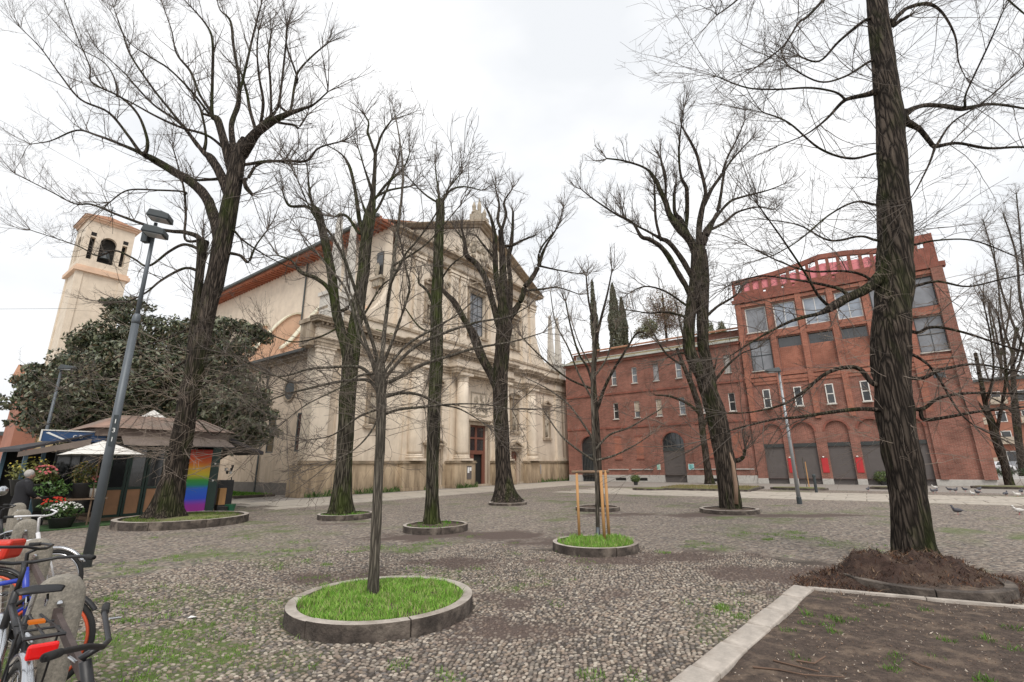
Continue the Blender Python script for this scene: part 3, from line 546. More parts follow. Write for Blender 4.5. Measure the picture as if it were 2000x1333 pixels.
# litter on the soil
k=5500; s_=RNG.uniform(0,5,k); t_=RNG.uniform(0,5,k); P=np.stack([K0.x+KD.x*s_+KL.x*t_,K0.y+KD.y*s_+KL.y*t_,np.full(k,.02)],1)
grass('dry_litter',P,.004,.012,None,'dry leaf crumbs and chips strewn on the soil bed','litter',tones=((.3,.22,.16),(.2,.13,.09),(.42,.36,.3)),wd=.006,lean=3.5)
k=2500; P=np.stack([RNG.uniform(-7,8,k),RNG.uniform(3,11,k),np.full(k,.018)],1)
grass('blown_litter',P,.004,.01,None,'tiny dry leaf crumbs scattered over the cobbles','litter',tones=((.3,.2,.16),(.15,.09,.07),(.5,.46,.42)),wd=.004,lean=3)
for pl in (((1470,1303),(1520,1308),(1570,1318),(1650,1323)),((1780,1290),(1800,1300),(1822,1307)),((1510,1290),(1550,1300),(1600,1312)),((1555,1290),(1590,1296),(1612,1282))):
    o=MB().tube([G(a,b,.035) for a,b in pl],[.008,.007,.006,.004][:len(pl)],5).build('fallen_twig','twig_brown'); tag(o,{1470:'long thin fallen twig lying on soil at the bottom edge',1780:'short dark fallen twig beside a grass tuft on the soil',1510:'crooked fallen twig nearest the granite kerb on the soil',1555:'small forked fallen twig on the soil bed'}[pl[0][0]],'twig','fallen twigs on the soil bed')
P=G(1893,1168,.03)
mb=MB(); 
for k in range(7): a=k*.9; mb.add([(P.x,P.y,.03),(P.x+.05*math.cos(a),P.y+.05*math.sin(a),.05),(P.x+.05*math.cos(a+.6),P.y+.05*math.sin(a+.6),.035)],[(0,1,2)])
tag(mb.build('fallen_flower','petal_yellow'),'small yellow flower lying beside the mulched ring','flower')
# ------------------------------------------------------------------ CHURCH (local x along facade, y inward, z up)
church=empty('church',CO,CA,'large baroque church with pale stone facade, columns and pediment behind the trees','church')
def cb(name,m,fn,bevel=0,smooth=False,parent=church):
    mb=MB(); fn(mb); return mb.build(name,m,parent,bevel=bevel,smooth=smooth)
SYM=lambda u:(u,30.4-u)
# lower storey wall with door holes
doors=[(14.05,16.35,.02,4.75),(9.55,10.85,.02,2.75),(19.55,20.85,.02,2.75)]
niches=[(4.75,4.2,7.35,'tri'),(25.65,4.2,7.35,'tri'),(10.2,4.6,7.5,'arc'),(20.2,4.6,7.5,'arc')]
holes=doors+[(u-.42,u+.42,a,b-.42) for u,a,b,_ in niches]
def f(mb):
    wall(mb,.5,29.9,0,8.55,holes,0,.45)
    for u,a,b,_ in niches: arch_fill(mb,u-.42,u+.42,b-.84,b-.42,0,.45)
    mb.quad((.5,0,0),(.5,1.05,0),(.5,1.05,8.5),(.5,0,8.5)); mb.quad((.5,1.05,0),(1.0,1.05,0),(1.0,1.05,8.5),(.5,1.05,8.5)); mb.quad((29.9,0,0),(29.9,6,0),(29.9,6,8.5),(29.9,0,8.5))
cb('wall','facade_stone',f)
# plinth with breaks
def f(mb):
    segs=[(.0,3.3,.32),(3.3,6.9,.18),(6.9,9.0,.55),(9.0,9.45,.12),(10.95,11.4,.12),(11.4,13.7,1.0),(16.7,19.0,1.0),(19.0,19.45,.12),(20.95,21.4,.12),(21.4,23.5,.55),(23.5,27.1,.18),(27.1,30.4,.32)]
    for a,b,d in segs:
        cb('plinth','plinth_stone',lambda q:q.box(a,b,-d,.0,.22,1.74).box(a-.03,b+.03,-d-.05,0,0,.22),bevel=.02)
    mb.box(0,.5,0.001,1.0,0,1.74)
cb('plinth','plinth_stone',f,bevel=.02)
if 1:
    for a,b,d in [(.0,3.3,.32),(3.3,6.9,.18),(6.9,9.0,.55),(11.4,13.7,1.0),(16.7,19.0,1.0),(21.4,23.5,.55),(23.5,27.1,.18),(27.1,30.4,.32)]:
        cb('plinth_cap','ledge_shadow_stone',lambda q:q.box(a-.08,b+.08,-d-.1,0.0,1.745,1.84).box(a-.04,b+.04,-d-.05,0,1.84,1.93),bevel=.015)  # cap stone darkened so its colour carries the ledge's shadow line
# pilasters
def pil(a,b,y,z0,z1,parent=church,mt='facade_stone'):
    mb=MB(); mb.box(a,b,y,0,z0+.45,z1-.5); mb.box(a-.12,b+.12,y-.12,0,z0,z0+.18); mb.box(a-.07,b+.07,y-.07,0,z0+.18,z0+.32); mb.box(a-.03,b+.03,y-.03,0,z0+.32,z0+.45)
    mb.box(a-.04,b+.04,y-.04,0,z1-.5,z1-.38); mb.box(a-.02,b+.02,y-.02,0,z1-.38,z1-.22); mb.box(a-.1,b+.1,y-.1,0,z1-.22,z1-.02)
    return mb.build('pilaster',mt,parent,bevel=.012)
for a,b,y in ((.35,1.45,-.2),(2.0,3.1,-.2),(7.2,8.75,-.12),(11.75,13.35,-.12)):
    pil(a,b,y,1.93,8.6); pil(30.4-b,30.4-a,y,1.93,8.6)
# panels between coupled pilasters (recessed dark panels)
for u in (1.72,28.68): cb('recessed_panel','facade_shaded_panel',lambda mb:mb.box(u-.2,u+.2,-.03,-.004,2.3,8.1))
# columns
for u,y in ((8.0,-.42),(22.4,-.42),(12.55,-.62),(17.85,-.62)):
    c=cb('column','facade_stone',lambda mb:mb.lathe([(.47,2.38),(.50,2.6),(.50,4.6),(.47,6.4),(.425,7.85)],u,y,24),smooth=True)
    cb('column_base','facade_stone',lambda mb:mb.box(u-.64,u+.64,y-.6,y+.5,1.93,2.08).lathe([(.6,2.085),(.64,2.15),(.56,2.22),(.58,2.3),(.5,2.37)],u,y,24),parent=c)
    cb('capital','facade_stone',lambda mb:mb.lathe([(.43,7.85),(.47,7.9),(.44,7.98),(.47,8.2),(.56,8.32)],u,y,24).box(u-.6,u+.6,y-.58,y+.4,8.325,8.5),parent=c)
# entablature with projections
def ent(mb,z0,parts,segs):
    for a,b,d in segs:
        for (za,zb,o) in parts: mb.box(a-o,b+o,-d-o,.0,z0+za,z0+zb)
SEG=[(.2,3.25,.34),(3.25,6.95,.16),(6.95,9.05,.62),(9.05,11.5,.14),(11.5,18.9,.95),(18.9,21.35,.14),(21.35,23.45,.62),(23.45,27.15,.16),(27.15,30.2,.34)]
cb('architrave','trim_stone',lambda mb:ent(mb,8.5,[(0,.2,0),(.2,.42,.04),(.42,.5,.1)],SEG))
cb('frieze','facade_stone',lambda mb:ent(mb,9.0,[(0,.6,.0)],SEG))
cb('cornice','trim_stone',lambda mb:ent(mb,9.6,[(0,.12,.08),(.28,.42,.32),(.42,.52,.38),(.52,.6,.44)],SEG))
def f(mb):
    for a,b,d in SEG:
        x=a
        while x<b-.1: mb.box(x+.04,x+.19,-d-.22,-.002,9.73,9.87); x+=.3
cb('dentils','trim_stone',f)
# side return of entablature at the left corner and mossy cap
cb('corner_cornice','trim_stone',lambda mb:mb.box(-.2,.6,0,1.2,9.88,10.12).box(-.1,.6,0,1.1,8.5,9.88))
cb('cornice_moss','moss_clump',lambda mb:[mb.blob((random.uniform(0,6.5),random.uniform(-.35,.1),10.2),(random.uniform(.15,.6),.22,random.uniform(.05,.14)),8,5,.25) for k in range(26)])['kind']='stuff'
# attic band behind the cornice
cb('attic','facade_stone',lambda mb:mb.box(.9,29.5,.0,.9,10.2,10.95))
cb('attic_cap','trim_stone',lambda mb:mb.box(.8,29.6,-.1,1.0,10.95,11.15))
# upper storey
uh=[(14.15,16.25,12.4,16.2),(9.2,10.5,12.4,14.9),(19.9,21.2,12.4,14.9)]
def f(mb):
    wall(mb,6.2,24.2,10.2,17.6,uh,.25,.4)
    mb.quad((6.2,.25,10.2),(6.2,6,10.2),(6.2,6,17.6),(6.2,.25,17.6)); mb.quad((24.2,.25,10.2),(24.2,6,10.2),(24.2,6,17.6),(24.2,.25,17.6))
cb('upper_wall','facade_stone',f)
for a,b in ((6.3,7.2),(7.75,8.65),(11.6,12.5),(12.8,13.6)):
    for q,r in ((a,b),(30.4-b,30.4-a)):
        mb=MB(); y=-.0; mb.box(q,r,y,.25,11.6,16.7).box(q-.1,r+.1,y-.1,.25,11.15,11.6).box(q-.06,r+.06,y-.06,.25,16.7,16.9).box(q-.12,r+.12,y-.12,.25,16.95,17.15); mb.build('pilaster','facade_stone',church,bevel=.012)
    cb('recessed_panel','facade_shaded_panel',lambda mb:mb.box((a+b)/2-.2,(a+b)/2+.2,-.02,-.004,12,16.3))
# central window surround with pediment
win(church,14.2,16.2,12.45,16.15,.5,'lamp_dark','grey_glass',.07,3,2,False)
def surround(u,w,z0,z1,y,ped,ph,parent=church,mt='trim_stone'):
    mb=MB(); t=.22; mb.box(u-w-t,u-w,y-.12,y,z0-.1,z1+t).box(u+w,u+w+t,y-.12,y,z0-.1,z1+t).box(u-w,u+w,y-.12,y,z1,z1+t)
    mb.box(u-w-t-.12,u+w+t+.12,y-.2,y,z0-.3,z0-.1)
    zb=z1+t+.05; hw=w+t+.2
    mb.box(u-hw,u+hw,y-.3,y,zb,zb+.14)
    if ped=='tri':
        mb.prism([(u-hw,zb+.142),(u,zb+.142+ph),(u+hw,zb+.142),(u+hw-.22,zb+.142),(u,zb+ph-.03),(u-hw+.22,zb+.142)],y-.3,y); mb.prism([(u-hw+.2,zb+.145),(u,zb+ph-.05),(u+hw-.2,zb+.145)],y-.1,y)
    else:
        n=10; P=[(u-hw*math.cos(math.pi*i/n),zb+.142+ph*math.sin(math.pi*i/n)) for i in range(n+1)]; Q=[(u-(hw-.16)*math.cos(math.pi*i/n),zb+.142+(ph-.13)*math.sin(math.pi*i/n)) for i in range(n+1)]
        for i in range(n): mb.prism([P[i],P[i+1],Q[i+1],Q[i]],y-.28,y)
        mb.prism(Q,y-.09,y)
    return mb.build('surround',mt,parent)
surround(15.2,1.05,12.4,16.2,.25,'tri',.75)
for u in (9.85,20.55): surround(u,.65,12.4,14.9,.25,'arc',.45); 
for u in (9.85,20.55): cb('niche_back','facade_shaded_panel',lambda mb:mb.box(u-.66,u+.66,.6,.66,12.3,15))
def statue(u,y,z,h,parent,name='statue'):
    s=h/2.; mb=MB(); mb.lathe([(.30*s,z),(.34*s,z+.12*s),(.26*s,z+.5*s),(.24*s,z+1.0*s),(.30*s,z+1.42*s),(.2*s,z+1.62*s),(.08*s,z+1.68*s)],u,y,12,1,.75)
    mb.blob((u,y-.02*s,z+1.84*s),(.125*s,.14*s,.17*s),10,7)
    mb.tube([(u-.28*s,y,z+1.48*s),(u-.38*s,y-.08*s,z+1.15*s),(u-.12*s,y-.26*s,z+1.05*s)],[.09*s,.08*s,.06*s],7); mb.tube([(u+.28*s,y,z+1.48*s),(u+.4*s,y-.1*s,z+1.2*s),(u+.3*s,y-.28*s,z+1.45*s)],[.09*s,.08*s,.05*s],7)
    for k in range(7): a=-2.6+k*.38; mb.tube([(u+.25*s*math.cos(a),y+.2*s*math.sin(a),z+1.2*s),(u+.33*s*math.cos(a+.1),y+.26*s*math.sin(a+.1),z+.05*s)],[.03*s,.05*s],5)
    return mb.build(name,'statue_stone',parent,smooth=True)
for u in (9.85,20.55): statue(u,.42,12.45,2.1,church)
for u,a,b,kd in niches:
    surround(u,.42,a,b-.38,0,'tri' if kd=='tri' else 'arc',.42)
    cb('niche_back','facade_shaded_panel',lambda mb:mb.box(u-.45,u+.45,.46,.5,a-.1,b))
    statue(u,.2,a+.05,2.0 if kd=='tri' else 2.1,church)
# pediment storey
ss=[(6.0,24.4,.0)]
cb('upper_architrave','trim_stone',lambda mb:mb.box(6.1,24.3,-.05,.4,17.15,17.35).box(6.05,24.35,-.1,.4,17.35,17.5))
cb('upper_frieze','facade_stone',lambda mb:mb.box(6.15,24.25,0,.4,17.5,18.15))
cb('upper_cornice','trim_stone',lambda mb:mb.box(5.9,24.5,-.3,.4,18.15,18.3).box(5.6,24.8,-.62,.4,18.3,18.5))
AP=22.9
cb('tympanum','facade_stone',lambda mb:mb.prism([(6.2,18.5),(15.2,AP-.4),(24.2,18.5)],.05,.4))
def f(mb):
    for t0,t1,y in ((.0,.18,-.62),(.18,.36,-.42),(.36,.62,-.12)):
        for sg in (0,1):
            P=[(5.4,18.52),(15.2,AP+.35),(15.2,AP+.35-(t1-t0)*1.1),(5.4+.0,18.52-(t1-t0))]
            P=[(x,z-t0*1.05) for x,z in P]
            P=[(x,max(z,18.502)) for x,z in P]
            if sg: P=[(30.4-x,z) for x,z in P]
            mb.prism(P,y,.35)
cb('raking_cornice','trim_stone',f)
cb('relief','statue_stone',lambda mb:[mb.blob((15.2+random.gauss(0,1.5),.02,20.0+random.gauss(0,.5)),(random.uniform(.15,.4),.18,random.uniform(.15,.4)),8,6,.2) for k in range(24)])['kind']='stuff'
# broken inner pediment over the central bay and relief carvings around
for sg in (-1,1): cb('inner_pediment','trim_stone',lambda mb:mb.prism([(15.2+sg*3.4,17.9),(15.2+sg*.9,19.25),(15.2+sg*.9,19.0),(15.2+sg*3.4,17.62)],-.28,.0))
cb('carved_garland','statue_stone',lambda mb:[mb.blob((u+random.gauss(0,.3),.12,z+random.gauss(0,.18)),(random.uniform(.08,.2),.12,random.uniform(.08,.2)),7,5,.2) for u,z in ((11.0,15.9),(19.4,15.9),(15.2,11.9),(10.3,8.1),(20.1,8.1),(4.75,8.1),(25.65,8.1),(9.85,16.1),(20.55,16.1)) for k in range(9)])
# acroterion (crest) on the apex
def f(mb):
    mb.box(14.3,16.1,-.3,.5,AP+.05,AP+.8)
    for x,h in ((14.45,1.2),(15.2,1.9),(15.95,1.2)):
        mb.lathe([(.22,AP+.8),(.26,AP+.9),(.14,AP+1.05),(.2,AP+.8+h*.6),(.1,AP+.8+h*.8),(.03,AP+.8+h)],x,.1,10)
    for x in (14.8,15.6): mb.blob((x,.1,AP+1.0),(.25,.2,.35),8,6,.15)
cb('crest','statue_stone',f,smooth=False)
# obelisks on pedestals
for u,y in ((1.35,.35),(2.55,.55),(29.05,.35),(27.85,.55)):
    hb=12.1; tp=17.3 if u<15 else 17.0
    def f(mb):
        mb.box(u-.55,u+.55,y-.5,y+.5,10.3,hb-.25).box(u-.65,u+.65,y-.6,y+.6,hb-.25,hb)
        mb.lathe([(.5,hb),(.5,hb+.15),(.36,hb+.2),(.42,hb+.5),(.19,tp),(.0,tp+.22)],u,y,4,a0=math.pi/4)
    o=cb('obelisk','obelisk_stone',f)
    cb('finial','obelisk_stone',lambda mb:mb.blob((u,y,tp+.32),(.17,.17,.2),10,7),parent=o,smooth=True)
# volutes joining the storeys
for sg in (0,1):
    P=[(3.4,11.15),(6.2,11.15),(6.2,15.4)]+[(6.2-2.7*t/8,11.7+3.7*(1-t/8)**2.4) for t in range(1,9)]+[(3.4,11.7)]
    if sg: P=[(30.4-x,z) for x,z in P]
    cb('volute','facade_stone',lambda mb:mb.prism(P,.3,.75))
# central portal
dw=cb('door','door_wood',lambda mb:[mb.box(14.05,14.4,.25,.36,.02,2.45),mb.box(16.0,16.35,.25,.36,.02,2.45),mb.box(14.05,16.35,.25,.36,2.45,2.75),mb.box(14.05,14.25,.25,.35,2.75,4.75),mb.box(16.15,16.35,.25,.35,2.75,4.75),mb.box(15.08,15.32,.25,.35,2.75,4.75),mb.box(14.25,15.08,.25,.35,3.65,3.8),mb.box(15.32,16.15,.25,.35,3.65,3.8),mb.box(14.05,16.35,.25,.36,4.6,4.75)])
cb('door_leaf','door_wood',lambda mb:mb.box(14.4,15.0,.3,.35,.02,2.45),parent=dw)
cb('door_glass','dark_glass',lambda mb:mb.box(14.2,16.2,.3,.32,2.7,4.7),parent=dw)
cb('doorway_interior','dark_void',lambda mb:mb.box(14.0,16.4,.44,.47,0,4.8))
surround(15.2,1.15,.25,4.75,0,'tri',.001)
cb('portal_relief','statue_stone',lambda mb:[mb.box(14.2,16.2,-.05,0.02,5.5,5.62),mb.box(14.2,16.2,-.05,.02,7.3,7.42),mb.box(14.2,14.32,-.05,.02,5.62,7.3),mb.box(16.08,16.2,-.05,.02,5.62,7.3)]+[mb.blob((random.uniform(14.5,15.9),.0,random.uniform(5.9,7.1)),(.16,.1,.2),7,5,.2) for k in range(14)])
for a,b,_,zt in doors[1:]:
    d=cb('side_door','door_wood',lambda mb:mb.box(a,b,.3,.36,.02,zt)); cb('door_panel','door_wood',lambda mb:[mb.box(a+.12+k*.55,a+.52+k*.55,.27,.3,z,z+.8) for k in (0,1) for z in (.25,1.3)],parent=d)
    u=(a+b)/2; surround(u,.65,.25,zt,0,'tri',.55)
# notices
for u,y,z0,z1,w in ((12.95,-1.02,.62,1.55,.5),):
    o=cb('notice_board','shutter',lambda mb:mb.box(u-w/2,u+w/2,y-.03,y,z0,z1)); cb('notice_sheet','paper',lambda mb:[mb.box(u-.22,u-.02,y-.04,y-.032,z1-.5,z1-.1),mb.box(u+.02,u+.22,y-.04,y-.032,z1-.36,z1-.1)],parent=o)
cb('notice_panel','paper',lambda mb:mb.box(19.62,20.3,.2,.26,.55,1.7)); cb('plaque','paper_grey',lambda mb:mb.box(23.75,24.15,-.22,-.18,.75,1.6))
cb('plaque','paper_grey',lambda mb:mb.box(8.9,9.3,-.16,-.12,.75,1.5))
# nave body, roof
def f(mb):
    wall(mb,0,0,0,0,[])
nv=MB()
nv.quad((5.8,0.4,8),(5.8,31,8),(5.8,31,19.0),(5.8,.4,19.0)); nv.quad((24.6,.4,8),(24.6,31,8),(24.6,31,19),(24.6,.4,19)); nv.quad((5.8,31,8),(24.6,31,8),(24.6,31,19),(15.2,31,22.6),(5.8,31,19)); nv.build('nave_wall','tower_plaster',church)
cb('nave_soffit','soffit_red',lambda mb:mb.box(4.75,5.8,.45,31.4,18.85,19.0).box(24.6,25.6,.45,31.4,18.85,19.0).box(4.6,4.75,.45,31.4,18.85,19.12))
cb('eave_rafters','soffit_red',lambda mb:[mb.box(4.76,5.79,.6+k*.5,.72+k*.5,18.72,18.848) for k in range(60)])
cb('nave_roof','roof_tile',lambda mb:mb.prism([(4.45,19.02),(15.2,22.95),(25.95,19.02),(25.95,19.14),(15.2,23.08),(4.45,19.14)],1.2,31.4))
cb('gutter','roof_edge',lambda mb:mb.box(4.3,4.5,.45,31.4,18.98,19.2))
cb('gutter_pipe','roof_edge',lambda mb:mb.tube([(5.68,11.6,18.8),(5.68,11.6,12.2)],.07,6))
# small square window and balcony-like niche on the nave flank
def f(mb): mb.box(5.7,5.79,1.3,2.0,15.2,17.0)
cb('flank_window','dark_glass',f); cb('flank_niche','statue_stone',lambda mb:[mb.box(5.35,5.79,1.0,2.3,14.75,14.95),mb.box(5.45,5.79,1.2,2.1,14.2,14.75),mb.blob((5.5,1.65,15.5),(.2,.2,.55),8,6,.1)])
# side chapels: wall, tall slit windows, oval window
SW=[(1.45,2.35),(4.8,5.7),(6.85,7.75),(11,11.7),(14.4,15.1),(17.8,18.5)]
side=MB(); wall(side,1.0,24,0.7,8.3,[(a,b,2.48,4.77) for a,b in SW],0,.08)
side.v=[(1.0+y,x,z) for x,y,z in side.v]; side.build('side_wall','plaster',church)
cb('side_plinth','dark_plinth',lambda mb:mb.box(.93,1.3,1.0,24,0,.70))
for a,b in SW:
    fr=MB().box(1.0,1.03,a,b,2.48,2.56).box(1.0,1.03,a,b,4.69,4.77).box(1.0,1.03,a,a+.07,2.56,4.69).box(1.0,1.03,b-.07,b,2.56,4.69); 
    for k in range(1,5): fr.box(1.0,1.028,a+.07,b-.07,2.5+k*.46,2.53+k*.46)
    o=fr.build('slit_window','roof_edge',church); MB().box(1.032,1.05,a,b,2.48,4.77).build('pane','dark_glass',o)
def ov(c,ry,rz,x0,x1,m,name,hole=None):
    n=24; mb=MB(); P=[(c[0]+ry*math.cos(2*math.pi*i/n),c[1]+rz*math.sin(2*math.pi*i/n)) for i in range(n)]
    if hole:
        Q=[(c[0]+hole[0]*math.cos(2*math.pi*i/n),c[1]+hole[1]*math.sin(2*math.pi*i/n)) for i in range(n)]
        for i in range(n): mb.prismx([P[i],P[(i+1)%n],Q[(i+1)%n],Q[i]],x0,x1)
    else: mb.prismx(P,x0,x1)
    return mb.build(name,m,church)
for yy in (3.5,13.0): ov((yy,6.3),.62,.62,.95,.995,'lamp_dark','oval_pane'); ov((yy,6.3),.74,.74,.9,.998,'trim_stone','oval_frame',(.6,.6))
cb('small_vent','dark_void',lambda mb:mb.box(.97,.995,1.35,1.6,7.3,7.75))
cb('chapel_cornice','trim_stone',lambda mb:mb.box(.8,1.0,1.2,24,8.1,8.25).box(.65,1.0,1.2,24,8.25,8.42))
cb('chapel_roof','pale_roof_tile',lambda mb:mb.prismx([(0,0)],0,0) if 0 else mb.add([(.45,1.2,8.5),(.45,24.3,8.5),(5.8,24.3,11.2),(5.8,1.2,11.2),(.45,1.2,8.62),(.45,24.3,8.62),(5.8,24.3,11.34),(5.8,1.2,11.34)],[(0,1,2,3),(4,7,6,5),(0,4,5,1),(0,3,7,4),(1,5,6,2)]))
cb('chapel_gutter','roof_edge',lambda mb:mb.box(.3,.47,1.2,24.3,8.42,8.58))
cb('drainpipe','roof_edge',lambda mb:mb.tube([(.9,6.3,8.4),(.9,6.3,.1)],.06,8))
for yy in (6.6,12.2,17.8):
    n=10; P=[(5.8,11.2),(1.9,9.35),(1.7,9.6)]+[(1.7+4.1*(i/n),9.6+4.6*math.sin(i/n*math.pi/2)**1.3) for i in range(1,n+1)]
    cb('buttress','lunette_plaster',lambda mb:mb.prism(P,yy-.22,yy+.22))
    Q=[(x-.0,z) for x,z in P[2:]]; mbb=MB()
    for i in range(len(Q)-1): mbb.prism([Q[i],Q[i+1],(Q[i+1][0],Q[i+1][1]+.16),(Q[i][0],Q[i][1]+.16)],yy-.34,yy+.34)
    mbb.build('buttress_coping','buttress_paint',church)
for yy in (4.0,9.4,15):
    n=12; P=[(yy-1.9,11.3)]+[(yy-1.9*math.cos(math.pi*i/n),11.3+2.1*math.sin(math.pi*i/n)) for i in range(n+1)]
    cb('lunette','lunette_plaster',lambda mb:mb.prismx(P[1:],5.55,5.79)); 
    P2=[(yy-1.0*math.cos(math.pi*i/n),11.6+1.25*math.sin(math.pi*i/n)) for i in range(n+1)]; cb('lunette_glass','dark_glass',lambda mb:mb.prismx(P2,5.5,5.54))
# low weeds along the plinth
wp=[]
for k in range(1500):
    u=random.choice([random.uniform(3.5,7),random.uniform(8.8,9.4),random.uniform(.3,3),random.uniform(23,29.5),random.uniform(11.5,13.6)]); q=CO+CX*u-CY*(random.uniform(.05,.5)+(.3 if u<3.3 or u>27 else .15)+(.75 if 11.4<u<13.7 else 0)); wp.append((q.x,q.y,.01))
grass('weeds',wp,.05,.35,None,'ragged weeds growing along the foot of the church facade','weeds',tones=((.05,.1,.025),(.08,.13,.04),(.14,.17,.07)),wd=.03,lean=.8)
# ------------------------------------------------------------------ CAMPANILE
TO=Vector((-45.05,45,0)); tower=empty('bell_tower',TO,CA,'tall pale yellow bell tower with arched belfry openings behind the magnolia','bell tower')
def tb_(name,m,fn,parent=tower): mb=MB(); fn(mb); return mb.build(name,m,parent)
Wt=4.0
def f(mb):
    mb.box(0,Wt,0,Wt,-1,21.6)
tb_('shaft','tower_plaster',f)
tb_('corner_strip','tower_plaster',lambda mb:[mb.box(-.09,.5,-.09,.5,-1,21.6),mb.box(Wt-.5,Wt+.09,-.09,.5,-1,21.6),mb.box(-.09,.5,Wt-.5,Wt+.09,-1,21.6)])
tb_('belfry_band','lunette_plaster',lambda mb:mb.box(-.35,Wt+.35,-.35,Wt+.35,21.6,22.0).box(-.2,Wt+.2,-.2,Wt+.2,22.0,22.25))
def f(mb):
    hs=[(1.3,2.7,23.0,26.0),(.4,.85,23.1,25.6),(3.15,3.6,23.1,25.6)]
    for rot in range(4):
        w=MB(); wall(w,-.05,Wt+.05,22.25,27.4,hs,-.05,.5); arch_fill(w,1.3,2.7,25.25,26.0,-.05,.4)
        w.xf(Matrix.Translation((Wt/2,Wt/2,0))@Matrix.Rotation(rot*math.pi/2,4,'Z')@Matrix.Translation((-Wt/2,-Wt/2,0))); mb.add(w.v,w.f)
tb_('belfry_wall','tower_plaster',f)
tb_('belfry_core','dark_void',lambda mb:mb.box(.46,Wt-.46,.46,Wt-.46,22.3,27.3))
[tb_('roundel','dark_void',lambda mb:mb.box(x,x+.45,-.07,-.055,25.75,26.15)) for x in (.4,3.15)]
tb_('bell','lamp_dark',lambda mb:mb.lathe([(.5,23.6),(.42,23.8),(.3,24.3),(.15,24.5)],Wt/2,.35,12))
tb_('tower_cornice','lunette_plaster',lambda mb:mb.box(-.2,Wt+.2,-.2,Wt+.2,27.4,27.65).box(-.42,Wt+.42,-.42,Wt+.42,27.65,27.8))
tb_('tower_roof','roof_tile',lambda mb:mb.add([(-.5,-.5,27.8),(Wt+.5,-.5,27.8),(Wt+.5,Wt+.5,27.8),(-.5,Wt+.5,27.8),(Wt/2,Wt/2,29.3)],[(0,1,4),(1,2,4),(2,3,4),(3,0,4),(0,3,2,1)]))
tb_('roof_cross','lamp_dark',lambda mb:mb.box(Wt/2-.04,Wt/2+.04,Wt/2-.04,Wt/2+.04,29.2,30.6).box(Wt/2-.3,Wt/2+.3,Wt/2-.03,Wt/2+.03,30.1,30.18))
# apse / houses behind on the left
hs=empty('apse_block',(AT(44,800,30).x,30,0),CA,'orange and yellow gabled block beside the bell tower at the left edge','building')
MB().box(0,9,0,3.2,0,7.4).build('wall','yellow_render',hs); MB().box(-.15,-.01,-.1,3.3,0,6.6).box(-.15,.9,-.14,-.105,0,6.6).build('brick_skin','orange_render',hs)
MB().add([(-.5,-.5,7.4),(9.5,-.5,7.4),(9.5,3.7,7.4),(-.5,3.7,7.4),(-.5,1.6,8.4),(9.5,1.6,8.4)],[(0,1,5,4),(3,4,5,2),(0,4,3),(1,2,5),(0,3,2,1)]).build('roof','roof_tile',hs)
for k in range(3): win(hs,1+k*2.6,1.8+k*2.6,4.6,6.2,-.2,'white_frame','window_glass',.06,1,1)
h2=empty('corner_house',(AT(2,800,60).x-4,60,0),CA,'narrow brick orange house partly hidden at the far left street edge','building')
MB().box(0,7,0,9,0,6).build('wall','orange_render',h2); MB().box(-.4,7.4,-.4,9.4,6,6.3).build('roof','roof_edge',h2)
for k in range(2):
    for j in range(1): win(h2,1.2+k*2.8,2.2+k*2.8,1.5+j*3.2,3.2+j*3.2,-.07,'white_frame','window_glass',.06,1,1)
# ------------------------------------------------------------------ RED BUILDING (local x to the right, y inward)
red=empty('brick_building',RO,RA,'long red brick building with arched gate, grey shutters and tall glazed block','building')
def rb(name,m,fn,parent=red,bevel=0): mb=MB(); fn(mb); return mb.build(name,m,parent,bevel=bevel)
WX=[-12.08,-10.0,-7.93,-5.88,-3.9,-1.8]; ww=.26
top=[(x-ww,x+ww,8.92,10.45) for x in WX]; midw=[(x-ww,x+ww,5.7,7.2) for x in WX]
low=[(x-.33,x+.33,2.05,4.0) for x in (-12.08,-10.0,-3.9,-1.8)]
gate=(-7.95,-6.05,.0,4.2); gate2=(-16.0,-14.1,.0,4.2)
def f(mb):
    wall(mb,-17.4,-.65,.6,11.45,top+midw+[(gate[0],gate[1],.6,4.2),(gate2[0],gate2[1],.6,4.2)],0,.32)
    arch_fill(mb,gate[0],gate[1],3.25,4.2,0,.32); arch_fill(mb,gate2[0],gate2[1],3.25,4.2,0,.32)
rb('wing_wall','brick',f)
for a,b in ((-17.4,-16.0),(-14.1,-7.95),(-6.05,-.65)): rb('plinth','granite',lambda mb:mb.box(a,b,-.06,.3,0,.6),bevel=.01)
rb('basement_vent','dark_void',lambda mb:[mb.box(x-.5,x+.5,-.07,-.055,.12,.36) for x in (-12.0,-10.0,-3.9)])
rb('string_course','brick_dark',lambda mb:mb.box(-17.4,-.66,-.08,-.001,4.82,4.98).box(-17.4,-.66,-.08,-.001,8.02,8.18))
for a,b in ((-13.2,-11.2),(-10.9,-8.9),(-5.4,-3.1),(-2.7,-.8)): rb('ledge','granite',lambda mb:mb.box(a,b,-.1,-.002,1.05,1.13))
for i,(a,b,c,d) in enumerate(top): 
    if i in(2,5): rb('blind_panel','far_grey' if i==5 else 'paper_grey',lambda mb:mb.box(a,b,.12,.15,c,d)); rb('sill','pale_granite',lambda mb:mb.box(a-.05,b+.05,-.1,.1,c-.09,c-.003))
    else: win(red,a,b,c,d,.12,'white_frame','window_glass',.06,1)
for i,(a,b,c,d) in enumerate(midw):
    o=win(red,a,b,c,d,.12,'white_frame','dark_glass' if i in(0,5) else 'window_glass',.06,1)
    if i in (1,2): rb('roller_blind','pink_paint' if 0 else 'pale_render',lambda mb:mb.box(a+.06,b-.06,.10,.118,c+(.55 if i==1 else .15),d-.05),o)
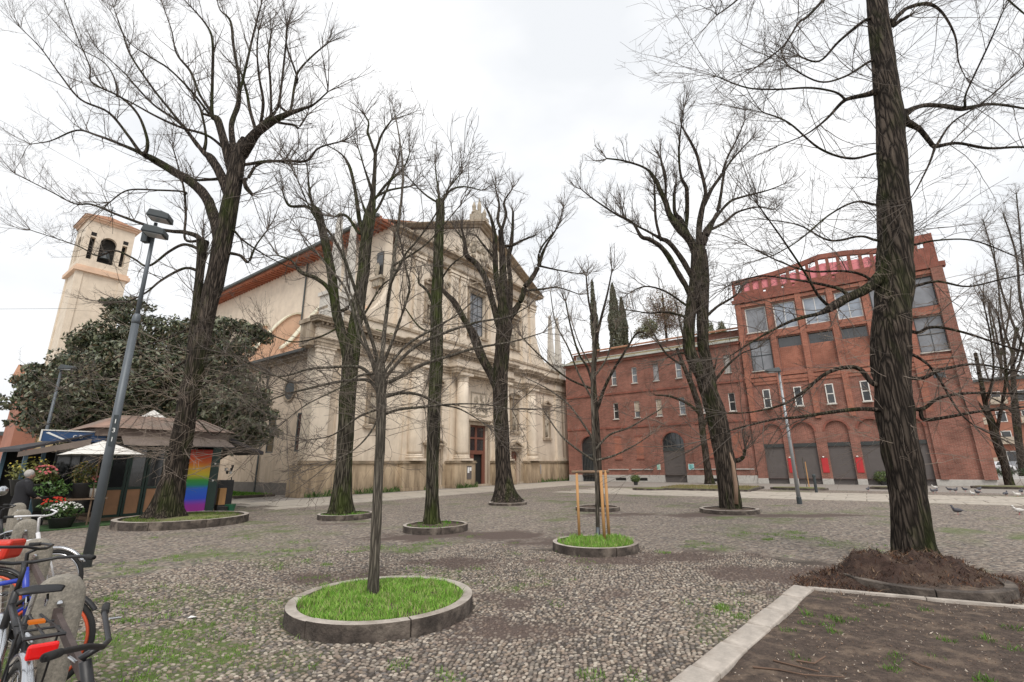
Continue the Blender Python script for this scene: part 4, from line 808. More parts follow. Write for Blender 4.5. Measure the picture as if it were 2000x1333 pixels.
for a,b,c,d in low: rb('blind_niche','brick_dark',lambda mb:mb.box(a-.06,b+.06,-.05,-.001,d-.02,d+.1).box(a-.04,b+.04,-.07,-.001,c-.1,c)); rb('niche_panel','pink_paint' if 0 else 'brick_bright',lambda mb:mb.box(a,b,-.012,-.002,c,d-.02))
# pilaster strips on the wing
rb('pier_strip','brick',lambda mb:[mb.box(x-.18,x+.18,-.06,-.002,.6,11.2) for x in (-13.4,-8.75,-5.15,-.95)])
def gate_(g,glaz=True):
    a,b=g[0],g[1]
    o=rb('roller_shutter','shutter',lambda mb:[mb.box(a,b,.2,.26,.02,2.62)]+[mb.box(a,b,.192,.1995,.1+k*.13,.115+k*.13) for k in range(19)])
    rb('shutter_box','shutter_box',lambda mb:mb.box(a,b,.12,.3,2.62,2.92),o); rb('fanlight','dark_glass',lambda mb:mb.box(a,b,.28,.3,2.9,4.25)); rb('fanlight_bars','roof_edge',lambda mb:[mb.box(a+(b-a)*k/5-.02,a+(b-a)*k/5+.02,.24,.27,2.9,4.15) for k in range(1,5)])
gate_(gate)
rb('fanlight','dark_glass',lambda mb:mb.box(gate2[0],gate2[1],.28,.3,.0,4.25)); rb('gate_bars','roof_edge',lambda mb:[mb.box(gate2[0]+k*.16,gate2[0]+k*.16+.035,.2,.23,0,2.4) for k in range(12)]+[mb.box(gate2[0],gate2[1],.19,.24,2.4,2.5)])
rb('gate_surround','brick_dark',lambda mb:[(mb.prism([(c+1.12*r0*math.cos(t0),3.25+1.12*r0*math.sin(t0)),(c+1.12*r0*math.cos(t1),3.25+1.12*r0*math.sin(t1)),(c+r0*math.cos(t1),3.25+r0*math.sin(t1)),(c+r0*math.cos(t0),3.25+r0*math.sin(t0))],-.04,-.001)) for c in (-7.0,-15.05) for r0 in (.96,) for k in range(12) for t0,t1 in ((math.pi*k/12,math.pi*(k+1)/12),)])
for x,m_ in ((-8.5,'sign_mint'),(-5.62,'sign_cyan')):
    o=rb('wall_sign',m_,lambda mb:mb.box(x-.24,x+.24,-.045,-.003,1.05,1.53)); rb('sign_border','white_print',lambda mb:mb.box(x-.24,x+.24,-.052,-.046,1.05,1.08).box(x-.24,x+.24,-.052,-.046,1.5,1.53).box(x-.24,x-.21,-.052,-.046,1.08,1.5).box(x+.21,x+.24,-.052,-.046,1.08,1.5),o)
    rb('sign_print','sign_blue' if x<-8 else 'green_paint',lambda mb:[mb.box(x-.13+k*.0,x+.02+.05*k,-.052,-.046,1.36-k*.1,1.39-k*.1) for k in range(3)],o)
# eaves, gutter, mossy roof strip, set-back attic with tiles
rb('eave_gutter','zinc',lambda mb:mb.box(-17.6,-.66,-.38,-.2,11.42,11.6)); rb('eave_soffit','brick_dark',lambda mb:mb.box(-17.5,-.66,-.22,-.001,11.2,11.42))
rb('lower_roof','mossy_tile',lambda mb:mb.add([(-17.5,-.2,11.5),(-.66,-.2,11.5),(-.66,1.3,12.0),(-17.5,1.3,12.0),(-17.5,-.2,11.6),(-.66,-.2,11.6),(-.66,1.3,12.12),(-17.5,1.3,12.12)],[(0,1,2,3),(4,7,6,5),(0,4,5,1),(2,6,7,3),(0,3,7,4),(1,5,6,2)]))
rb('parapet_rail','granite',lambda mb:mb.box(-17.5,-.66,1.22,1.3,12.12,12.2))
rb('attic_wall','brick',lambda mb:mb.box(-17.4,-.66,1.9,8,11.9,12.95))
rb('attic_tiles','roof_tile',lambda mb:mb.add([(-17.6,1.6,12.95),(-.66,1.6,12.95),(-.66,5,13.9),(-17.6,5,13.9),(-17.6,1.6,13.07),(-.66,1.6,13.07),(-.66,5,14.02),(-17.6,5,14.02)],[(0,1,2,3),(4,7,6,5),(0,4,5,1),(2,6,7,3),(0,3,7,4),(1,5,6,2)]))
rb('wing_body','brick',lambda mb:mb.box(-17.35,-.7,.6,8,.1,11.4))
win(red,-17.0,-16.3,11.75,12.75,1.82,'white_frame','window_glass',.06,1)
# ---- tall block
XR=12.65; bays=[(.1,1.65),(2.2,3.75),(4.3,5.85),(6.4,7.95),(8.5,10.05),(10.6,12.1)]
th_=[(a,b,11.95,14.1) for a,b in bays]; mh=[(a,b,8.75,11.25) for a,b in bays]; lh=[(a-.1,b+.1,4.6,7.85) for a,b in bays]; gh=[(a,b,.4,4.5) for a,b in ((.1,1.5),(2.1,3.6),(4.28,5.68),(6.25,7.7),(8.35,9.85))]
def f(mb):
    wall(mb,-.6,XR,.4,15.0,th_+mh+gh,-.12,.3)
    for a,b,c,d in gh: arch_fill(mb,a,b,3.8,4.5,-.12,.18)
    mb.quad((-.6,-.12,.4),(-.6,.0,.4),(-.6,0,11.4),(-.6,-.12,11.4)); mb.quad((-.6,-.12,11.3),(-.6,9,11.3),(-.6,9,15),(-.6,-.12,15)); mb.quad((XR,-.12,0),(XR,9,0),(XR,9,15),(XR,-.12,15)); mb.quad((-.6,.5,15),(XR,.5,15),(XR,9,15),(-.6,9,15))
rb('block_wall','brick',f)
for a,b in ((-.64,.1),(1.5,2.1),(3.6,4.28),(5.68,6.25),(7.7,8.35),(9.85,XR+.04)): rb('plinth','granite',lambda mb:mb.box(a,b,-.17,.2,0,.4),bevel=.01)
# projecting piers and horizontal bands in brighter brick
px_=[-.6,1.65,3.75,5.85,7.95,10.05,12.1]
rb('brick_pier','brick_bright',lambda mb:[mb.box(x+.08,x+.47,-.27,-.122,4.75,14.6) for x in px_])
rb('brick_band','brick_bright',lambda mb:[mb.box(-.6,XR,-.24,-.123,z0,z1) for z0,z1 in ((11.35,11.6),(8.2,8.5),(7.85,8.1),(14.25,14.5))])
rb('spandrel','brick_bright',lambda mb:[mb.box(a,b,-.16,-.121,11.62,11.9) for a,b in bays])
for i,(a,b,c,d) in enumerate(th_): win(red,a,b,c,d,.0,'white_frame' if i<4 else 'lamp_dark',['grey_glass','sky_glass','sky_glass','sky_glass','grey_glass','grey_glass'][i],.07,0,1 if i in(1,2,3) else 0,i==0)
for i,(a,b,c,d) in enumerate(mh):
    if i in (0,5): win(red,a,b,c,d,.0,'lamp_dark','grey_glass',.06,1,1,True)
    else:
        rb('infill_panel','brick_bright',lambda mb:mb.box(a,b,.0,.1,c,10.45)); rb('clerestory','dark_glass',lambda mb:mb.box(a,b,.1,.16,10.45,d))
# lower recessed panels with small windows
for i,(a,b) in enumerate(bays):
    rb('lintel','brick_bright',lambda mb:mb.box(a-.08,b+.08,-.2,-.121,7.6,7.84)); 
for i,x in enumerate((.83,2.97,5.02,7.15,9.3)):
    mb=MB()
    o=win(red,x-.26,x+.26,5.72,7.2,-.19,'white_frame','dark_glass',.065,1)
rb('vent_window','dark_glass',lambda mb:mb.box(10.95,11.55,-.15,-.121,6.95,7.3))
for i,(a,b,c,d) in enumerate(gh):
    o=rb('roller_shutter','shutter',lambda mb:[mb.box(a,b,.06,.12,.02,2.69)]+[mb.box(a,b,.052,.0595,.12+k*.14,.135+k*.14) for k in range(18)])
    rb('shutter_box','shutter_box',lambda mb:mb.box(a,b,-.05,.16,2.69,2.95),o)
    rb('arch_infill','brick',lambda mb:mb.box(a,b,.02,.1,2.95,4.55)); c0=(a+b)/2; r0=(b-a)/2
    rb('arch_ring','brick_dark',lambda mb:[mb.prism([(c0+(r0+.14)*math.cos(t),3.8+.84*math.sin(t)),(c0+(r0+.14)*math.cos(u),3.8+.84*math.sin(u)),(c0+r0*math.cos(u),3.8+.7*math.sin(u)),(c0+r0*math.cos(t),3.8+.7*math.sin(t))],-.16,-.121) for k in range(12) for t,u in ((math.pi*k/12,math.pi*(k+1)/12),)])
for x in (1.8,3.94,5.97): 
    o=rb('red_poster','red_poster',lambda mb:mb.box(x-.2,x+.2,-.16,-.122,.82,1.85)); rb('poster_lamp','white_print',lambda mb:mb.blob((x-.05,-.2,1.93),(.07,.05,.05),8,6),o)
# stepped parapet with perforations and pink arched niches behind
def f(mb):
    xs_=[-.6,1.9,2.6,4.3,5.9,7.6,9.4,11.3]; ztop=[16.75,16.8,16.85,17.1,17.45,17.3,16.95,16.95]
    for i in range(len(xs_)-1):
        a,b=xs_[i],xs_[i+1]; mb.prism([(a,ztop[i]-.38),(b,ztop[i+1]-.38),(b,ztop[i+1]),(a,ztop[i])],-.15,.15)
    n=17
    for k in range(n+1):
        x=-.5+k*(11.7/n); zt=np.interp(x,xs_,ztop); mb.box(x-.11,x+.11,-.12,.12,15.0,zt-.36)
    wall(mb,-.6,11.3,14.95,15.62,[(q+.1,q+.3,15.3,15.5) for q in (.0,.7,1.6,2.9,3.7,4.6,5.5,6.4)],-.14,.25)
rb('roof_arcade','brick_dark',f)
rb('pink_arches','pink_paint',lambda mb:[mb.prism([(x-.27,15.62),(x+.27,15.62)]+[(x+.27*math.cos(math.pi*t/8),16.25+.22*math.sin(math.pi*t/8)) for t in range(9)],.0,.05) for x in [-.5+(k+.5)*(11.7/17) for k in range(1,16)]])
rb('pink_back_wall','pink_paint',lambda mb:mb.prism([(3.2,15.1),(8.5,15.1),(8.5,16.9),(6,17.2),(4.4,16.9),(3.2,16.5)],1.4,1.6))
def f(mb):
    wall(mb,11.3,12.65,14.9,17.2,[(11.75,12.1,16.2,16.6)],-.15,.3); mb.box(11.3,12.65,.15,.16,14.9,16.2); mb.box(12.5,12.95,-.3,.2,14.6,14.95); mb.quad((12.65,-.15,14.9),(12.65,.15,14.9),(12.65,.15,17.2),(12.65,-.15,17.2)); mb.quad((11.3,-.15,15),(11.3,.15,15),(11.3,.15,17.2),(11.3,-.15,17.2))
rb('corner_turret','brick_dark',f)
rb('block_cornice','brick_dark',lambda mb:mb.box(-.75,XR+.2,-.34,-.121,14.6,14.95))
rb('corner_pier','brick',lambda mb:mb.box(12.12,12.75,-.32,-.122,.4,14.6).box(10.1,10.5,-.25,-.123,.4,8.2))
# ------------------------------------------------------------------ TREES
def tubes_np(P,Rr,sides):     # P (n,k,3)  Rr (n,k)
    n,k,_=P.shape
    D=np.empty_like(P); D[:,1:-1]=P[:,2:]-P[:,:-2]; D[:,0]=P[:,1]-P[:,0]; D[:,-1]=P[:,-1]-P[:,-2]; D/=np.linalg.norm(D,axis=-1,keepdims=True)+1e-9
    up=np.where(np.abs(D[...,2:3])>.9,np.array([1.,0,0]),np.array([0,0,1.])); A=np.cross(D,up); A/=np.linalg.norm(A,axis=-1,keepdims=True)+1e-9; B=np.cross(A,D)
    t=np.arange(sides)*2*np.pi/sides
    V=P[:,:,None]+(A[:,:,None]*np.cos(t)[:,None]+B[:,:,None]*np.sin(t)[:,None])*Rr[:,:,None,None]
    idx=np.arange(n*k*sides).reshape(n,k,sides); a=idx[:,:-1]; b=np.roll(a,-1,2); c=np.roll(idx[:,1:],-1,2); d=idx[:,1:]
    return V.reshape(-1,3),np.stack([a,b,c,d],-1).reshape(-1,4)
def grow(S0,D0,L,r0,k,up,wob,rng,tip=.35):
    n=len(S0); P=np.empty((n,k,3)); P[:,0]=S0; d=D0/np.linalg.norm(D0,axis=1,keepdims=True); st=L/(k-1)
    for i in range(1,k):
        d=d+rng.normal(0,wob,(n,3))+np.array([0,0,1.])*up[:,None] if hasattr(up,'__len__') else d+rng.normal(0,wob,(n,3))+np.array([0,0,up])
        d/=np.linalg.norm(d,axis=1,keepdims=True); P[:,i]=P[:,i-1]+d*st[:,None]
    return P,r0[:,None]*np.linspace(1,tip,k)[None]
def spawn(P,Rr,num,lo,hi,rng,ang=.9,upb=.25):
    """num children per path at random positions"""
    n,k,_=P.shape; i=np.repeat(np.arange(n),num); t=rng.uniform(lo,hi,n*num)*(k-1); a=np.minimum(t.astype(int),k-2); f=(t-a)[:,None]
    S0=P[i,a]*(1-f)+P[i,a+1]*f; D=P[i,a+1]-P[i,a]; D/=np.linalg.norm(D,axis=1,keepdims=True)+1e-9
    R_=rng.normal(0,1,(n*num,3)); R_-=D*np.sum(R_*D,1,keepdims=True); R_/=np.linalg.norm(R_,axis=1,keepdims=True)+1e-9
    an=rng.uniform(ang*.6,ang*1.25,(n*num,1)); d=D*np.cos(an)+R_*np.sin(an)+np.array([0,0,upb]); r=(Rr[i,a]*(1-f[:,0])+Rr[i,a+1]*f[:,0]); return S0,d,r,t/(k-1)
def smooth_path(pts,per=5):
    pts=[np.array(p,float) for p in pts]; out=[]
    n=len(pts)
    for i in range(n-1):
        p0=pts[max(i-1,0)];p1=pts[i];p2=pts[i+1];p3=pts[min(i+2,n-1)]
        for j in range(per):
            t=j/per; out.append(.5*((2*p1)+(-p0+p2)*t+(2*p0-5*p1+4*p2-p3)*t*t+(-p0+3*p1-3*p2+p3)*t**3))
    out.append(pts[-1]); return np.array(out)
def limb_mesh(pl,rng,sides=12,knob=.08,flare=0,closed=True):
    """pl: list of (x,y,z,r)"""
    sp=smooth_path(pl,6); P=sp[None,:,:3].copy(); R_=np.maximum(sp[None,:,3],.003)
    k=P.shape[1]
    V,Fc=tubes_np(P,R_,sides)
    V=V.reshape(k,sides,3); C=P[0][:,None,:]; off=V-C
    th=np.arange(sides)*2*np.pi/sides
    n1=1+knob*(fbm(np.cos(th)[None,:]*1.6+np.arange(k)[:,None]*.45+rng.uniform(0,50),np.sin(th)[None,:]*1.6+np.zeros((k,1))+9,4,3)-.5)*2
    if flare:
        z=P[0,:,2]-P[0,0,2]; fl=np.exp(-z/flare[1])[:,None]*flare[0]*(1+.55*np.sin(th*5+1)[None,:]); n1=n1+fl
    V=(C+off*n1[...,None]).reshape(-1,3); return V,Fc
LS=.75
def px_limb(pl,y0,xs=None):
    """[(px,py,r_px,doff)] -> world (x,y,z,r) at depth y0+doff"""
    out=[]; 
    for q in pl:
        px,py,r=q[:3]; do=q[3] if len(q)>3 else 0
        P=AT(px,py,y0+do); fd=P.y*math.cos(PITCH)+(P.z-CH)*math.sin(PITCH); cc=F/math.sqrt(F*F+(px-1000)**2+.5*(py-666)**2); out.append((P.x,P.y,P.z,r*fd/F*cc*(LS if r<9 else .97)))
    return out
def tree(base,label,trunk,limbs,tw,bark='bark',twigm='twig',seed=1,group=None,sides=14,flare=(.35,.35),name='bare_tree',zb=0.,extra=None,twigdens=1.,maxr=.02,wound=None):
    """trunk: list of px polylines (first is stem). limbs: list of px polylines. tw: dict of twig params"""
    rng=np.random.default_rng(seed); B=G(base[0],base[1],zb); e=empty(name,B,0,label,'tree',group); off=np.array(B)
    def mk(nm,V,Fc,mt): o=fast_mesh(nm,V-off,Fc,mt,e,smooth=True); return o
    yd=B.y; allp=[]
    for i,t in enumerate(trunk):
        w=px_limb(t,yd)
        if i==0:
            w[0]=(B.x,B.y,zb-.05,w[0][3])
        V,Fc=limb_mesh(w,rng,sides*2 if i==0 else sides,.13,flare if i==0 and flare else 0)
        mk('trunk' if i==0 else 'stem',V,Fc,bark); allp.append((w,i==0))
    for t in limbs:
        # give limbs depth: random drift growing with length
        w=px_limb(t,yd); n=len(w); dr=rng.uniform(-1,1)*tw.get('depth',1.2); w0=[]
        s=0; prev=None; L=0
        for q in w:
            if prev is not None: L+=math.dist(prev[:3],q[:3])
            prev=q
        acc=0; prev=None; w2=[]
        for j,(q,tt) in enumerate(zip(w,t)):
            if prev is not None: acc+=math.dist(prev[:3],q[:3])
            prev=q; dd=dr*min(1,acc/max(L,.1))*min(L*.35,1.6); q2=px_limb([(tt[0],tt[1],tt[2],(tt[3] if len(tt)>3 else 0)+dd)],yd)[0]; w2.append(q2)
        q0=np.array(w2[0][:3]); bd=None
        for w_,_t in allp:
            sp_=smooth_path(w_,6); dd_=np.linalg.norm(sp_[:,:3]-q0,axis=1); i_=int(dd_.argmin())
            if bd is None or dd_[i_]<bd[0]: bd=(dd_[i_],sp_[i_])
        if bd and .03<bd[0]<1.6: w2=[(bd[1][0],bd[1][1],bd[1][2],max(min(w2[0][3]*1.15,bd[1][3]*.9),.01))]+w2
        V,Fc=limb_mesh(w2,rng,8,.12); mk('branch',V,Fc,bark); allp.append((w2,False))
    # twigs
    paths=[];rad=[]
    k1=7
    S_=[];D_=[];R0=[];T_=[]
    for w,istr in allp:
        sp=smooth_path(w,6); seg=np.linalg.norm(np.diff(sp[:,:3],axis=0),axis=1); L=seg.sum(); cum=np.concatenate([[0],np.cumsum(seg)])
        lo=tw.get('trunk_lo',.35) if istr else tw.get('limb_lo',.15)
        m=int(L*tw['n']*(1-lo)*twigdens*(tw.get('trunk_k',.5) if istr else 1)); 
        if m<1: continue
        s=rng.uniform(lo,1,m)**tw.get('bias',.7)*L; a=np.clip(np.searchsorted(cum,s)-1,0,len(seg)-1); f=((s-cum[a])/seg[a])[:,None]
        S0=sp[a,:3]*(1-f)+sp[a+1,:3]*f; D=(sp[a+1,:3]-sp[a,:3]); D/=np.linalg.norm(D,axis=1,keepdims=True)
        R_=rng.normal(0,1,(m,3)); R_-=D*np.sum(R_*D,1,keepdims=True); R_/=np.linalg.norm(R_,axis=1,keepdims=True)
        an=rng.uniform(.4,1.25,(m,1)) if not istr else rng.uniform(1.0,1.5,(m,1))
        S_.append(S0); D_.append(D*np.cos(an)+R_*np.sin(an)+np.array([0,0,tw.get('up0',.3)])); R0.append(np.minimum(sp[a,3]*.4,maxr*.8)); 
        # tip sprays
        if not istr or tw.get('tiptrunk'):
            q=int(tw.get('tips',5)); Dt=(sp[-1,:3]-sp[-3,:3]); Dt/=np.linalg.norm(Dt); S_.append(np.repeat(sp[-1:,:3],q,0)); D_.append(Dt[None]+rng.normal(0,.45,(q,3))+np.array([0,0,.2])); R0.append(np.full(q,min(maxr,max(sp[-1,3]*.7,.006))))
    S0=np.concatenate(S_);D0=np.concatenate(D_);R0=np.concatenate(R0); R0=np.maximum(R0,.004); n0=len(S0)
    L1=rng.uniform(tw['L'][0],tw['L'][1],n0)
    P1,r1=grow(S0,D0,L1,R0,9,tw['up'],tw.get('wob',.12),rng); V,Fc=tubes_np(P1,np.maximum(r1,.0022),4)
    Vs=[V];Fs=[Fc];nb=len(V)
    S1,D1,q1,t1=spawn(P1,r1,tw['n2'],.15,.95,rng,.7,tw.get('up0',.3)*.5); L2=rng.uniform(.25,.6,len(S1))*np.repeat(L1,tw['n2'])*(1.1-t1*.6)
    P2,r2=grow(S1,D1,L2,np.clip(q1*.5,.0022,.008),6,tw['up']*.8,tw.get('wob',.12)*1.2,rng,.5); V,Fc=tubes_np(P2,np.maximum(r2,.0017),3); Vs.append(V);Fs.append(Fc+nb);nb+=len(V)
    if tw['n3']:
        S2,D2,q2,t2=spawn(P2,r2,tw['n3'],.1,.95,rng,.7,.1); L3=rng.uniform(.3,.7,len(S2))*np.repeat(L2,tw['n3'])*.8
        P3,r3=grow(S2,D2,L3,np.full(len(S2),.0024),4,tw['up']*.5,.15,rng,.6); V,Fc=tubes_np(P3,np.maximum(r3,.0013),3); Vs.append(V);Fs.append(Fc+nb)
    V=np.concatenate(Vs); Fc=np.concatenate(Fs); o=mk('twigs',V,Fc,twigm); o['kind']='stuff'
    return e
TW_BIG=dict(n=3.4,L=(.7,1.9),up=.05,up0=.35,n2=6,n3=3,wob=.10,depth=1.3,trunk_lo=.45,trunk_k=.7,tips=7)
# huge mossy tree by the kiosk
tree((322,1008),'huge mossy forked tree with a wide bare crown growing from the island beside the kiosk',
 [[(325,1005,36),(338,940,28),(348,895,24),(360,830,23),(370,770,21),(386,700,20),(405,610,19),(424,530,20),(438,455,20),(452,385,18),(463,320,17),(470,292,14),(476,270,8)],
  [(366,790,13),(372,720,12),(380,640,10.5),(388,560,9.5),(394,500,10),(396,472,14)]],
 [[(432,470,16),(418,425,13),(402,385,12),(372,355,11),(338,335,10),(300,312,9),(272,298,7),(235,282,5),(190,265,4),(150,255,3),(100,275,2),(60,282,1.5)],
  [(278,302,6),(250,265,4.5),(212,220,4),(158,195,3.5),(120,150,2.5),(80,95,2),(40,55,1.5)],
  [(283,302,6),(288,275,5),(270,225,4),(235,190,3.5),(180,162,3),(175,130,2.3),(150,70,2),(125,0,1.5)],
  [(230,188,3),(222,150,2.2),(200,120,1.8),(150,90,1.5),(95,30,1)],
  [(450,385,13),(430,340,11),(412,310,10),(396,296,7),(370,262,5),(340,225,4),(300,175,3.5),(255,108,3),(238,60,2),(222,15,1.5)],
  [(398,296,6),(402,265,4),(392,215,3.5),(380,195,3)],
  [(385,285,5),(350,240,4),(300,205,3.2),(262,165,3),(240,140,2),(190,95,1.5)],
  [(452,330,12),(440,285,10),(425,235,9),(414,224,6),(415,150,4.5),(415,80,4),(400,45,3),(360,0,2)],
  [(414,224,5),(390,185,4),(372,140,4),(345,105,3),(335,60,2),(318,10,1.6)],
  [(408,222,4),(375,180,3.5),(330,135,3),(290,110,2),(250,80,1.5),(215,20,1)],
  [(438,290,5),(405,265,4),(350,248,4),(300,225,3.5),(255,200,2.5),(205,175,2)],
  [(456,300,9),(452,245,8),(466,200,7),(466,150,5),(456,90,4.5),(450,42,4),(430,20,2),(424,0,1.5)],
  [(470,175,4),(485,110,3.5),(498,55,3),(510,10,2)],
  [(476,300,12),(500,262,11),(528,240,9),(560,224,8),(588,214,5),(612,205,3),(640,180,2)],
  [(466,290,6),(490,262,6),(520,235,5),(540,215,4),(548,180,3.5),(556,110,3),(562,50,2)],
  [(500,258,5),(488,215,5),(482,180,4),(470,140,3)],
  [(508,248,5),(514,200,4.5),(506,150,3.5),(502,100,2.5),(505,60,2)],
  [(530,230,4),(528,160,3.5),(524,110,3),(530,60,2)],
  [(566,218,4),(575,170,3.5),(583,140,3),(612,108,2.5),(640,85,2)],
  [(580,150,3),(560,90,2.5),(560,50,2)],
  [(545,240,4),(575,245,3.5),(583,250,3),(600,225,2)],
  [(478,322,5),(520,316,4.5),(560,315,4),(600,314,3.5),(622,290,2.5),(665,277,2)],
  [(482,350,5),(500,325,4),(530,314,3),(560,320,2)],
  [(450,348,6),(425,350,5),(395,352,4),(380,352,3)],
  [(480,365,7),(492,380,5)],
  [(397,480,9),(385,462,8),(360,454,7),(335,452,6),(300,445,5),(230,420,4),(180,400,3.5),(145,398,2.5),(100,375,2),(30,340,1.5)],
  [(392,488,5),(360,478,4.5),(330,492,4),(290,520,3.5),(260,505,3),(225,490,3),(190,500,2.5),(150,480,1.8),(60,450,1.4)],
  [(388,530,5),(370,524,4.5),(350,528,4),(315,548,3.5),(285,572,3),(250,590,2)],
  [(392,470,5),(362,468,4),(363,420,3.5),(360,375,3.5),(352,340,2.5),(338,290,2)],
  [(360,375,3),(310,372,3),(250,372,2.5),(215,395,2)],
  [(450,495,5),(470,500,4.5),(485,512,4),(500,480,2.5),(522,450,2)],
  [(455,450,4),(475,470,3),(520,500,2),(560,520,1.5)],
  [(372,640,4),(330,660,3),(270,680,2.5),(190,720,2),(120,760,1.5)],
  [(370,700,4),(320,730,3.5),(250,760,3),(180,800,2),(90,830,1.5)],
  [(398,690,4),(440,690,3),(500,715,2.5),(560,745,2)],
  [(385,760,4),(430,740,3),(480,770,2.5),(520,760,1.5)],
  [(345,850,3),(380,820,2.5),(415,850,2),(440,835,1.2)]],
 dict(TW_BIG,n=3.8),seed=3,zb=.24,flare=(.4,.3),group='bare trees of the piazza')
# twin-stemmed tree left of centre
TWM=dict(n=3.2,L=(.7,1.7),up=.06,up0=.3,n2=6,n3=3,wob=.13,depth=1.0,trunk_lo=.5,trunk_k=.5,tips=6)
tree((665,1003),'mossy tree dividing into two tall stems before the left part of the church',
 [[(665,1003,24),(670,930,18),(675,850,17),(680,760,17),(686,700,17),(692,650,14),(700,600,13),(710,530,12),(714,480,12),(722,425,12),(728,385,8),(732,330,5),(733,300,5)],
  [(684,720,13),(675,680,11),(664,640,10),(655,600,10),(650,555,10),(643,510,9),(632,460,9),(622,420,9),(612,405,8)]],
 [[(733,302,4),(722,270,3.5),(718,258,3.5),(720,240,2.5),(712,225,2)],[(733,300,4),(742,272,3.5),(750,256,3),(765,235,2)],
  [(728,385,4),(722,360,4),(712,330,2.5),(700,290,1.5)],[(718,425,5),(700,375,0.1),(698,370,.1)],
  [(712,470,6),(702,430,6),(695,380,5),(688,345,4.5),(680,320,4),(665,300,2),(640,285,1.5)],[(700,455,4),(680,425,4),(665,420,4),(655,424,3)],
  [(722,430,4),(742,400,3.5),(760,360,3),(777,318,2.5)],[(728,395,3.5),(755,360,3.5),(788,328,3),(800,300,1.5)],[(735,385,3),(760,372,3),(800,365,2)],
  [(616,415,5),(606,385,4),(603,360,3),(598,320,1.5),(580,300,1)],[(618,420,5),(600,404,4.5),(565,402,4),(552,375,2)],[(640,520,3.5),(625,500,3),(600,480,2),(585,450,1.2)],
  [(652,590,6),(640,562,6),(615,543,6),(588,532,5.5),(570,510,3),(545,500,2)],[(655,610,5),(680,600,5),(700,560,3),(715,520,2)],[(690,650,4),(720,600,3),(745,560,2.5),(770,540,1.5)],[(662,640,3),(620,660,2.5),(570,668,2),(520,650,1.4)]],
 TWM,seed=5,bark='bark_green',zb=.14,flare=(.3,.35),group='bare trees of the piazza')
# topped pole-like tree
tree((842,1023),'straight topped tree like a mossy pole with thin shoots from its cut head',
 [[(842,1023,15),(844,960,13),(846,880,13),(848,800,13),(852,720,13),(853,650,13),(852,600,12),(855,540,11),(857,470,9.5),(860,420,9),(859,392,9)]],
 [[(850,610,4),(838,575,3.5),(828,562,3.5),(818,553,3),(818,540,1.5)],[(858,395,4),(856,370,3),(852,345,2),(850,320,1.5)],[(862,395,4),(868,388,3.5),(880,372,3),(905,365,2),(940,372,1.5)],[(862,398,3),(875,370,2.5),(900,340,1.5)],
  [(858,398,3),(830,380,2.5),(800,350,1.5)],[(850,650,3),(820,640,2.5),(790,600,1.5)],[(853,560,3),(880,520,2),(905,500,1.5)]],
 dict(TWM,n=2.6,L=(.4,1.1),trunk_lo=.55,trunk_k=1.5,tiptrunk=True),seed=8,bark='bark_green',zb=.12,flare=(.35,.25),group='bare trees of the piazza')
# tree before the church door
tree((988,980),'dark flared tree with many upright limbs standing before the church door',
 [[(988,980,24),(983,920,16),(980,850,15),(977,790,15),(978,730,15),(981,680,15),(985,640,16),(984,610,13),(983,560,9),(981,500,8),(978,450,7)]],
 [[(984,630,10),(978,590,8),(970,550,7),(967,500,7),(966,460,6),(960,430,4),(952,410,2)],[(975,640,8),(962,590,8),(948,545,8),(930,515,7.5),(912,500,7),(907,470,4),(900,440,2)],
  [(988,630,9),(996,600,7),(997,550,6),(993,510,5),(998,480,6),(1001,450,4),(1002,415,3)],[(998,480,4),(1020,470,3),(1045,460,2)],
  [(992,622,10),(1010,600,8),(1020,580,7),(1026,560,7),(1038,545,6.5),(1052,520,6),(1054,512,5),(1062,490,4),(1068,478,3),(1090,440,2),(1100,405,1.5)],[(1054,518,4),(1052,500,3),(1060,480,2.5),(1085,450,1.5)],
  [(1054,520,3),(1090,528,2),(1130,535,1.5)],[(1026,568,3.5),(1060,565,3),(1090,562,2),(1130,575,1.3)],
  [(972,760,9),(958,728,9),(940,695,9),(925,655,9),(910,630,8),(888,592,8),(872,575,6),(860,562,4),(850,550,2)],[(980,450,4),(972,430,4),(975,400,3),(968,370,1.5)],[(978,455,4),(988,420,4),(985,395,3),(1000,370,1.5)],
  [(966,505,3.5),(945,480,3),(930,460,2)],[(910,500,4),(905,470,3),(890,450,2)]],
 dict(TWM,n=3.6,L=(.6,1.6)),seed=9,zb=.08,flare=(.45,.3),group='bare trees of the piazza')
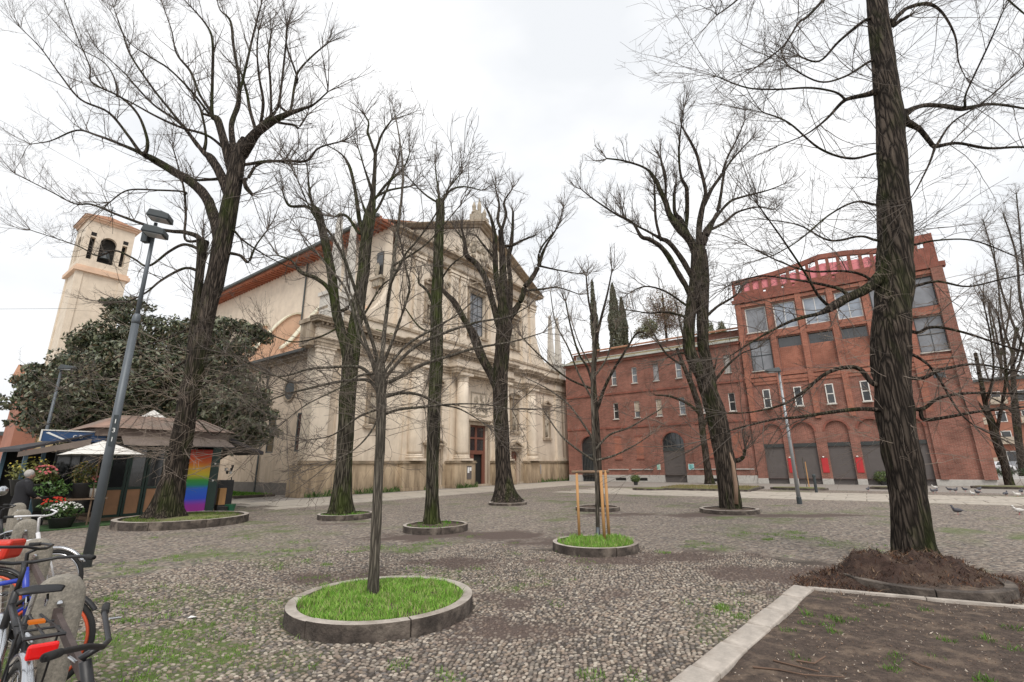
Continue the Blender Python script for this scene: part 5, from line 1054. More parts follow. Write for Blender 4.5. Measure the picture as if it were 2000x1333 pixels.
# young foreground tree
LS=.62
tree((728,1160),'slender young lime tree with thin spreading branches in the foreground grass ring',
 [[(728,1160,12),(731,1100,11),(735,1020,10.5),(739,940,10),(743,860,10),(745,800,10),(744,765,11),(743,735,12),(742,705,9)]],
 [[(744,715,7),(748,675,7),(754,620,6.5),(762,560,6),(770,500,5.5),(778,440,5),(785,380,4),(787,330,3.5),(780,270,2.5),(770,215,1.5)],
  [(762,560,4),(790,500,3.5),(815,470,3),(850,420,2.5),(880,360,1.6)],[(768,520,4),(800,500,3),(840,470,2.6),(900,400,1.6)],
  [(740,715,7),(728,670,6),(712,620,6),(695,570,5.5),(678,520,5),(660,480,4.5),(640,450,4),(612,420,3),(580,350,1.6)],[(738,720,6),(722,690,5),(705,640,5),(692,590,4),(680,560,3.5),(672,500,3),(665,440,1.8)],
  [(736,735,6),(720,690,5.5),(702,660,5),(690,610,4.5),(672,560,4),(640,520,3),(600,470,1.8)],
  [(746,715,6),(765,670,5),(790,600,4),(800,560,3.5),(792,520,3),(782,470,2)],
  [(735,745,6),(712,722,5.5),(690,716,5),(640,718,4.5),(600,722,4),(550,735,3.5),(500,722,2.5),(440,690,1.6)],[(736,760,6),(722,745,5.5),(700,742,5),(650,748,4.5),(600,760,4),(560,770,3.2),(520,785,2)],
  [(734,730,5),(700,735,4),(660,760,3),(600,790,2),(560,820,1.4)],
  [(752,748,6),(780,738,5.5),(820,715,5),(870,698,4.5),(930,680,4),(1000,668,2.5),(1060,650,1.6)],[(752,738,6),(785,700,5.5),(820,672,5),(870,650,4.5),(930,630,3.5),(990,620,2.5),(1030,600,1.6)],
  [(750,730,5),(775,695,4.5),(800,670,4),(850,640,3.5),(900,610,2.2),(950,560,1.4)],
  [(753,775,5.5),(785,768,5),(820,772,4.5),(860,790,3.5),(900,800,2.5),(950,830,1.5)],[(750,810,5),(780,800,4.5),(830,795,4),(880,790,3),(940,790,2),(1000,800,1.3)],
  [(738,800,4),(700,815,3.5),(650,850,2.5),(600,860,1.5)],[(738,820,4),(720,850,3),(690,880,2),(650,900,1.3)]],
 dict(n=5.2,L=(.45,1.15),up=.02,up0=.12,n2=6,n3=3,wob=.15,depth=1.5,trunk_lo=.62,trunk_k=1.6,tips=5),seed=12,bark='bark_pale',twigm='twig',zb=.12,flare=(.25,.15),maxr=.009,group='bare trees of the piazza')
LS=.8
# split leaning tree before red building
tree((1428,993),'leaning split-trunk mossy tree with a round bare crown before the red building',
 [[(1428,993,22),(1420,930,21),(1410,870,21),(1398,810,21),(1385,770,18),(1368,730,14),(1350,695,13),(1345,660,12),(1350,600,12),(1358,560,13),(1362,520,14),(1365,485,14)],
  [(1392,780,12),(1385,730,12),(1374,680,12),(1372,630,12),(1374,570,12),(1374,520,11),(1370,490,10)]],
 [[(1352,590,7),(1340,560,7),(1325,535,7),(1308,505,7),(1290,482,6),(1268,468,5.5),(1252,462,5),(1235,435,3),(1205,420,2.5),(1160,390,1.8),(1135,370,1.3)],
  [(1358,555,7),(1340,520,7),(1320,490,6.5),(1305,473,6),(1290,466,5),(1270,455,3),(1225,430,2.5),(1215,410,2)],
  [(1290,466,4),(1281,430,3.5),(1279,390,3),(1278,362,2.5)],
  [(1360,500,9),(1348,470,9),(1328,448,9),(1308,420,8),(1300,395,7),(1288,370,6.5),(1282,355,6),(1262,330,3),(1220,315,2.5),(1185,310,1.8)],
  [(1300,400,4),(1300,360,3.5),(1298,340,5),(1290,310,2)],[(1345,460,6),(1330,430,6),(1318,415,5),(1317,380,4),(1320,360,3)],
  [(1338,455,5),(1342,420,5.5),(1342,385,5.5),(1340,365,5),(1330,345,3.5),(1326,300,3),(1330,250,2),(1335,225,1.4)],
  [(1364,490,8),(1366,440,8),(1372,405,7),(1378,375,5),(1368,330,4.5),(1360,300,4),(1345,270,3),(1330,240,2),(1338,205,1.3)],
  [(1368,485,9),(1380,455,9),(1388,440,8),(1402,420,4),(1425,395,3.5),(1450,385,3),(1500,372,2),(1530,360,1.2)],[(1376,400,5),(1390,370,4.5),(1410,340,4),(1420,310,3),(1440,270,2),(1455,235,1.3)],
  [(1388,440,5),(1402,412,4.5),(1408,380,4),(1418,330,3),(1450,290,2),(1470,270,1.4)],[(1390,448,4),(1415,435,3.5),(1440,415,3),(1480,405,2),(1510,410,1.2)],
  [(1352,625,4),(1335,618,3.5),(1300,610,3),(1270,612,2.2),(1240,608,1.4)],[(1378,620,4),(1400,600,3.5),(1425,585,3),(1440,575,2)],[(1345,600,3),(1300,570,2.5),(1260,560,2),(1225,575,1.2)],
  [(1395,745,4),(1420,715,3),(1450,690,2),(1480,680,1.3)],[(1358,700,3),(1330,690,2.5),(1300,700,1.5)],[(1440,900,6),(1452,892,5),(1455,878,4)]],
 dict(TWM,n=4.6,L=(.5,1.4),n2=7,n3=4,up=.07),seed=15,zb=.1,flare=(.12,.4),group='bare trees of the piazza')
# biggest trunk at right
tree((1787,1078),'biggest dark green-streaked trunk rising out of frame above the mulch heap',
 [[(1785,1085,44),(1778,1010,42),(1768,930,41),(1755,860,41),(1745,780,40),(1740,700,42),(1742,620,41),(1747,540,39),(1748,460,37),(1745,380,34),(1742,300,33),(1735,200,30),(1722,100,26),(1712,0,23),(1705,-120,20),(1700,-300,15)]],
 [[(1712,180,10),(1690,186,8),(1655,194,6),(1640,205,5),(1622,225,4),(1600,245,3),(1570,265,2),(1520,285,1.4)],[(1650,195,4),(1630,180,3),(1580,172,3),(1520,175,2.5),(1460,172,2),(1400,150,1.4)],
  [(1768,220,10),(1785,212,8),(1810,206,7),(1850,208,7),(1880,213,8),(1930,204,5),(1975,208,4),(2040,220,3)],[(1880,212,5),(1888,180,3),(1930,90,2.5),(1960,20,2)],
  [(1770,238,10),(1795,252,8),(1815,276,7.5),(1828,286,7),(1870,280,5),(1930,290,4.5),(2000,288,4),(2060,300,3)],[(1828,286,4),(1860,240,3),(1920,200,2.5),(2000,130,2)],[(1826,288,4),(1815,320,3),(1790,370,2),(1770,400,1.3)],
  [(1742,42,8),(1755,30,7),(1775,15,6),(1812,8,6),(1840,25,4),(1865,70,3),(1872,120,2),(1885,150,1.3)],[(1745,50,7),(1760,40,6),(1775,32,5)],
  [(1722,538,16),(1700,560,13),(1672,575,11),(1650,585,11),(1625,600,10),(1602,612,6),(1570,620,5),(1540,630,4),(1500,650,3),(1450,680,2),(1420,700,1.4)],
  [(1660,580,6),(1640,565,5),(1600,555,4),(1540,545,3),(1480,540,2),(1420,560,1.4)],[(1625,600,5),(1600,580,4),(1570,530,3),(1530,470,2.5),(1480,400,1.8)],
  [(1712,560,5),(1690,540,4),(1650,530,3.5),(1580,530,3),(1520,510,2),(1460,480,1.3)],
  [(1706,750,8),(1680,722,7),(1650,718,6),(1610,732,5),(1570,765,4),(1530,790,3),(1470,805,2),(1420,808,1.3)],[(1705,800,7),(1670,800,6),(1620,806,5),(1560,815,4),(1510,820,3),(1430,840,2),(1380,860,1.4)],
  [(1790,650,6),(1815,640,5),(1850,642,4.5),(1900,655,4),(1950,672,3.5),(2010,690,3)],[(1795,740,6),(1840,722,5),(1900,712,4),(1960,720,3),(2030,735,2.5)],[(1798,800,6),(1830,780,5),(1870,770,4.5),(1930,768,4),(2010,770,3)],[(1805,820,6),(1850,815,5),(1900,806,4.5),(1950,800,4),(2030,792,3)],
  [(1780,560,5),(1830,550,4),(1890,560,3),(1960,545,2.5),(2030,530,2)],[(1775,480,4),(1830,470,3),(1900,470,2.5),(1980,500,2)],[(1712,470,4),(1680,462,3.5),(1620,470,3),(1560,440,2),(1500,430,1.4)],
  [(1712,300,4),(1660,310,3.5),(1600,290,3),(1540,240,2.5),(1490,220,1.8)],[(1708,400,4),(1670,395,3),(1620,420,2.5),(1560,470,2),(1510,500,1.4)],
  [(1700,120,4),(1650,150,3),(1600,160,2.5),(1540,130,2)],[(1690,40,5),(1640,80,4),(1600,120,3),(1560,110,2)],[(1700,-60,6),(1640,-30,5),(1580,30,4),(1560,45,3.5),(1530,90,2.5),(1480,130,1.8)],[(1720,-60,6),(1800,-90,5),(1900,-60,4),(1980,10,3),(2040,60,2)],
  [(1700,-100,6),(1600,-120,5),(1500,-60,3.5),(1440,0,2.5),(1400,30,1.5)],
  [(1775,690,5),(1820,720,4),(1870,800,3),(1900,830,2)]],
 dict(n=3.8,L=(.7,1.8),up=-.008,up0=.15,n2=5,n3=3,wob=.10,depth=1.3,trunk_lo=.2,trunk_k=2.6,tips=6),seed=21,sides=18,zb=.28,flare=(.2,.3),maxr=.010,twigm='twig',group='bare trees of the piazza')
# staked young tree
tree((1168,1056),'thin young staked tree with pale twigs in the second grass ring',
 [[(1168,1056,5.5),(1167,1000,5),(1165,940,4.5),(1160,880,4.2),(1158,820,4),(1156,760,3.3),(1158,700,2.8),(1162,640,2),(1160,580,1.5)]],
 [[(1160,860,3),(1140,830,2.5),(1110,790,2),(1070,760,1.5),(1030,740,1)],[(1162,880,3),(1190,850,2.5),(1230,835,2),(1290,800,1.4)],[(1160,900,3),(1130,880,2.5),(1095,850,2),(1060,800,1.2)],[(1163,900,3),(1200,890,2.4),(1240,870,1.6),(1270,850,1)],[(1157,780,2.5),(1130,730,2.2),(1110,680,2),(1085,630,1.5),(1075,570,1)],[(1158,740,2.5),(1185,700,2),(1200,650,1.8),(1225,600,1.2)],[(1158,720,2),(1135,680,1.6),(1120,640,1)]],
 dict(n=4.5,L=(.25,.8),up=.03,up0=.2,n2=4,n3=2,wob=.12,depth=1.,trunk_lo=.4,trunk_k=1,tips=4),seed=23,bark='bark_pale',twigm='twig_pale',zb=.1,flare=None,maxr=.006,group='bare trees of the piazza')
tree((1172,990),'dark upright tree in the low ring behind the staked young tree',
 [[(1172,990,9),(1170,930,8),(1167,860,7.5),(1163,800,7),(1160,750,5.5),(1162,700,4.5),(1164,640,3),(1160,590,2)]],
 [[(1166,800,4.5),(1180,760,3.8),(1200,720,3.2),(1225,680,2.6),(1245,650,2.5),(1265,655,1.6)],[(1160,760,3.8),(1148,720,3),(1130,690,2.6),(1115,640,2.2),(1105,590,1.8)],[(1162,680,4),(1172,630,3.5),(1185,580,2.5),(1195,530,1.5)],[(1162,640,3),(1150,590,2.5),(1145,540,1.8)],[(1158,760,3),(1110,740,2.5),(1060,700,2),(1020,660,1.5)]],
 dict(TWM,n=2.2,L=(.4,1.2),up=.1),seed=25,zb=.1,flare=(.2,.3),twigm='twig_fine',group='bare trees of the piazza')
tree((1387,946),'dark bare tree close to the brick wall behind the split tree',
 [[(1387,946,9),(1380,900,8.5),(1373,850,8),(1366,800,7.5),(1350,750,7),(1335,715,5),(1322,680,4)]],
 [[(1368,810,5),(1345,790,4),(1310,775,3),(1280,772,2)],[(1372,840,5),(1385,800,4),(1390,750,3),(1400,700,2)],[(1350,750,4),(1345,700,3),(1330,640,2.5),(1320,590,1.8)],[(1335,715,3),(1300,690,2.5),(1270,640,1.8)]],
 dict(TWM,n=1.6,L=(.6,1.8),n2=5,n3=3),seed=27,twigm='twig_fine',group='bare trees of the piazza')
# right background trees
for ((bx,by),lab,tr,lm,sd_) in (
 ((1972,948),'leaning dark tree on a low ring right of the brick building',[[(1972,948,10),(1960,900,10),(1948,865,11),(1938,830,9),(1925,790,7),(1915,740,6),(1905,690,5)]],[[(1945,850,6),(1955,800,5),(1965,740,4.5),(1960,680,3.5),(1950,620,2.5)],[(1940,840,5),(1920,800,4),(1890,760,3),(1870,720,2)],[(1925,790,4),(1940,730,3),(1935,660,2.5),(1920,590,1.8)],[(1960,740,3.5),(1985,700,3),(2000,640,2)]],31),
 ((2000,930),'dark straight tree at the right edge of the photograph behind the leaning one',[[(2000,930,10),(1992,880,9),(1985,820,9),(1980,760,8),(1978,700,6),(1985,640,4)]],[[(1985,800,5),(1965,740,4),(1945,680,3),(1930,600,2)],[(1980,740,5),(2000,680,4),(2010,600,3),(2005,520,2)],[(1980,700,4),(1960,640,3),(1950,560,2),(1940,480,1.5)],[(1990,820,4),(1960,790,3),(1930,775,2)]],33),
 ((1950,915),'farther fine-twigged tree filling the gap beyond the brick corner',[[(1950,915,5),(1948,860,5),(1950,800,4.5),(1955,740,4),(1955,680,3)]],[[(1950,800,3),(1930,740,2.5),(1915,690,2)],[(1952,760,3),(1975,700,2.5),(1990,640,2)],[(1955,720,3),(1945,650,2.5),(1930,590,1.8)],[(1955,700,3),(1970,620,2.5),(1975,560,1.8)]],35),
 ((2040,920),'bare tree just outside the right edge sending branches into view',[[(2040,920,10),(2035,800,9),(2030,700,8),(2035,600,6)]],[[(2033,740,5),(1990,660,4),(1960,580,3),(1940,500,2),(1920,430,1.5)],[(2030,700,5),(1995,600,4),(1985,500,3),(1960,420,2)],[(2030,640,4),(2000,520,3),(1990,430,2),(1985,380,1.5)],[(2030,760,4),(1980,730,3),(1930,720,2)]],37)):
    tree((bx,by),lab,tr,lm,dict(TWM,n=3.0,L=(1.2,3.2),n2=7,n3=4,depth=2.5,up=.05),seed=sd_,twigm='twig_fine',flare=(.15,.4),group='bare trees beyond the brick building',maxr=.03)
B_=G(1428,993,.1); mb=MB().tube([AT(1438,985,B_.y-.32),AT(1437,950,B_.y-.34),AT(1431,905,B_.y-.33),AT(1424,880,B_.y-.30)],[.07,.075,.06,.01],8); o=mb.build('bark_wound','wound_wood',None,smooth=True)
for o2 in bpy.data.objects:
    if o2.get('label','').startswith('leaning split-trunk'): o.parent=o2; o.location=-o2.location
def shoots(prefix,pts,num,L,mt,seed,up=.0,thin=.0035,z=0):
    rng=np.random.default_rng(seed); e=[o for o in bpy.data.objects if o.type=='EMPTY' and o.get('label','').startswith(prefix)][0]; y0=e.location.y
    S0=[];D0=[]
    for px,py,rm,side in pts:
        P=np.array(AT(px,py,y0)); a=rng.uniform(0,2*np.pi,num); d=np.stack([np.cos(a)+side*.6,np.sin(a)-.25,rng.normal(.12,.25,num)],1); dn=d/np.linalg.norm(d,axis=1,keepdims=True)
        S0.append(P[None]+dn*np.array([rm,rm,0])+rng.normal(0,.08,(num,3))+np.array([0,0,1])*rng.uniform(-.5,.5,(num,1))); D0.append(dn)
    S0=np.concatenate(S0);D0=np.concatenate(D0); n=len(S0); L1=rng.uniform(L[0],L[1],n); P1,r1=grow(S0,D0,L1,np.full(n,thin*2),9,up,.11,rng,.4); V,Fc=tubes_np(P1,r1,3)
    S1,D1,q1,t1=spawn(P1,r1,6,.2,.95,rng,.7,.05); L2=rng.uniform(.2,.5,len(S1))*np.repeat(L1,6); P2,r2=grow(S1,D1,L2,np.full(len(S1),thin),6,up,.14,rng,.5); V2,F2=tubes_np(P2,r2,3)
    o=fast_mesh('shoots',np.concatenate([V,V2])-np.array(e.location),np.concatenate([Fc,F2+len(V)]),mt,e); o['kind']='stuff'
shoots('huge mossy forked',[(374,760,.24,0),(368,800,.26,0),(362,840,.26,0),(360,870,.28,0),(380,720,.2,.3),(350,900,.3,0)],17,(.9,2.9),'twig_pale',91,-.015,.0042)
shoots('biggest dark',[(1745,640,.33,0),(1748,720,.33,0),(1752,790,.33,.2),(1758,850,.33,.3),(1745,560,.33,0)],14,(.4,1.2),'twig_pale',92,.0,.0026)
shoots('mossy tree dividing',[(678,700,.2,0),(676,760,.2,0),(690,640,.2,0)],16,(.4,1.3),'twig_fine',93,.0,.003)
shoots('straight topped',[(850,680,.15,0),(849,760,.15,0),(852,620,.15,0),(856,480,.12,0)],16,(.4,1.3),'twig_fine',94,.0,.0028)
shoots('dark flared',[(978,700,.2,0),(978,780,.2,0),(981,640,.2,0)],16,(.5,1.6),'twig_fine',95,.0,.0035)
shoots('slender young lime',[(745,800,.1,0),(743,750,.1,0),(743,780,.1,0)],26,(.4,1.3),'twig_fine',96,.0,.002)
shoots('leaning split',[(1350,640,.2,0),(1375,690,.2,0),(1395,780,.22,0),(1408,850,.25,.3)],14,(.4,1.4),'twig_fine',97,.0,.003)
# ------------------------------------------------------------------ leafy masses
def leafmass(name,parent,blobs,n,size,tones,seed,up=.3):
    rng=np.random.default_rng(seed); bl=np.array(blobs); vol=bl[:,3]*bl[:,4]*bl[:,5]; pr=vol**.75; pr/=pr.sum(); i=rng.choice(len(bl),n,p=pr)
    d=rng.normal(0,1,(n,3)); d/=np.linalg.norm(d,axis=1,keepdims=True); rr=rng.uniform(.55,1.06,(n,1))
    # lumpy clumps inside each blob
    lump=.80+.42*fbm(d[:,0]*2.6+i*3.7,d[:,1]*2.6+d[:,2]*2.9+i,seed,3); C=bl[i,:3]+d*bl[i,3:6]*rr*lump[:,None]
    nr=d+rng.normal(0,.7,(n,3)); nr/=np.linalg.norm(nr,axis=1,keepdims=True); a=np.cross(nr,rng.normal(0,1,(n,3))); a/=np.linalg.norm(a,axis=1,keepdims=True); b=np.cross(nr,a)
    s=size*rng.uniform(.6,1.4,(n,1)); A=C-a*s; B=C+b*s*.42; D=C+a*s; E=C-b*s*.42
    V=np.stack([A,B,D,E],1).reshape(-1,3); Fq=np.arange(4*n).reshape(n,4); tn=np.array(tones); t=tn[rng.integers(0,len(tn),n)]*rng.uniform(.7,1.3,(n,1)); return fast_mesh(name,V,Fq,'leaves',parent,smooth=False,tone=np.repeat(t,4,0))
def at3(px,py,y): P=AT(px,py,y); return (P.x,P.y,P.z)
MB0=Vector((-17.5,24.5,0)); mg=empty('magnolia_tree',(0,0,0),0,'broad dark evergreen magnolia with glossy leaves behind the flower kiosk','tree')
bl=[]; rg=random.Random(5)
for px,py,y,r in ((110,810,23,1.5),(95,745,24,1.1),(150,715,24,1.2),(195,655,24,1.0),(205,770,22.8,1.8),(270,640,24,1.1),(290,720,23,1.8),(340,650,25,1.2),(390,680,24,1.4),(400,760,23,1.7),(445,700,24,1.1),(470,780,23.5,1.4),(480,850,23.5,.9),(330,800,23,1.8),(170,840,24,1.5),(235,598,25,.55),(440,640,25,.8),(505,655,24.5,.5),(450,840,22.8,1.2),(420,800,22.6,1.6),(300,780,22.5,1.7),(130,775,23.5,1.3),(240,710,23,1.5),(350,735,22.8,1.5),(490,800,23.6,.9),(200,720,23,1.3)):
    x,yy,z=at3(px,py,y); bl.append((x,yy,z,r,r,r*.8))
    for k in range(int(5+r*5)):
        d=Vector((rg.gauss(0,1),rg.gauss(0,1),rg.gauss(0,.8))).normalized()*r*rg.uniform(.8,1.35); q=rg.uniform(.22,.5); bl.append((x+d.x,yy+d.y,z+d.z*.8,q*1.25,q*1.25,q*.75))
leafmass('crown',mg,bl,78000,.115,((.045,.062,.03),(.07,.088,.04),(.03,.042,.022),(.11,.12,.06),(.19,.20,.13),(.13,.10,.055)),4)
mb=MB()
for x,y,z,rx,ry,rz in bl[::5]: mb.tube([(-17.2,24.3,1.2),((x-17.2)/2,(y+24.3)/2,z*.62),(x,y,z)],[.16,.1,.03],6)
mb.build('branches','bark',mg); MB().tube([(-17.2,24.3,0),(-17.15,24.3,1.5),(-17.1,24.3,3.2)],[.38,.3,.22],10).build('trunk','bark',mg)
# cypresses and shrubs beyond the wing
def cypress(px,pyb,pyt,y,r,label,seed):
    A=AT(px,pyb,y); T=AT(px,pyt,y); H=T.z; e=empty('cypress_tree',(0,0,0),0,label,'tree','cypresses beyond the brick wing'); rng=np.random.default_rng(seed)
    n=9000; t=rng.random(n)**.8; z=A.z-3+(H-A.z+3)*t; rad=r*np.clip((1-t)*2.2,0,1)**.7*rng.uniform(.6,1.05,n)*(.85+.3*vnoise(z*1.5,t*0,seed)); a=rng.uniform(0,2*np.pi,n)
    C=np.stack([A.x+(T.x-A.x)*0+rad*np.cos(a),y+rad*np.sin(a),z],1); s=.13
    V=np.stack([C+rng.normal(0,s*.5,(n,3)),C+rng.normal(0,s*.5,(n,3)),C+np.array([0,0,s*2.2])+rng.normal(0,s*.4,(n,3))],1).reshape(-1,3); tn=np.array(((.09,.095,.055),(.13,.125,.08),(.06,.065,.035)))[rng.integers(0,3,n)]
    fast_mesh('crown',V,np.arange(3*n).reshape(n,3),'leaves',e,smooth=False,tone=np.repeat(tn,3,0)); MB().tube([(A.x,y,0),(A.x,y,A.z+1)],.15,6).build('trunk','bark',e)
cypress(1163,670,550,56,.42,'tall thin cypress left of the pair above the brick roof',1); cypress(1203,665,556,56,.72,'taller cypress of the pair above the brick roof',2); cypress(1219,665,583,57,.58,'shorter cypress of the pair above the brick roof',3)
e=empty('russet_tree',(0,0,0),0,'russet feathery tree rising behind the brick wing roof','tree')
bl=[at3(1295,590,52)+(2.2,2.2,2.0),at3(1280,630,52)+(2.4,2.2,1.8),at3(1320,620,52)+(2.0,2,2)]; leafmass('crown',e,bl,5500,.09,((.20,.12,.07),(.16,.11,.06),(.12,.12,.05)),6); MB().tube([(bl[0][0],52,0),(bl[0][0],52,bl[0][2]+1)],[.3,.1],6).build('trunk','bark',e)
rng_=np.random.default_rng(5); b0=np.array(bl[0][:3]); S0=np.repeat(b0[None]-np.array([0,0,2.5]),260,0)+rng_.normal(0,.8,(260,3)); P,r=grow(S0,rng_.normal(0,1,(260,3))+np.array([0,0,1.1]),rng_.uniform(2,4.2,260),np.full(260,.02),7,.06,.12,rng_); V,Fc=tubes_np(P,r,3); o=fast_mesh('twigs',V,Fc,'twig_brown',e); o['kind']='stuff'
e=empty('roof_shrub',(0,0,0),0,'green shrub seen over the brick wing roof left of the russet tree','shrub'); leafmass('foliage',e,[at3(1258,650,50)+(1.1,1,.7),at3(1270,640,50)+(.8,.8,1.0)],1800,.12,((.10,.11,.05),(.14,.14,.07)),7)
for i,(px,lab) in enumerate(((1385,'small conical green shrub over the roof between both stems'),(1408,'second small conical shrub over the roof beside the tall block'))):
    e=empty('roof_shrub',(0,0,0),0,lab,'shrub'); leafmass('foliage',e,[at3(px,650,50)+(.6,.6,.8),at3(px+2,638,50)+(.35,.4,.7)],900,.11,((.10,.12,.05),(.14,.14,.07)),17+i)
# ------------------------------------------------------------------ STREET EDGE: pavement, road, bollards with rails
RD=Vector((-.72,.69,0)).normalized(); RN=Vector((RD.y,-RD.x,0)); RB=Vector((-3.11,3.53,0))   # RN points to the piazza side
def rp(a,d,z=0): P=RB+RD*a+RN*d; return (P.x,P.y,z)
road=MB().add([rp(-8,-3.2,.006),rp(60,-3.2,.006),rp(60,-30,.006),rp(-8,-30,.006)],[(0,1,2,3)]).build('road','far_grey'); road['kind']='structure'
pv=MB().add([rp(-8,-.14,.0),rp(14,-.14,.0),rp(14,-3.2,.0),rp(-8,-3.2,.0),rp(-8,-.14,.012),rp(14,-.14,.012),rp(14,-3.2,.012),rp(-8,-3.2,.012)],[(4,5,6,7),(0,4,7,3),(2,6,5,1),(3,7,6,2),(0,1,5,4)]).build('pavement','soil'); pv['kind']='structure'
for a in range(12):
    for b in range(3):
        o=MB().box(-.44,.44,-.44,.44,.0,.03+random.uniform(0,.004)).build('pavement_slab','slab_granite',pv,bevel=.008); o.location=rp(-3+a*.9+(b%2)*.45,-.6-b*.9); o.rotation_euler=(0,0,math.atan2(RD.y,RD.x))
bp=[(-3.11,3.53),(-5.02,5.30),(-7.17,7.34),(-9.05,9.12),(-10.98,10.95)]
bl_=['nearest rounded granite bollard holding the iron rail, beside the bicycle saddle','second rounded granite bollard, behind the orange bicycle wheel','third granite bollard in the row, its cap behind the white handlebars','fourth granite bollard in the row towards the flower stall','farthest granite bollard, just before the person in black']
for (x,y),lb in zip(bp,bl_):
    e=empty('granite_bollard',(x,y,0),math.atan2(RD.y,RD.x),lb,'bollard','granite bollards joined by iron rails')
    n_=14; P_=[(-.115,0),(.115,0)]+[(.135*math.copysign(abs(math.cos(math.pi*k/n_))**.8,math.cos(math.pi*k/n_)),.72+.175*math.sin(math.pi*k/n_)**.8) for k in range(n_+1)]
    o=MB().prismx(P_,-.095,.095).build('stone_post','bollard_stone',e,bevel=.045,smooth=True); o.modifiers['bevel'].segments=4
    MB().box(-.12,.12,-.024,.024,.61,.71).build('rail_socket','rail_iron',e); [MB().blob((x_,0,.74),(.02,.02,.02),8,6).build('bolt','chrome',e) for x_ in (-.11,.11)]
for i in range(5):
    A=Vector((-1.2,1.76,0)) if i==0 else Vector((*bp[i-1],0)); B=Vector((*bp[i],0)); d=(B-A); L_=d.length; e=MB().box(.16 if i else 0,L_-.16,-.014,.014,.63,.69).build('iron_rail','rail_iron',bevel=.003); e.location=A; e.rotation_euler=(0,0,math.atan2(d.y,d.x)); tag(e,['rusty iron rail running from the nearest bollard out of the bottom of frame','rusty iron rail between the nearest and second granite bollards','iron rail between the second and third granite bollards','iron rail between the third and fourth granite bollards','iron rail between the fourth and farthest granite bollards'][i],'rail','iron rails between the granite bollards')
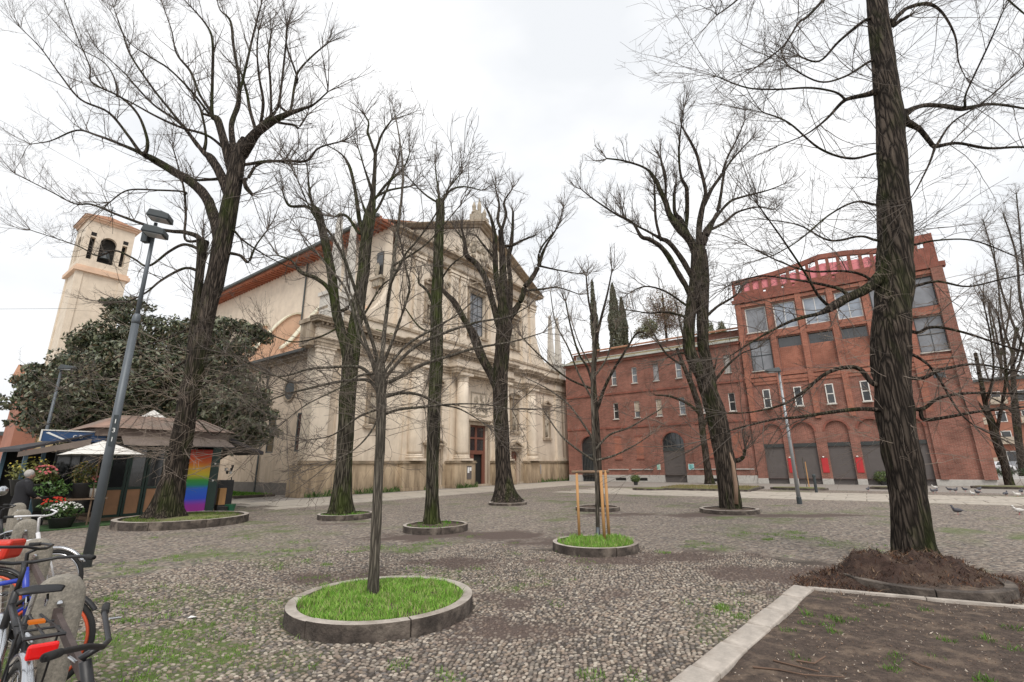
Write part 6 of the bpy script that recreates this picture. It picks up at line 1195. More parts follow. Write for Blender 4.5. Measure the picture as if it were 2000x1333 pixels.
# ------------------------------------------------------------------ BICYCLES
def bicycle(loc,head,label,frame='black_plastic',rim='chrome',basket=False,rack=True,reflector=True,bars='black_plastic',lean=0.,panel=None,hb=1.04,grips='rubber',step=False,steer=0,name='bicycle',sc=1.,flat=False):
    e=empty(name,loc,0,label,'bicycle','bicycles parked along the bollards'); e.rotation_euler=(lean,0,math.atan2(head[1],head[0])); e.scale=(sc,sc,sc)
    R=.33; wb=1.06; 
    def wheel(cx):
        mb=MB(); mb.torus((cx,0,R),R-.018,.02,'Y',40,8); w=mb.build('wheel','rubber',e,smooth=True)
        MB().torus((cx,0,R),R-.048,.013,'Y',40,6).build('rim',rim,w,smooth=True)
        sp=MB(); 
        for k in range(20): a=2*math.pi*k/20; s_=.03 if k%2 else -.03; sp.tube([(cx+.02*math.cos(a+.6),s_,R+.02*math.sin(a+.6)),(cx+(R-.05)*math.cos(a),0,R+(R-.05)*math.sin(a))],.0013,3,False)
        sp.tube([(cx,-.05,R),(cx,.05,R)],.02,8); sp.build('spokes','chrome',w)
        return w
    wheel(0); wheel(wb)
    bb=(.43,0,.28); st=(.30,0,.74); hd=(wb-.20,0,.78); hd2=(wb-.15,0,.60)
    f=MB(); f.tube([bb,(.27,0,.82)],.016,10).tube([bb,hd2],.02,10).tube([(wb-.135,0,.53),(wb-.225,0,.86)],.02,10)
    f.tube([(.31,0,.70) if not step else (.38,0,.45),hd],.017,10)
    for s_ in(-.045,.045): f.tube([(0,s_,R),(.41,s_*.6,.28)],.009,8).tube([(0,s_,R),(.31,s_*.4,.70)],.008,8)
    f.build('frame',frame,e,smooth=True)
    fk=MB(); 
    for s_ in(-.05,.05): fk.tube([(wb,s_,R),(wb-.06,s_,.5),(wb-.12,s_*.7,.66)],.010,8)
    fk.build('fork',frame if frame!='bike_red' else 'bike_red',e,smooth=True)
    MB().torus((0,0,R),R+.022,.018,'Y',26,6,math.radians(-5),math.radians(165),1.6).torus((wb,0,R),R+.022,.018,'Y',20,6,math.radians(35),math.radians(175),1.6).build('mudguard','chrome' if rim!='rim_orange' else 'black_plastic',e,smooth=True)
    h=MB(); h.tube([(wb-.225,0,.86),(wb-.24,0,hb-.06),(wb-.19,0,hb-.03)],.013,8); cs,sn=math.cos(steer),math.sin(steer)
    pts=[(-.20,-.30,0),(-.10,-.27,.0),(.02,-.16,-.01),(.04,-.05,-.03),(.04,.05,-.03),(.02,.16,-.01),(-.10,.27,0),(-.20,.30,0)]
    if flat: pts=[(-.07,-.34,.05),(-.05,-.24,.035),(-.01,-.12,.01),(.02,-.04,-.02),(.02,.04,-.02),(-.01,.12,.01),(-.05,.24,.035),(-.07,.34,.05)]
    pts=[(wb-.19+(x*cs-y*sn),(x*sn+y*cs),hb+z) for x,y,z in pts]; h.tube(pts,.0105,8); hbar=h.build('handlebar',bars,e,smooth=True)
    for a,b in ((0,1),(7,6)):
        MB().tube([pts[a],(Vector(pts[a])*.2+Vector(pts[b])*.8)],.0145,10).build('grip',grips,hbar,smooth=True)
        q=Vector(pts[b]); MB().tube([q+Vector((.02,0,-.02)),q*.6+Vector(pts[a])*.4+Vector((.06,0,-.035))],.005,6).build('brake_lever','chrome',hbar)
    sd=MB(); 
    prof=[(-.13,.085,.0),(-.10,.10,.02),(-.04,.085,.025),(.03,.05,.02),(.10,.028,.012),(.15,.018,.0)]
    V=[];
    for x,w,z in prof:
        for k in range(8): a=math.pi*k/7; V.append((.24+x,-w*math.cos(a),.93+z+.018*math.sin(a)+(.018 if x<-.05 else 0)))
    n=len(prof); Fc=[(i*8+k,i*8+k+1,(i+1)*8+k+1,(i+1)*8+k) for i in range(n-1) for k in range(7)]+[(i*8,(i+1)*8,(i+1)*8+7,i*8+7) for i in range(n-1)]+[tuple(range(8)),tuple(range(n*8-1,n*8-9,-1))]
    sd.add(V,Fc); so_=sd.build('saddle','black_plastic',e,smooth=True); MB().tube([(.28,0,.80),(.25,0,.93)],.012,8).build('seatpost','chrome',e)
    sp=MB()
    for y in(-.04,.04): sp.tube([(.14,y,.905),(.15,y,.88),(.18,y,.905),(.17,y,.93),(.14,y,.905)],.006,5)
    sp.build('saddle_springs','chrome',so_)
    c=MB(); c.torus(bb,.085,.006,'Y',24,5).tube([(bb[0],.06,bb[2]),(bb[0]+.12,.07,bb[2]-.11)],.009,6).tube([(bb[0],-.06,bb[2]),(bb[0]-.12,-.07,bb[2]+.11)],.009,6); c.build('crank','chrome',e)
    for s_,x,z in ((1,.12,-.11),(-1,-.12,.11)): MB().box(bb[0]+x-.045,bb[0]+x+.045,s_*.08,s_*.17,bb[2]+z-.012,bb[2]+z+.012).build('pedal','black_plastic',e)
    MB().tube([(0,.045,R),(bb[0],.045,bb[2]+.085)],.004,4).tube([(0,.045,R-.03),(bb[0],.045,bb[2]-.085)],.004,4).build('chain','black_plastic',e)
    if rack:
        r=MB(); z=.82
        for y in (-.07,0,.07): r.tube([(-.27,y,z),(.22,y*.6,z+.005)],.006,6)
        for x in (-.25,-.1,.05): r.tube([(x,-.075,z),(x,.075,z)],.006,6)
        for y in (-.075,.075): r.tube([(0,y,R),(-.12,y,z)],.005,6)
        r.tube([(-.27,-.075,z),(-.27,.075,z)],.008,6); rk=r.build('rack','black_plastic',e)
        if reflector: MB().box(-.315,-.285,-.055,.055,z-.085,z-.02).build('rear_reflector','reflector_red',rk,bevel=.012); MB().box(-.02,.04,-.03,.03,z+.008,z+.02).build('rack_reflector','reflector_amber',rk)
    if basket:
        k=MB()
        for zz in (.72,.80,.88,.96): k.tube([(wb-.05,-.16,zz),(wb+.22,-.16,zz),(wb+.22,.16,zz),(wb-.05,.16,zz),(wb-.05,-.16,zz)],.004,5)
        for y in(-.16,-.08,0,.08,.16):
            for x in(wb-.05,wb+.22): k.tube([(x,y,.70),(x,y,.98)],.003,4)
        for x in (wb+.04,wb+.13):
            for y in (-.16,.16): k.tube([(x,y,.70),(x,y,.98)],.003,4)
        k.build('basket','black_plastic',e)
    if panel:
        MB().prism([(-.20,.42),(.10,.40),(.12,.70),(-.15,.74),(-.3,.62)],-.05,.05).build('wheel_panel',panel,e,bevel=.02); MB().prism([(wb-.10,.76),(wb+.12,.76),(wb+.15,.93),(wb-.12,.93)],-.12,.12).build('front_carrier',panel,e,bevel=.03)
    return e
bicycle((-2.46,2.62,.02),(-.78,.63),'black bicycle with sprung saddle, rear rack and red reflector by the nearest bollard','black_plastic','chrome',lean=.06)
bicycle((-2.42,1.70,.02),(.89,.45),'dark bicycle whose upswept black handlebars poke in at the bottom left corner','black_plastic','chrome',rack=False,hb=.93,lean=.0,steer=0,flat=True)
bicycle((-4.35,2.98,.02),(.93,.30),'dark bicycle mostly cut by the left edge behind the black saddle','black_plastic','chrome',basket=False,lean=.1,hb=1.0)
bicycle((-5.95,4.52,.02),(.9,.25),'red rental bicycle with orange wheel rims and red body panels','bike_red','rim_orange',rack=False,panel='bike_red',hb=1.08,lean=-.05,step=True)
bicycle((-6.5,5.85,.02),(.95,.18),'white handlebarred city bicycle parked near the third bollard','bike_white','chrome',bars='bike_white',grips='rubber',hb=1.08,lean=.05,rack=False)
bicycle((-4.52,3.58,.02),(.92,.28),'blue framed bicycle with an orange rimmed front wheel just behind the nearest bollard','bike_blue','rim_orange',rack=True,hb=1.02,lean=-.1,reflector=True)
bicycle((-8.6,7.3,.02),(.9,.3),'dark city bicycle farthest along the row of bollards','black_plastic','chrome',hb=1.05)
# child seat / lock tangle on the nearest bike at the right
lk=empty('bicycle_lock',(-1.12,1.72,0),0,'red and white cable lock looped at the bottom left over the rail','lock')
MB().torus((0,0,.72),.10,.012,'Y',24,8).build('cable','bike_white',lk,smooth=True); MB().tube([(-.08,.0,.78),(-.13,.02,.62)],.018,8).build('lock_body','bike_red',lk)
# motor scooter, partly out of frame on the left
sc=empty('motor_scooter',(-7.35,6.35,0),math.radians(-20),'grey motor scooter with windscreen and round mirror cut by the left edge','scooter')
MB().torus((.62,0,.26),.20,.06,'Y',28,10).build('wheel','rubber',sc,smooth=True); MB().torus((-.62,0,.26),.20,.06,'Y',28,10).build('wheel','rubber',sc,smooth=True)
MB().prism([(-.75,.45),(-.2,.42),(-.1,.3),(.35,.3),(.45,.95),(.38,1.0),(.25,.45),(-.05,.45),(-.1,.75),(-.7,.82)],-.17,.17).build('body','scooter_grey',sc,bevel=.05)
MB().prism([(-.72,.83),(-.1,.78),(-.05,.85),(-.4,.93),(-.72,.92)],-.15,.15).build('seat','black_plastic',sc,bevel=.03)
MB().prism([(.40,1.05),(.46,1.04),(.32,1.45),(.27,1.44)],-.22,.22).build('windscreen','screen',sc,bevel=.02); MB().blob((.45,0,.98),(.10,.12,.09),12,8).build('headlight','chrome',sc,smooth=True)
hbm=MB().tube([(.33,-.34,1.08),(.38,-.1,1.02),(.38,.1,1.02),(.33,.34,1.08)],.014,8).build('handlebar','chrome',sc)
for s_ in (-1,1): MB().tube([(.36,s_*.2,1.06),(.38,s_*.36,1.28)],.006,6).build('mirror_stem','chrome',hbm); MB().lathe([(.055,-.01),(.065,0),(.055,.015)],0,0,16).xf(Matrix.Translation((.38,s_*.38,1.33))@Matrix.Rotation(math.pi/2,4,'Y')).build('mirror','chrome',sc,smooth=True)
def text_mesh(nm,c):
    t=bpy.data.objects.new(nm,c); COL.objects.link(t); bpy.context.view_layer.update(); me=bpy.data.meshes.new_from_object(t.evaluated_get(bpy.context.evaluated_depsgraph_get())); bpy.data.objects.remove(t); me.name=nm; me.materials.clear(); me.materials.append(M['white_print']); return bpy.data.objects.new(nm,me)
# ------------------------------------------------------------------ LAMPS
e=empty('street_lamp',(-7.25,8.62,0),0,'tall dark grey lamp post with two square floodlights in front of the kiosk','street lamp','street lamps around the piazza')
pole=MB().tube([(0,0,0),(0,0,4.35)],[.075,.062],16).tube([(0,0,4.35),(0,0,6.45)],[.040,.032],14).build('pole','lamp_grey',e,smooth=True); MB().lathe([(.064,4.3),(.07,4.36),(.064,4.46),(.042,4.5)],0,0,16).build('collar','lamp_grey',e,smooth=True)
def head(z,tilt,x=.17):
    m_=Matrix.Translation((x,-.12,z))@Matrix.Rotation(math.radians(18),4,'Z')@Matrix.Rotation(tilt,4,'Y')
    h=MB().prism([(-.20,-.07),(.20,-.075),(.18,.05),(.04,.08),(-.17,.075)],-.15,.15).xf(m_).build('floodlight','lamp_dark',e,bevel=.02); MB().box(-.15,.16,-.12,.12,-.083,-.076).xf(m_).build('lens','lamp_glass',h)
head(6.52,.12); head(6.18,.1,.13); MB().box(-.16,-.04,-.1,.02,6.0,6.3).tube([(0,0,6.2),(.15,-.08,6.15)],.02,6).tube([(0,0,6.5),(.15,-.08,6.5)],.02,6).build('bracket','lamp_dark',e)
sk=MB().box(-.035,.035,-.078,-.071,2.0,2.55).build('pole_number_strip','lamp_dark',e); sk.rotation_euler=(0,0,math.radians(38))
for k,ch in enumerate('131'):
    c=bpy.data.curves.new('digit','FONT'); c.body=ch; c.size=.11; c.extrude=.001; o=text_mesh('digit',c); link(o,sk); o.location=(-.025,-.080,2.40-k*.16); o.rotation_euler=(math.pi/2,0,0)
def lamp(P,h,label,pm,hm,dx,r=.075,teal=False):
    e=empty('street_lamp',P,0,label,'street lamp','street lamps around the piazza'); MB().tube([(0,0,0),(0,0,h)],[r,r*.55],12).build('pole',pm,e,smooth=True); MB().lathe([(r*1.25,0),(r*1.2,.25),(r*1.05,.27)],0,0,12).build('base_band','lamp_dark',e)
    hd=MB().add([(dx*.62,-.13,h+.02),(dx*.62,.13,h+.02),(-dx*.05,.16,h-.02),(-dx*.05,-.16,h-.02),(dx*.55,-.08,h+.12),(dx*.55,.08,h+.12),(0,.1,h+.2),(0,-.1,h+.2)],[(0,1,2,3),(4,7,6,5),(0,4,5,1),(1,5,6,2),(2,6,7,3),(3,7,4,0)]).build('lamp_head',hm,e,bevel=.03); MB().box(min(dx*.05,dx*.5),max(dx*.05,dx*.5),-.1,.1,h-.03,h-.004).build('lens','lamp_glass',hd)
lamp((11.19,19.38,0),5.25,'pale galvanised lamp post leaning in view before the red shutters','lamp_galvanised','lamp_dark',-.95)
P=G(1592,945); lamp(P,4.55,'farther slim lamp post with teal head close to the shutters','lamp_galvanised','blue_paint_frame',-.9,.06)
P=AT(93,835,18.5); lamp((P.x,P.y,0),AT(122,722,18.5).z,'dark lamp post standing in front of the magnolia at left','lamp_grey','lamp_dark',.9,.08)
# ------------------------------------------------------------------ STAKES of the young tree
st=empty('tree_stakes',(1.80,9.75,0),0,'wooden stakes with crossbar supporting the thin young tree','tree stakes')
for px,r in ((1132,.028),(1181,.03),(1190,.03)):
    P=G(px,1056 if px<1140 else (1060 if px<1185 else 1056),.1); MB().tube([(P.x-1.80,P.y-9.75,.05),(P.x-1.80,P.y-9.75,1.47)],r,10).build('stake','stake_wood',st,smooth=True)
A=G(1132,1056,.1); B=G(1190,1056,.1); MB().tube([(A.x-1.80-.1,A.y-9.75,1.44),(B.x-1.80+.08,B.y-9.75,1.44)],.032,10).build('crossbar','old_wood',st,smooth=True)
tg=G(1169,1056,.1); o=MB().tube([(tg.x,tg.y-.03,.35),(tg.x-.02,tg.y-.05,.2),(tg.x+.06,tg.y-.1,.12),(tg.x+.16,tg.y-.16,.10)],.035,10).build('watering_tube','lamp_grey',smooth=True); tag(o,'dark grey watering tube bent at the foot of the staked tree','tube')
# ------------------------------------------------------------------ FLOWER KIOSK
KO=Vector((-12.87,15.58,0)); ki=empty('flower_kiosk',KO,CA,'green framed flower kiosk with copper coloured roof, awnings and rainbow banner','kiosk')
def kb(name,m,fn,parent=ki,bevel=0): mb=MB(); fn(mb); return mb.build(name,m,parent,bevel=bevel)
kb('floor','old_wood',lambda mb:mb.box(-.2,3.2,.0,3.2,0,.12))
kb('back_wall','green_paint',lambda mb:mb.box(-.15,3.15,3.0,3.1,.12,2.6).box(3.05,3.15,.1,3.0,.12,2.6)); kb('inner_dark','dark_void',lambda mb:mb.box(.2,3.0,1.6,1.65,.12,2.6))
def frame(x0,x1):
    o=kb('glazed_panel','green_paint',lambda mb:mb.box(x0,x0+.07,.02,.09,.12,2.5).box(x1-.07,x1,.02,.09,.12,2.5).box(x0+.07,x1-.07,.02,.09,2.4,2.5).box(x0+.07,x1-.07,.02,.09,.12,.2).box(x0+.07,x1-.07,.02,.09,.95,1.03))
    kb('pane','dark_glass',lambda mb:mb.box(x0+.07,x1-.07,.05,.06,1.03,2.4),o); kb('lower_panel','orange_panel',lambda mb:mb.box(x0+.07,x1-.07,.045,.065,.2,.95),o)
for a in (-.1,.42,.94,1.46): frame(a,a+.5)
kb('corner_post','green_paint',lambda mb:mb.box(2.86,3.16,-.02,.25,.05,2.6),bevel=.01); kb('corner_post','green_paint',lambda mb:mb.box(1.98,2.12,-.02,.12,.05,2.6),bevel=.01)
kb('white_stud','white_print',lambda mb:mb.blob((3.0,-.03,1.75),(.035,.02,.035),8,6).blob((3.0,-.03,1.15),(.035,.02,.035),8,6))
o=kb('rainbow_banner','rainbow',lambda mb:mb.box(2.13,2.84,-.06,-.04,.12,2.25)); 
kb('banner_rail','white_frame',lambda mb:mb.box(2.1,2.86,-.08,-.02,.06,.115))
kb('fascia','fascia_wood',lambda mb:mb.flat([(-.65,-.1),(-.2,-.35),(3.1,-.35),(3.35,-.1),(3.35,3.2),(-.65,3.2)],2.62,2.86),bevel=.01)
def f(mb):
    b=[(-.85,-.2),(-.3,-.5),(3.15,-.5),(3.5,-.2),(3.5,3.4),(-.85,3.4)]; t=[(.1,.6),(.3,.45),(2.4,.45),(2.6,.6),(2.6,2.4),(.1,2.4)]
    mb.add([(x,y,2.87) for x,y in b]+[(x,y,3.36) for x,y in t],[tuple(range(5,-1,-1)),tuple(range(6,12))]+[(i,(i+1)%6,(i+1)%6+6,i+6) for i in range(6)])
kb('roof','copper_roof',f); kb('roof_seam','fascia_wood',lambda mb:[mb.tube([(x,-.5,2.885),(.3+(x+.3)*.61,.45,3.375)],.012,4) for x in np.arange(-.2,3.2,.3)])
kb('skylight','white_frame',lambda mb:mb.add([(.75,.7,3.36),(1.45,.7,3.36),(1.45,1.3,3.36),(.75,1.3,3.36),(1.1,1.0,3.66)],[(0,1,4),(1,2,4),(2,3,4),(3,0,4)]))
def awn(x0,x1,nm='awning',m_='awning_cloth'):
    V=[(x0,-.32,2.66),(x1,-.32,2.66),(x1+.15,-1.0,2.32),(x0-.05,-1.0,2.32)]; o=kb(nm,m_,lambda mb:mb.add(V+[(a,b,c-.015) for a,b,c in V],[(0,1,2,3),(4,7,6,5),(0,4,5,1),(1,5,6,2),(2,6,7,3),(3,7,4,0)])); kb('awning_bar','black_plastic',lambda mb:mb.tube([(x0-.05,-1.0,2.31),(x1+.15,-1.0,2.31)],.02,6),o)
awn(-.05,1.65); awn(1.9,3.05)
kb('side_awning','awning_dark',lambda mb:mb.add([(3.3,-.2,2.72),(3.3,2.2,2.72),(4.6,2.0,2.22),(4.5,-.5,2.2),(3.3,-.2,2.58),(3.3,2.2,2.58),(4.6,2.0,2.1),(4.5,-.5,2.08)],[(0,1,2,3),(4,7,6,5),(0,4,5,1),(1,5,6,2),(2,6,7,3),(3,7,4,0)]))
# stall extension on the left
kb('stall_awning','awning_dark',lambda mb:mb.add([(-.75,-.3,2.66),(-.75,2.6,2.66),(-2.6,2.6,2.22),(-2.3,-.5,2.18),(-.75,-.3,2.62),(-.75,2.6,2.62),(-2.6,2.6,2.14),(-2.3,-.5,2.10)],[(0,1,2,3),(4,7,6,5),(0,4,5,1),(1,5,6,2),(2,6,7,3),(3,7,4,0)]))
kb('awning_valance','awning_cloth',lambda mb:mb.add([(-.8,-.52,2.5),(-2.32,-.52,2.09),(-2.32,-.52,1.95),(-.8,-.52,2.3),(-.8,-.5,2.5),(-2.32,-.5,2.09),(-2.32,-.5,1.95),(-.8,-.5,2.3)],[(0,1,2,3),(7,6,5,4),(0,4,5,1),(3,2,6,7)]))
[kb('stall_post','blue_paint_frame',lambda mb:mb.box(x-.045,x+.045,y-.04,y+.04,0,2.15)) for x,y in ((-2.1,-.2),(-1.6,.6),(-2.2,2.4))]; kb('stall_back','dark_void',lambda mb:mb.box(-2.2,-.2,2.5,2.55,0,2.2))
kb('stall_glass','dark_glass',lambda mb:mb.box(-1.3,-.12,.6,.62,.3,2.2)); kb('stall_mullion','black_plastic',lambda mb:[mb.box(x-.025,x+.025,.56,.66,0,2.2) for x in (-1.3,-.7,-.12)])
sg=kb('fascia_sign','sign_blue',lambda mb:mb.box(-1.85,-.35,-.05,.0,2.42,2.72)); kb('sign_frame','white_frame',lambda mb:mb.box(-1.88,-.35,-.07,.0,2.725,2.755).box(-1.88,-1.853,-.07,.0,2.42,2.724),sg)
kb('sign_stroke','white_print',lambda mb:mb.prism([(-1.78,2.66),(-1.72,2.69),(-1.30,2.48),(-1.36,2.46)],-.062,-.052),sg)
for k,ch in enumerate('co'):
    c=bpy.data.curves.new('letter','FONT'); c.body=ch; c.size=.22; c.extrude=.004; o=text_mesh('letter',c); link(o,sg); o.location=(-1.16+k*.13,-.056,2.52); o.rotation_euler=(math.pi/2,0,0)
um=empty('parasol',KO+CX*(-.62)-CY*1.0,CA,'white square market parasol spread in front of the flower stall','parasol')
MB().add([(-.85,-.8,2.02),(.85,-.8,2.02),(.85,.8,2.02),(-.85,.8,2.02),(0,0,2.44)],[(0,1,4),(1,2,4),(2,3,4),(3,0,4)]).build('canopy','umbrella_cloth',um); MB().tube([(0,0,0),(0,0,2.42)],.022,8).build('pole','old_wood',um)
r_=MB(); 
for sx_,sy_ in ((-.85,-.8),(.85,-.8),(.85,.8),(-.85,.8)): r_.tube([(0,0,2.40),(sx_*.97,sy_*.97,2.01)],.01,5)
r_.build('ribs','old_wood',um)
o=MB().flat([(-2.6,-1.6),(.9,-1.3),(.9,.1),(-2.6,.1)],.004,.03).build('artificial_turf','turf_green'); o.location=KO; o.rotation_euler=(0,0,CA); tag(o,'strip of dark green artificial turf under the flower stall','turf mat')
def KP(px,off):
    r=ray(px,1010); k=r.x/r.y; O_=KO+CY*off; t=(O_.x-k*O_.y)/(k*CX.y-CX.x); return O_+CX*t
def potplant(px,py,z0,h,r,label,pot,petals,leaf=((.05,.10,.03),(.08,.14,.04)),nf=60,name='flower_pot',seed=0,hf=1.):
    P=KP(px,py); e=empty(name,(P.x,P.y,z0),0,label,'potted plant','plants set out around the flower stall')
    MB().lathe([(r*.55,0),(r*.75,h*.38),(r*.8,h*.4),(r*.7,h*.4)],0,0,16).build('pot',pot,e,smooth=True)
    leafmass('foliage',e,[(0,0,h*.62,r,r,h*.3)],500,.05,leaf,seed+40)
    if petals:
        mb=MB(); rg=random.Random(seed)
        for k in range(nf):
            a=rg.uniform(0,6.28); b=rg.uniform(.0,1.4); mb.blob((r*1.02*math.cos(a)*math.sin(b),r*1.02*math.sin(a)*math.sin(b),h*.64+h*.32*math.cos(b)),(.025*hf,.025*hf,.018*hf),5,3)
        mb.build('blossoms',petals,e)['kind']='stuff'
    return e
potplant(122,-1.15,.02,.72,.40,'bushy white flowering plant at the front of the stall','pot_dark','petal_white',nf=110,seed=1)
potplant(100,-.9,.25,.62,.30,'red and orange flowers beside the white flowering plant','pot_dark','petal_red',nf=60,seed=2,hf=1.4)
potplant(86,-.6,.5,.95,.48,'large leafy green plant left of the red flowers','pot_dark',None,((.05,.11,.03),(.10,.19,.05)),seed=3)
potplant(66,-.5,.85,.9,.34,'pink and red roses rising left of the blue post','pot_dark','petal_pink',((.10,.10,.03),(.12,.15,.04)),nf=40,seed=4,hf=1.5)
potplant(38,-.2,.9,1.1,.5,'tall yellow green shrub at the left end of the stall','pot_dark','petal_yellow',((.14,.15,.04),(.2,.2,.05)),nf=15,seed=5)
potplant(150,-.75,.75,1.15,.34,'tall foliage plant with yellow leaves on the trestle table','pot_dark','petal_yellow',((.08,.11,.03),(.2,.16,.05)),nf=12,seed=6)
potplant(176,-.85,.80,.62,.24,'white box planter with red cyclamen on the trestle table','white_frame','petal_pink',nf=40,seed=7,hf=1.3)
potplant(288,.5,1.0,.4,.2,'pale yellow daisies seen behind the big trunk','pot_dark','petal_yellow',nf=40,seed=8)
P=KP(160,-.8); tb=empty('trestle_table',P,CA,'small wooden trestle table holding plants at the stall','table')
MB().box(-.45,.45,-.3,.3,.74,.78).build('tabletop','old_wood',tb)
for x in (-.35,.35):
    for s_ in (-1,1): MB().tube([(x,-.25*s_,.0),(x+.0,.2*s_,.74)],.022,6).build('leg','stake_wood',tb)
P=G(205,1012); o=MB().lathe([(.13,0),(.16,.42),(.17,.44),(.15,.44)],0,0,16).build('metal_bucket','metal_bucket'); o.location=P; tag(o,'grey metal bucket standing by the kiosk glass','bucket')
P=G(232,1012); o=MB().lathe([(.11,0),(.15,.38),(.16,.4),(.14,.4)],0,0,16).build('green_bucket','pot_green'); o.location=P; tag(o,'dark green bucket beside the metal one at the kiosk','bucket')
P=G(447,1008); o=MB().lathe([(.12,0),(.17,.36),(.18,.38),(.15,.38)],0,0,16).build('green_pot','pot_green'); o.location=P; tag(o,'green plastic pot right of the kiosk corner','pot')
P=G(432,1010); o=MB().lathe([(.12,0),(.16,.3),(.17,.33),(.14,.33)],0,0,16).build('black_pot','pot_dark'); o.location=P; tag(o,'black plastic pot beside the green one at the kiosk corner','pot')
P=G(428,1000); e=empty('brown_planter',P,CA,'tall brown paper wrapped planter against the kiosk side','planter'); MB().box(-.12,.12,-.1,.1,.25,.85).build('box','stake_wood',e,bevel=.01); MB().box(-.14,.14,-.12,.12,0,.25).build('stand','pot_dark',e)
P=G(428,996); e=empty('kiosk_side_rack',P+CX*.15+CY*.7,CA,'dark rack with hanging pots on the right side of the kiosk','rack'); MB().box(0,.6,0,.5,.0,1.1).build('cabinet','pot_dark',e,bevel=.02)
for k in range(5): MB().lathe([(.04,0),(.06,.12)],random.uniform(.05,.5),.0,8).xf(Matrix.Translation((0,0,1.35+.12*(k%3)))).build('hanging_pot','white_print' if k%2 else 'pot_dark',e)
# ------------------------------------------------------------------ PERSON
def person(loc,rz,h,label):
    e=empty('person',loc,rz,label,'person'); s=h/1.6
    J=dict(pel=(0,0,.86),ch=(0,.02,1.18),nk=(0,.03,1.36),hd=(0,.06,1.44),ls=(.17,.02,1.30),rs=(-.17,.02,1.30),le=(.22,.06,1.05),re=(-.22,.06,1.05),lw=(.18,.22,.92),rw=(-.18,.22,.92),lh=(.09,0,.84),rh=(-.09,0,.84),lk=(.10,.02,.46),rk=(-.10,.03,.46),la=(.10,-.03,.07),ra=(-.10,-.02,.07),lf=(.11,.12,.03),rf=(-.11,.12,.03))
    Rr=dict(pel=.135,ch=.15,nk=.055,hd=.055,ls=.075,rs=.075,le=.055,re=.055,lw=.038,rw=.038,lh=.10,rh=.10,lk=.062,rk=.062,la=.042,ra=.042,lf=.035,rf=.035)
    K=list(J); E_=[('pel','ch'),('ch','nk'),('nk','hd'),('ch','ls'),('ls','le'),('le','lw'),('ch','rs'),('rs','re'),('re','rw'),('pel','lh'),('lh','lk'),('lk','la'),('la','lf'),('pel','rh'),('rh','rk'),('rk','ra'),('ra','rf')]
    me=bpy.data.meshes.new('body'); me.from_pydata([tuple(c*s for c in J[k]) for k in K],[(K.index(a),K.index(b)) for a,b in E_],[]); o=bpy.data.objects.new('body',me); link(o,e); me.materials.append(M['trousers'])
    md=o.modifiers.new('skin','SKIN'); 
    for i,k in enumerate(K): me.skin_vertices[0].data[i].radius=(Rr[k]*s,Rr[k]*s)
    me.skin_vertices[0].data[0].use_root=True; sb=o.modifiers.new('sub','SUBSURF'); sb.levels=2; sb.render_levels=2
    MB().lathe([(.25*s,.62*s),(.24*s,.80*s),(.205*s,1.0*s),(.235*s,1.2*s),(.21*s,1.31*s),(.10*s,1.37*s),(.07*s,1.385*s)],0,.02*s,20,1,.72).build('coat','coat_black',e,smooth=True)
    for sg in (1,-1):
        MB().tube([(sg*.18*s,.02*s,1.30*s),(sg*.235*s,.06*s,1.06*s),(sg*.19*s,.22*s,.93*s)],[.085*s,.07*s,.055*s],12).build('sleeve','coat_black',e,smooth=True)
        h_=MB().blob((sg*.175*s,.27*s,.90*s),(.04*s,.05*s,.025*s),10,7); 
        for k in range(4): h_.tube([(sg*(.155+.013*k)*s,.30*s,.90*s),(sg*(.155+.013*k)*s,.335*s,.885*s),(sg*(.155+.013*k)*s,.35*s,.86*s)],[.009*s,.008*s,.006*s],6)
        h_.tube([(sg*.145*s,.27*s,.90*s),(sg*.125*s,.30*s,.885*s)],[.011*s,.008*s],6); h_.build('hand','skin',e,smooth=True)
        MB().blob((sg*.105*s,.05*s,.04*s),(.05*s,.13*s,.045*s),12,8).build('shoe','shoe',e,smooth=True)
    hd=MB().blob((0,.085*s,1.49*s),(.078*s,.092*s,.115*s),18,14).blob((0,.178*s,1.48*s),(.014*s,.02*s,.02*s),8,6).blob((.08*s,.08*s,1.48*s),(.012*s,.02*s,.03*s),8,6).blob((-.08*s,.08*s,1.48*s),(.012*s,.02*s,.03*s),8,6).build('head','skin',e,smooth=True)
    MB().blob((0,.06*s,1.525*s),(.098*s,.105*s,.105*s),18,12,.03).build('hair','hair_grey',hd,smooth=True); MB().blob((.03*s,.168*s,1.505*s),(.008*s,.006*s,.006*s),6,4).blob((-.03*s,.168*s,1.505*s),(.008*s,.006*s,.006*s),6,4).build('eyes','dark_void',hd); MB().box(-.022*s,.022*s,.168*s,.174*s,1.435*s,1.44*s).build('mouth','pink_paint',hd)
    return e
P=G(22,1046); person((P.x,P.y,0),math.radians(-25),1.58,'short grey haired person in a black coat facing the flower stall')
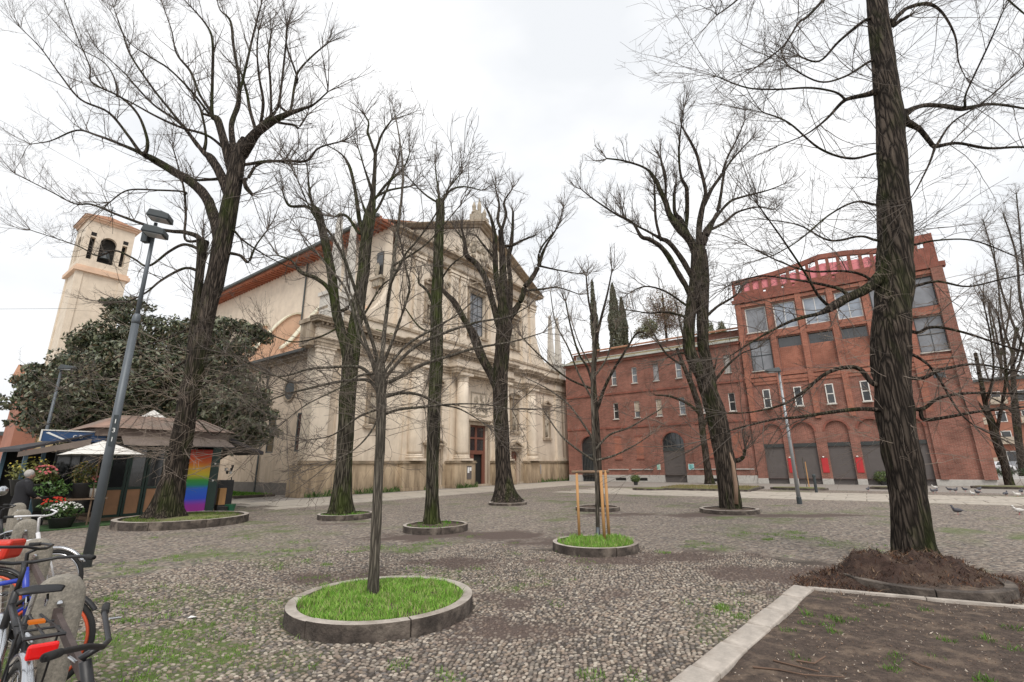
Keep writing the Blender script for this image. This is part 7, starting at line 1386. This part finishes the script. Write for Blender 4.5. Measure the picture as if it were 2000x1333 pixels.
# ------------------------------------------------------------------ small things by the red building
def disc(px,py,rx,ry,label,h=.12,fill='bed_soil'):
    P=G(px,py); e=empty('planting_bed',P,RA,label,'planting bed')
    n=24; V=[(rx*math.cos(2*math.pi*k/n),ry*math.sin(2*math.pi*k/n)) for k in range(n)]; MB().flat(V,0,h).build('kerb','kerb_dirty',e); MB().flat([(x*.9,y*.86) for x,y in V],h,h+.02).build('soil_fill',fill,e); return e
disc(1267,958,1.0,.7,'small low mossy bed in front of the brick wing'); disc(1560,957,1.5,.7,'low oval bed with a staked sapling before the shutters'); disc(1740,956,1.0,.6,'low bed with a round green bush partly behind the biggest trunk'); disc(1985,955,1.9,1.0,'wide low kerb ring under the leaning tree at right')
e=empty('planting_bed',G(1390,956),RA,'wide rectangular kerbed bed of dry grass before the brick gate','planting bed')
MB().box(-2.9,2.6,-2.4,2.4,0,.12).build('kerb','kerb_dirty',e); MB().box(-2.75,2.45,-2.25,2.25,.12,.14).build('soil_fill','bed_soil',e)
q=e.location; pts=np.array([(q.x+RX.x*a+RY.x*b,q.y+RX.y*a+RY.y*b,.14) for a,b in zip(RNG.uniform(-2.7,2.4,3500),RNG.uniform(-2.2,2.2,3500))]); grass('dry_grass',pts,.02,.08,None,'dry yellowish grass on the rectangular bed before the gate',tones=((.22,.18,.08),(.18,.17,.06),(.28,.22,.12)),wd=.012)
for px,py,r,lb in ((1242,948,.35,'small potted shrub on the pavement left of the low mossy bed'),(1727,948,.5,'round green bush growing in the low bed by the biggest trunk')):
    P=G(px,py); e=empty('shrub',P,0,lb,'shrub'); MB().lathe([(r*.4,0),(r*.5,.3),(r*.4,.3)],0,0,12).build('pot','pot_dark',e); leafmass('foliage',e,[(0,0,.3+r*.5,r,r,r*.8)],1200,.05,((.06,.10,.03),(.12,.16,.04)),int(px))
e=empty('sapling',G(1576,952),0,'tiny staked sapling before the second red shutter','tree'); MB().tube([(0,0,0),(0,0,1.9)],.02,6).build('trunk','bark_pale',e); MB().tube([(.15,0,0),(.15,0,1.6)],.03,6).build('stake','stake_wood',e)
o=MB().lathe([(.07,0),(.07,.8),(.09,.82),(.09,.9),(.05,.95)],0,0,12).build('iron_bollard','lamp_dark'); o.location=G(1595,963); tag(o,'short black iron bollard by the lamp post before the shutters','bollard')
# pigeons
def pigeon(px,py,rz,label,m_='pigeon_grey',up=0.):
    P=G(px,py); e=empty('pigeon',P,rz,label,'pigeon','pigeons on the paving')
    MB().blob((0,0,.13),(.115,.062,.062),14,10).tube([(.07,0,.15),(.11,0,.20+up)],[.042,.028],10).build('body',m_,e,smooth=True)
    hdp=MB().blob((.115,0,.225+up),(.032,.026,.028),10,8).build('head',m_,e,smooth=True); MB().tube([(.14,0,.222+up),(.168,0,.213+up)],[.007,.002],6).build('beak','black_plastic',hdp)
    MB().add([(-.08,-.035,.125),(-.08,.035,.125),(-.21,.03,.10),(-.21,-.03,.10),(-.08,-.03,.145),(-.08,.03,.145),(-.21,.028,.11),(-.21,-.028,.11)],[(0,1,2,3),(4,7,6,5),(0,4,5,1),(1,5,6,2),(2,6,7,3),(3,7,4,0)]).build('tail','pigeon_grey',e)
    for s_ in (-1,1): MB().blob((-.02,s_*.055,.14),(.10,.016,.04),10,6).build('wing','pigeon_grey' if m_=='pigeon_grey' else m_,e,smooth=True); MB().tube([(.0,s_*.022,.08),(.005,s_*.024,.0),(.03,s_*.026,.0)],.005,5).build('leg','petal_pink',e)
for a in ((1872,1006,2.4,'nearest pigeon standing alone on the cobbles, facing away left','pigeon_grey',.03),(1827,957,2.8,'white pigeon at the left of the flock','pigeon_white',.02),(1823,964,3.3,'dark pigeon with a pale back left of the flock'),(1829,963,.3,'dark pigeon tucked beside the white one'),(1856,961,2.5,'pigeon bending to feed in the flock middle left'),(1867,962,.1,'pigeon right beside the feeding one'),(1886,961,3.0,'lone dark pigeon in the middle of the flock'),(1914,960,.2,'upper dark pigeon of the pair by the low ring'),(1911,967,3.2,'lower dark pigeon of the pair by the low ring'),(1900,970,1.2,'pale pigeon in front of the pair','pigeon_white'),(1966,970,.4,'grey pigeon pecking below the leaning tree'),(1988,972,2.9,'white necked pigeon farther right under the leaning tree','pigeon_white'),(1996,965,.5,'dark pigeon at the right edge near the ring'),(1992,1006,2.6,'white pigeon on the cobbles at the right edge','pigeon_white',.02),(1696,960,.6,'small dark pigeon left of the biggest trunk')): pigeon(*a)
# litter: scrap on cobbles
o=MB().add([(0,0,.02),(.09,.02,.03),(.08,.05,.022),(.01,.04,.035)],[(0,1,2,3)]).build('paper_scrap','paper'); o.location=G(365,1212); tag(o,'small white paper scrap lying on the left cobbles','litter')
# sit-by-door bag
P=CO+CX*17.2-CY*1.35; e=empty('person',P,CA,'dark figure sitting hunched on the church step right of the main door','person')
me=bpy.data.meshes.new('body'); J=[(0,0,.22),(0,-.05,.5),(0,-.12,.62),(.15,-.05,.52),(.2,-.25,.35),(-.15,-.05,.52),(-.2,-.25,.35),(.1,0,.2),(.12,-.4,.42),(.12,-.42,.06),(-.1,0,.2),(-.12,-.4,.42),(-.12,-.42,.06),(.12,-.52,.03),(-.12,-.52,.03)]
me.from_pydata(J,[(0,1),(1,2),(1,3),(3,4),(1,5),(5,6),(0,7),(7,8),(8,9),(0,10),(10,11),(11,12),(9,13),(12,14)],[]); o=bpy.data.objects.new('body',me); link(o,e); me.materials.append(M['coat_black']); o.modifiers.new('skin','SKIN')
for i,r in enumerate((.15,.15,.06,.07,.05,.07,.05,.1,.07,.05,.1,.07,.05,.04,.04)): me.skin_vertices[0].data[i].radius=(r,r)
me.skin_vertices[0].data[0].use_root=True; q=o.modifiers.new('s','SUBSURF'); q.levels=q.render_levels=2
MB().blob((0,-.16,.76),(.08,.095,.11),14,10).build('head','skin',e,smooth=True); MB().blob((0,-.13,.79),(.09,.1,.1),14,10).build('hair','coat_black',e,smooth=True)
# cars and pale buildings beyond, right edge and left street
def car(P,rz,label,m_):
    e=empty('parked_car',P,rz,label,'car','cars parked beyond the piazza')
    MB().prism([(-2.0,.35),(-1.95,.8),(-1.3,.92),(-.8,1.38),(.6,1.40),(1.1,.95),(1.9,.8),(2.0,.4),(1.95,.28),(-1.95,.28)],-.82,.82).build('body',m_,e,bevel=.06)
    MB().prism([(-1.12,.95),(-.74,1.31),(.55,1.33),(.92,.95)],-.835,.835).build('side_windows','dark_glass',e)
    MB().add([(1.12,-.66,.95),(1.12,.66,.95),(.66,.6,1.36),(.66,-.6,1.36)],[(0,1,2,3)]).build('windscreen','dark_glass',e)
    for x in (-1.25,1.25):
        for y in (-.78,.78):
            w=MB().lathe([(.2,-.09),(.31,-.08),(.32,0),(.31,.08),(.2,.09)],0,0,20).xf(Matrix.Translation((x,y,.32))@Matrix.Rotation(math.pi/2,4,'X')).build('wheel','rubber',e,smooth=True); MB().lathe([(.02,-.1),(.19,-.095),(.19,.095),(.02,.1)],0,0,12).xf(Matrix.Translation((x,y,.32))@Matrix.Rotation(math.pi/2,4,'X')).build('rim','chrome',w,smooth=True)
    for y in (-.6,.6): MB().blob((1.93,y,.66),(.06,.16,.07),10,6).build('headlight','white_print',e,smooth=True); MB().blob((-1.96,y,.72),(.05,.12,.09),10,6).build('tail_light','reflector_red',e,smooth=True)
    MB().box(-.9,.9,-.005,.005,0,0.001).build('shadow_gap','dark_void',e) if 0 else None
P=G(1948,924); car(P,.2,'white car parked beyond the piazza, left of the leaning trunk','car_paint_white')
P=G(1985,921); car(P,.2,'pale grey car parked between the two right trunks','car_paint_grey')
P=G(2040,926); car(P,.1,'white car at the extreme right edge behind the trees','car_paint_white')
P=G(5,925); car(P,1.2,'white car glimpsed in the street at the far left edge','car_paint_white')
def block(P,rz,w,d,h,m_,label,nx,nz,roof='roof_edge',bal=True):
    e=empty('apartment_building',P,rz,label,'building'); MB().box(0,w,0,d,0,h).build('wall',m_,e); MB().box(-.3,w+.3,-.3,d+.3,h,h+.35).build('roof',roof,e); ww_=w/nx
    for i in range(nx):
        for j in range(nz):
            x=ww_*(i+.5); z=1.2+j*(h-1.5)/nz; o=MB().box(x-.55,x+.55,-.06,-.004,z,z+1.6).build('window','white_frame',e); MB().box(x-.45,x+.45,-.08,-.061,z+.1,z+1.5).build('pane','dark_glass',o)
            if bal and (i+j)%2==0: MB().box(x-.9,x+.9,-1.0,-.01,z-.3,z-.15).box(x-.9,x+.9,-1.0,-.95,z-.15,z+.7).build('balcony','pale_render',e)
block(AT(1905,900,72)*1.0-Vector((0,0,AT(1905,900,72).z)),math.radians(-35),16,10,13,'orange_render','low orange apartment house with balconies seen through the right hand trees',6,4)
block(AT(1990,900,80)-Vector((0,0,AT(1990,900,80).z)),math.radians(-30),24,10,15,'far_grey','pale grey apartment block beyond the trees at the right edge',8,5)
block(AT(-60,900,110)-Vector((0,0,AT(-60,900,110).z)),math.radians(20),22,10,10,'pale_render','pale distant house closing the street at the far left',7,3)
hg=empty('clipped_hedge',(0,0,0),0,'low dark clipped hedge before the parked cars at right','hedge'); P=G(1965,932); leafmass('foliage',hg,[(P.x+i*1.6,P.y-i*.9,.45,1.1,.7,.5) for i in range(-2,5)],5000,.08,((.03,.05,.02),(.05,.08,.03)),77)
# overhead wires at the left
for a,b,lb in (((0,235),(420,470),'upper thin overhead wire crossing the left sky'),((0,604),(150,603),'lower thin overhead wire left of the bell tower')):
    o=MB().tube([AT(a[0]-300,a[1]+(a[1]-b[1])*.3 if b[1]>a[1] else a[1],22),AT(*a,22),AT(*b,22 if b[1]>300 and b[0]<200 else 26)],.008,5).build('overhead_wire','lamp_dark'); tag(o,lb,'wire','overhead wires at the left')
# side-garden lawn strip beside the church flank
bd=CO+CX*(-2.4)+CY*4.2; e=empty('planting_bed',bd,CA,'narrow kerbed grass bed along the dark base of the church flank','planting bed'); MB().box(0,2.6,-1.8,6.5,0,.12).build('kerb','kerb_dirty',e); MB().box(.12,2.5,-1.68,6.4,.12,.14).build('soil_fill','bed_soil',e)
pts=[]; 
for k in range(5000): a,b=random.uniform(.15,2.5),random.uniform(-1.6,6.3); q=bd+CX*a+CY*b; pts.append((q.x,q.y,.14))
grass('grass',pts,.03,.10,None,'grass growing in the narrow bed along the church flank',wd=.012)
for k in range(4): o=MB().tube([(0,0,0),(0,0,1.0)],.03,6).build('thin_post','lamp_dark'); q=bd+CX*.2+CY*(-1.6+k*2.3); o.location=(q.x,q.y,.1); tag(o,['front thin iron post of the bed along the church flank','second thin iron post of the flank bed','third thin iron post of the flank bed','rear thin iron post of the flank bed'][k],'post','thin iron posts of the flank bed')
for i,(px,py) in enumerate(((610,955),(505,975))): pass
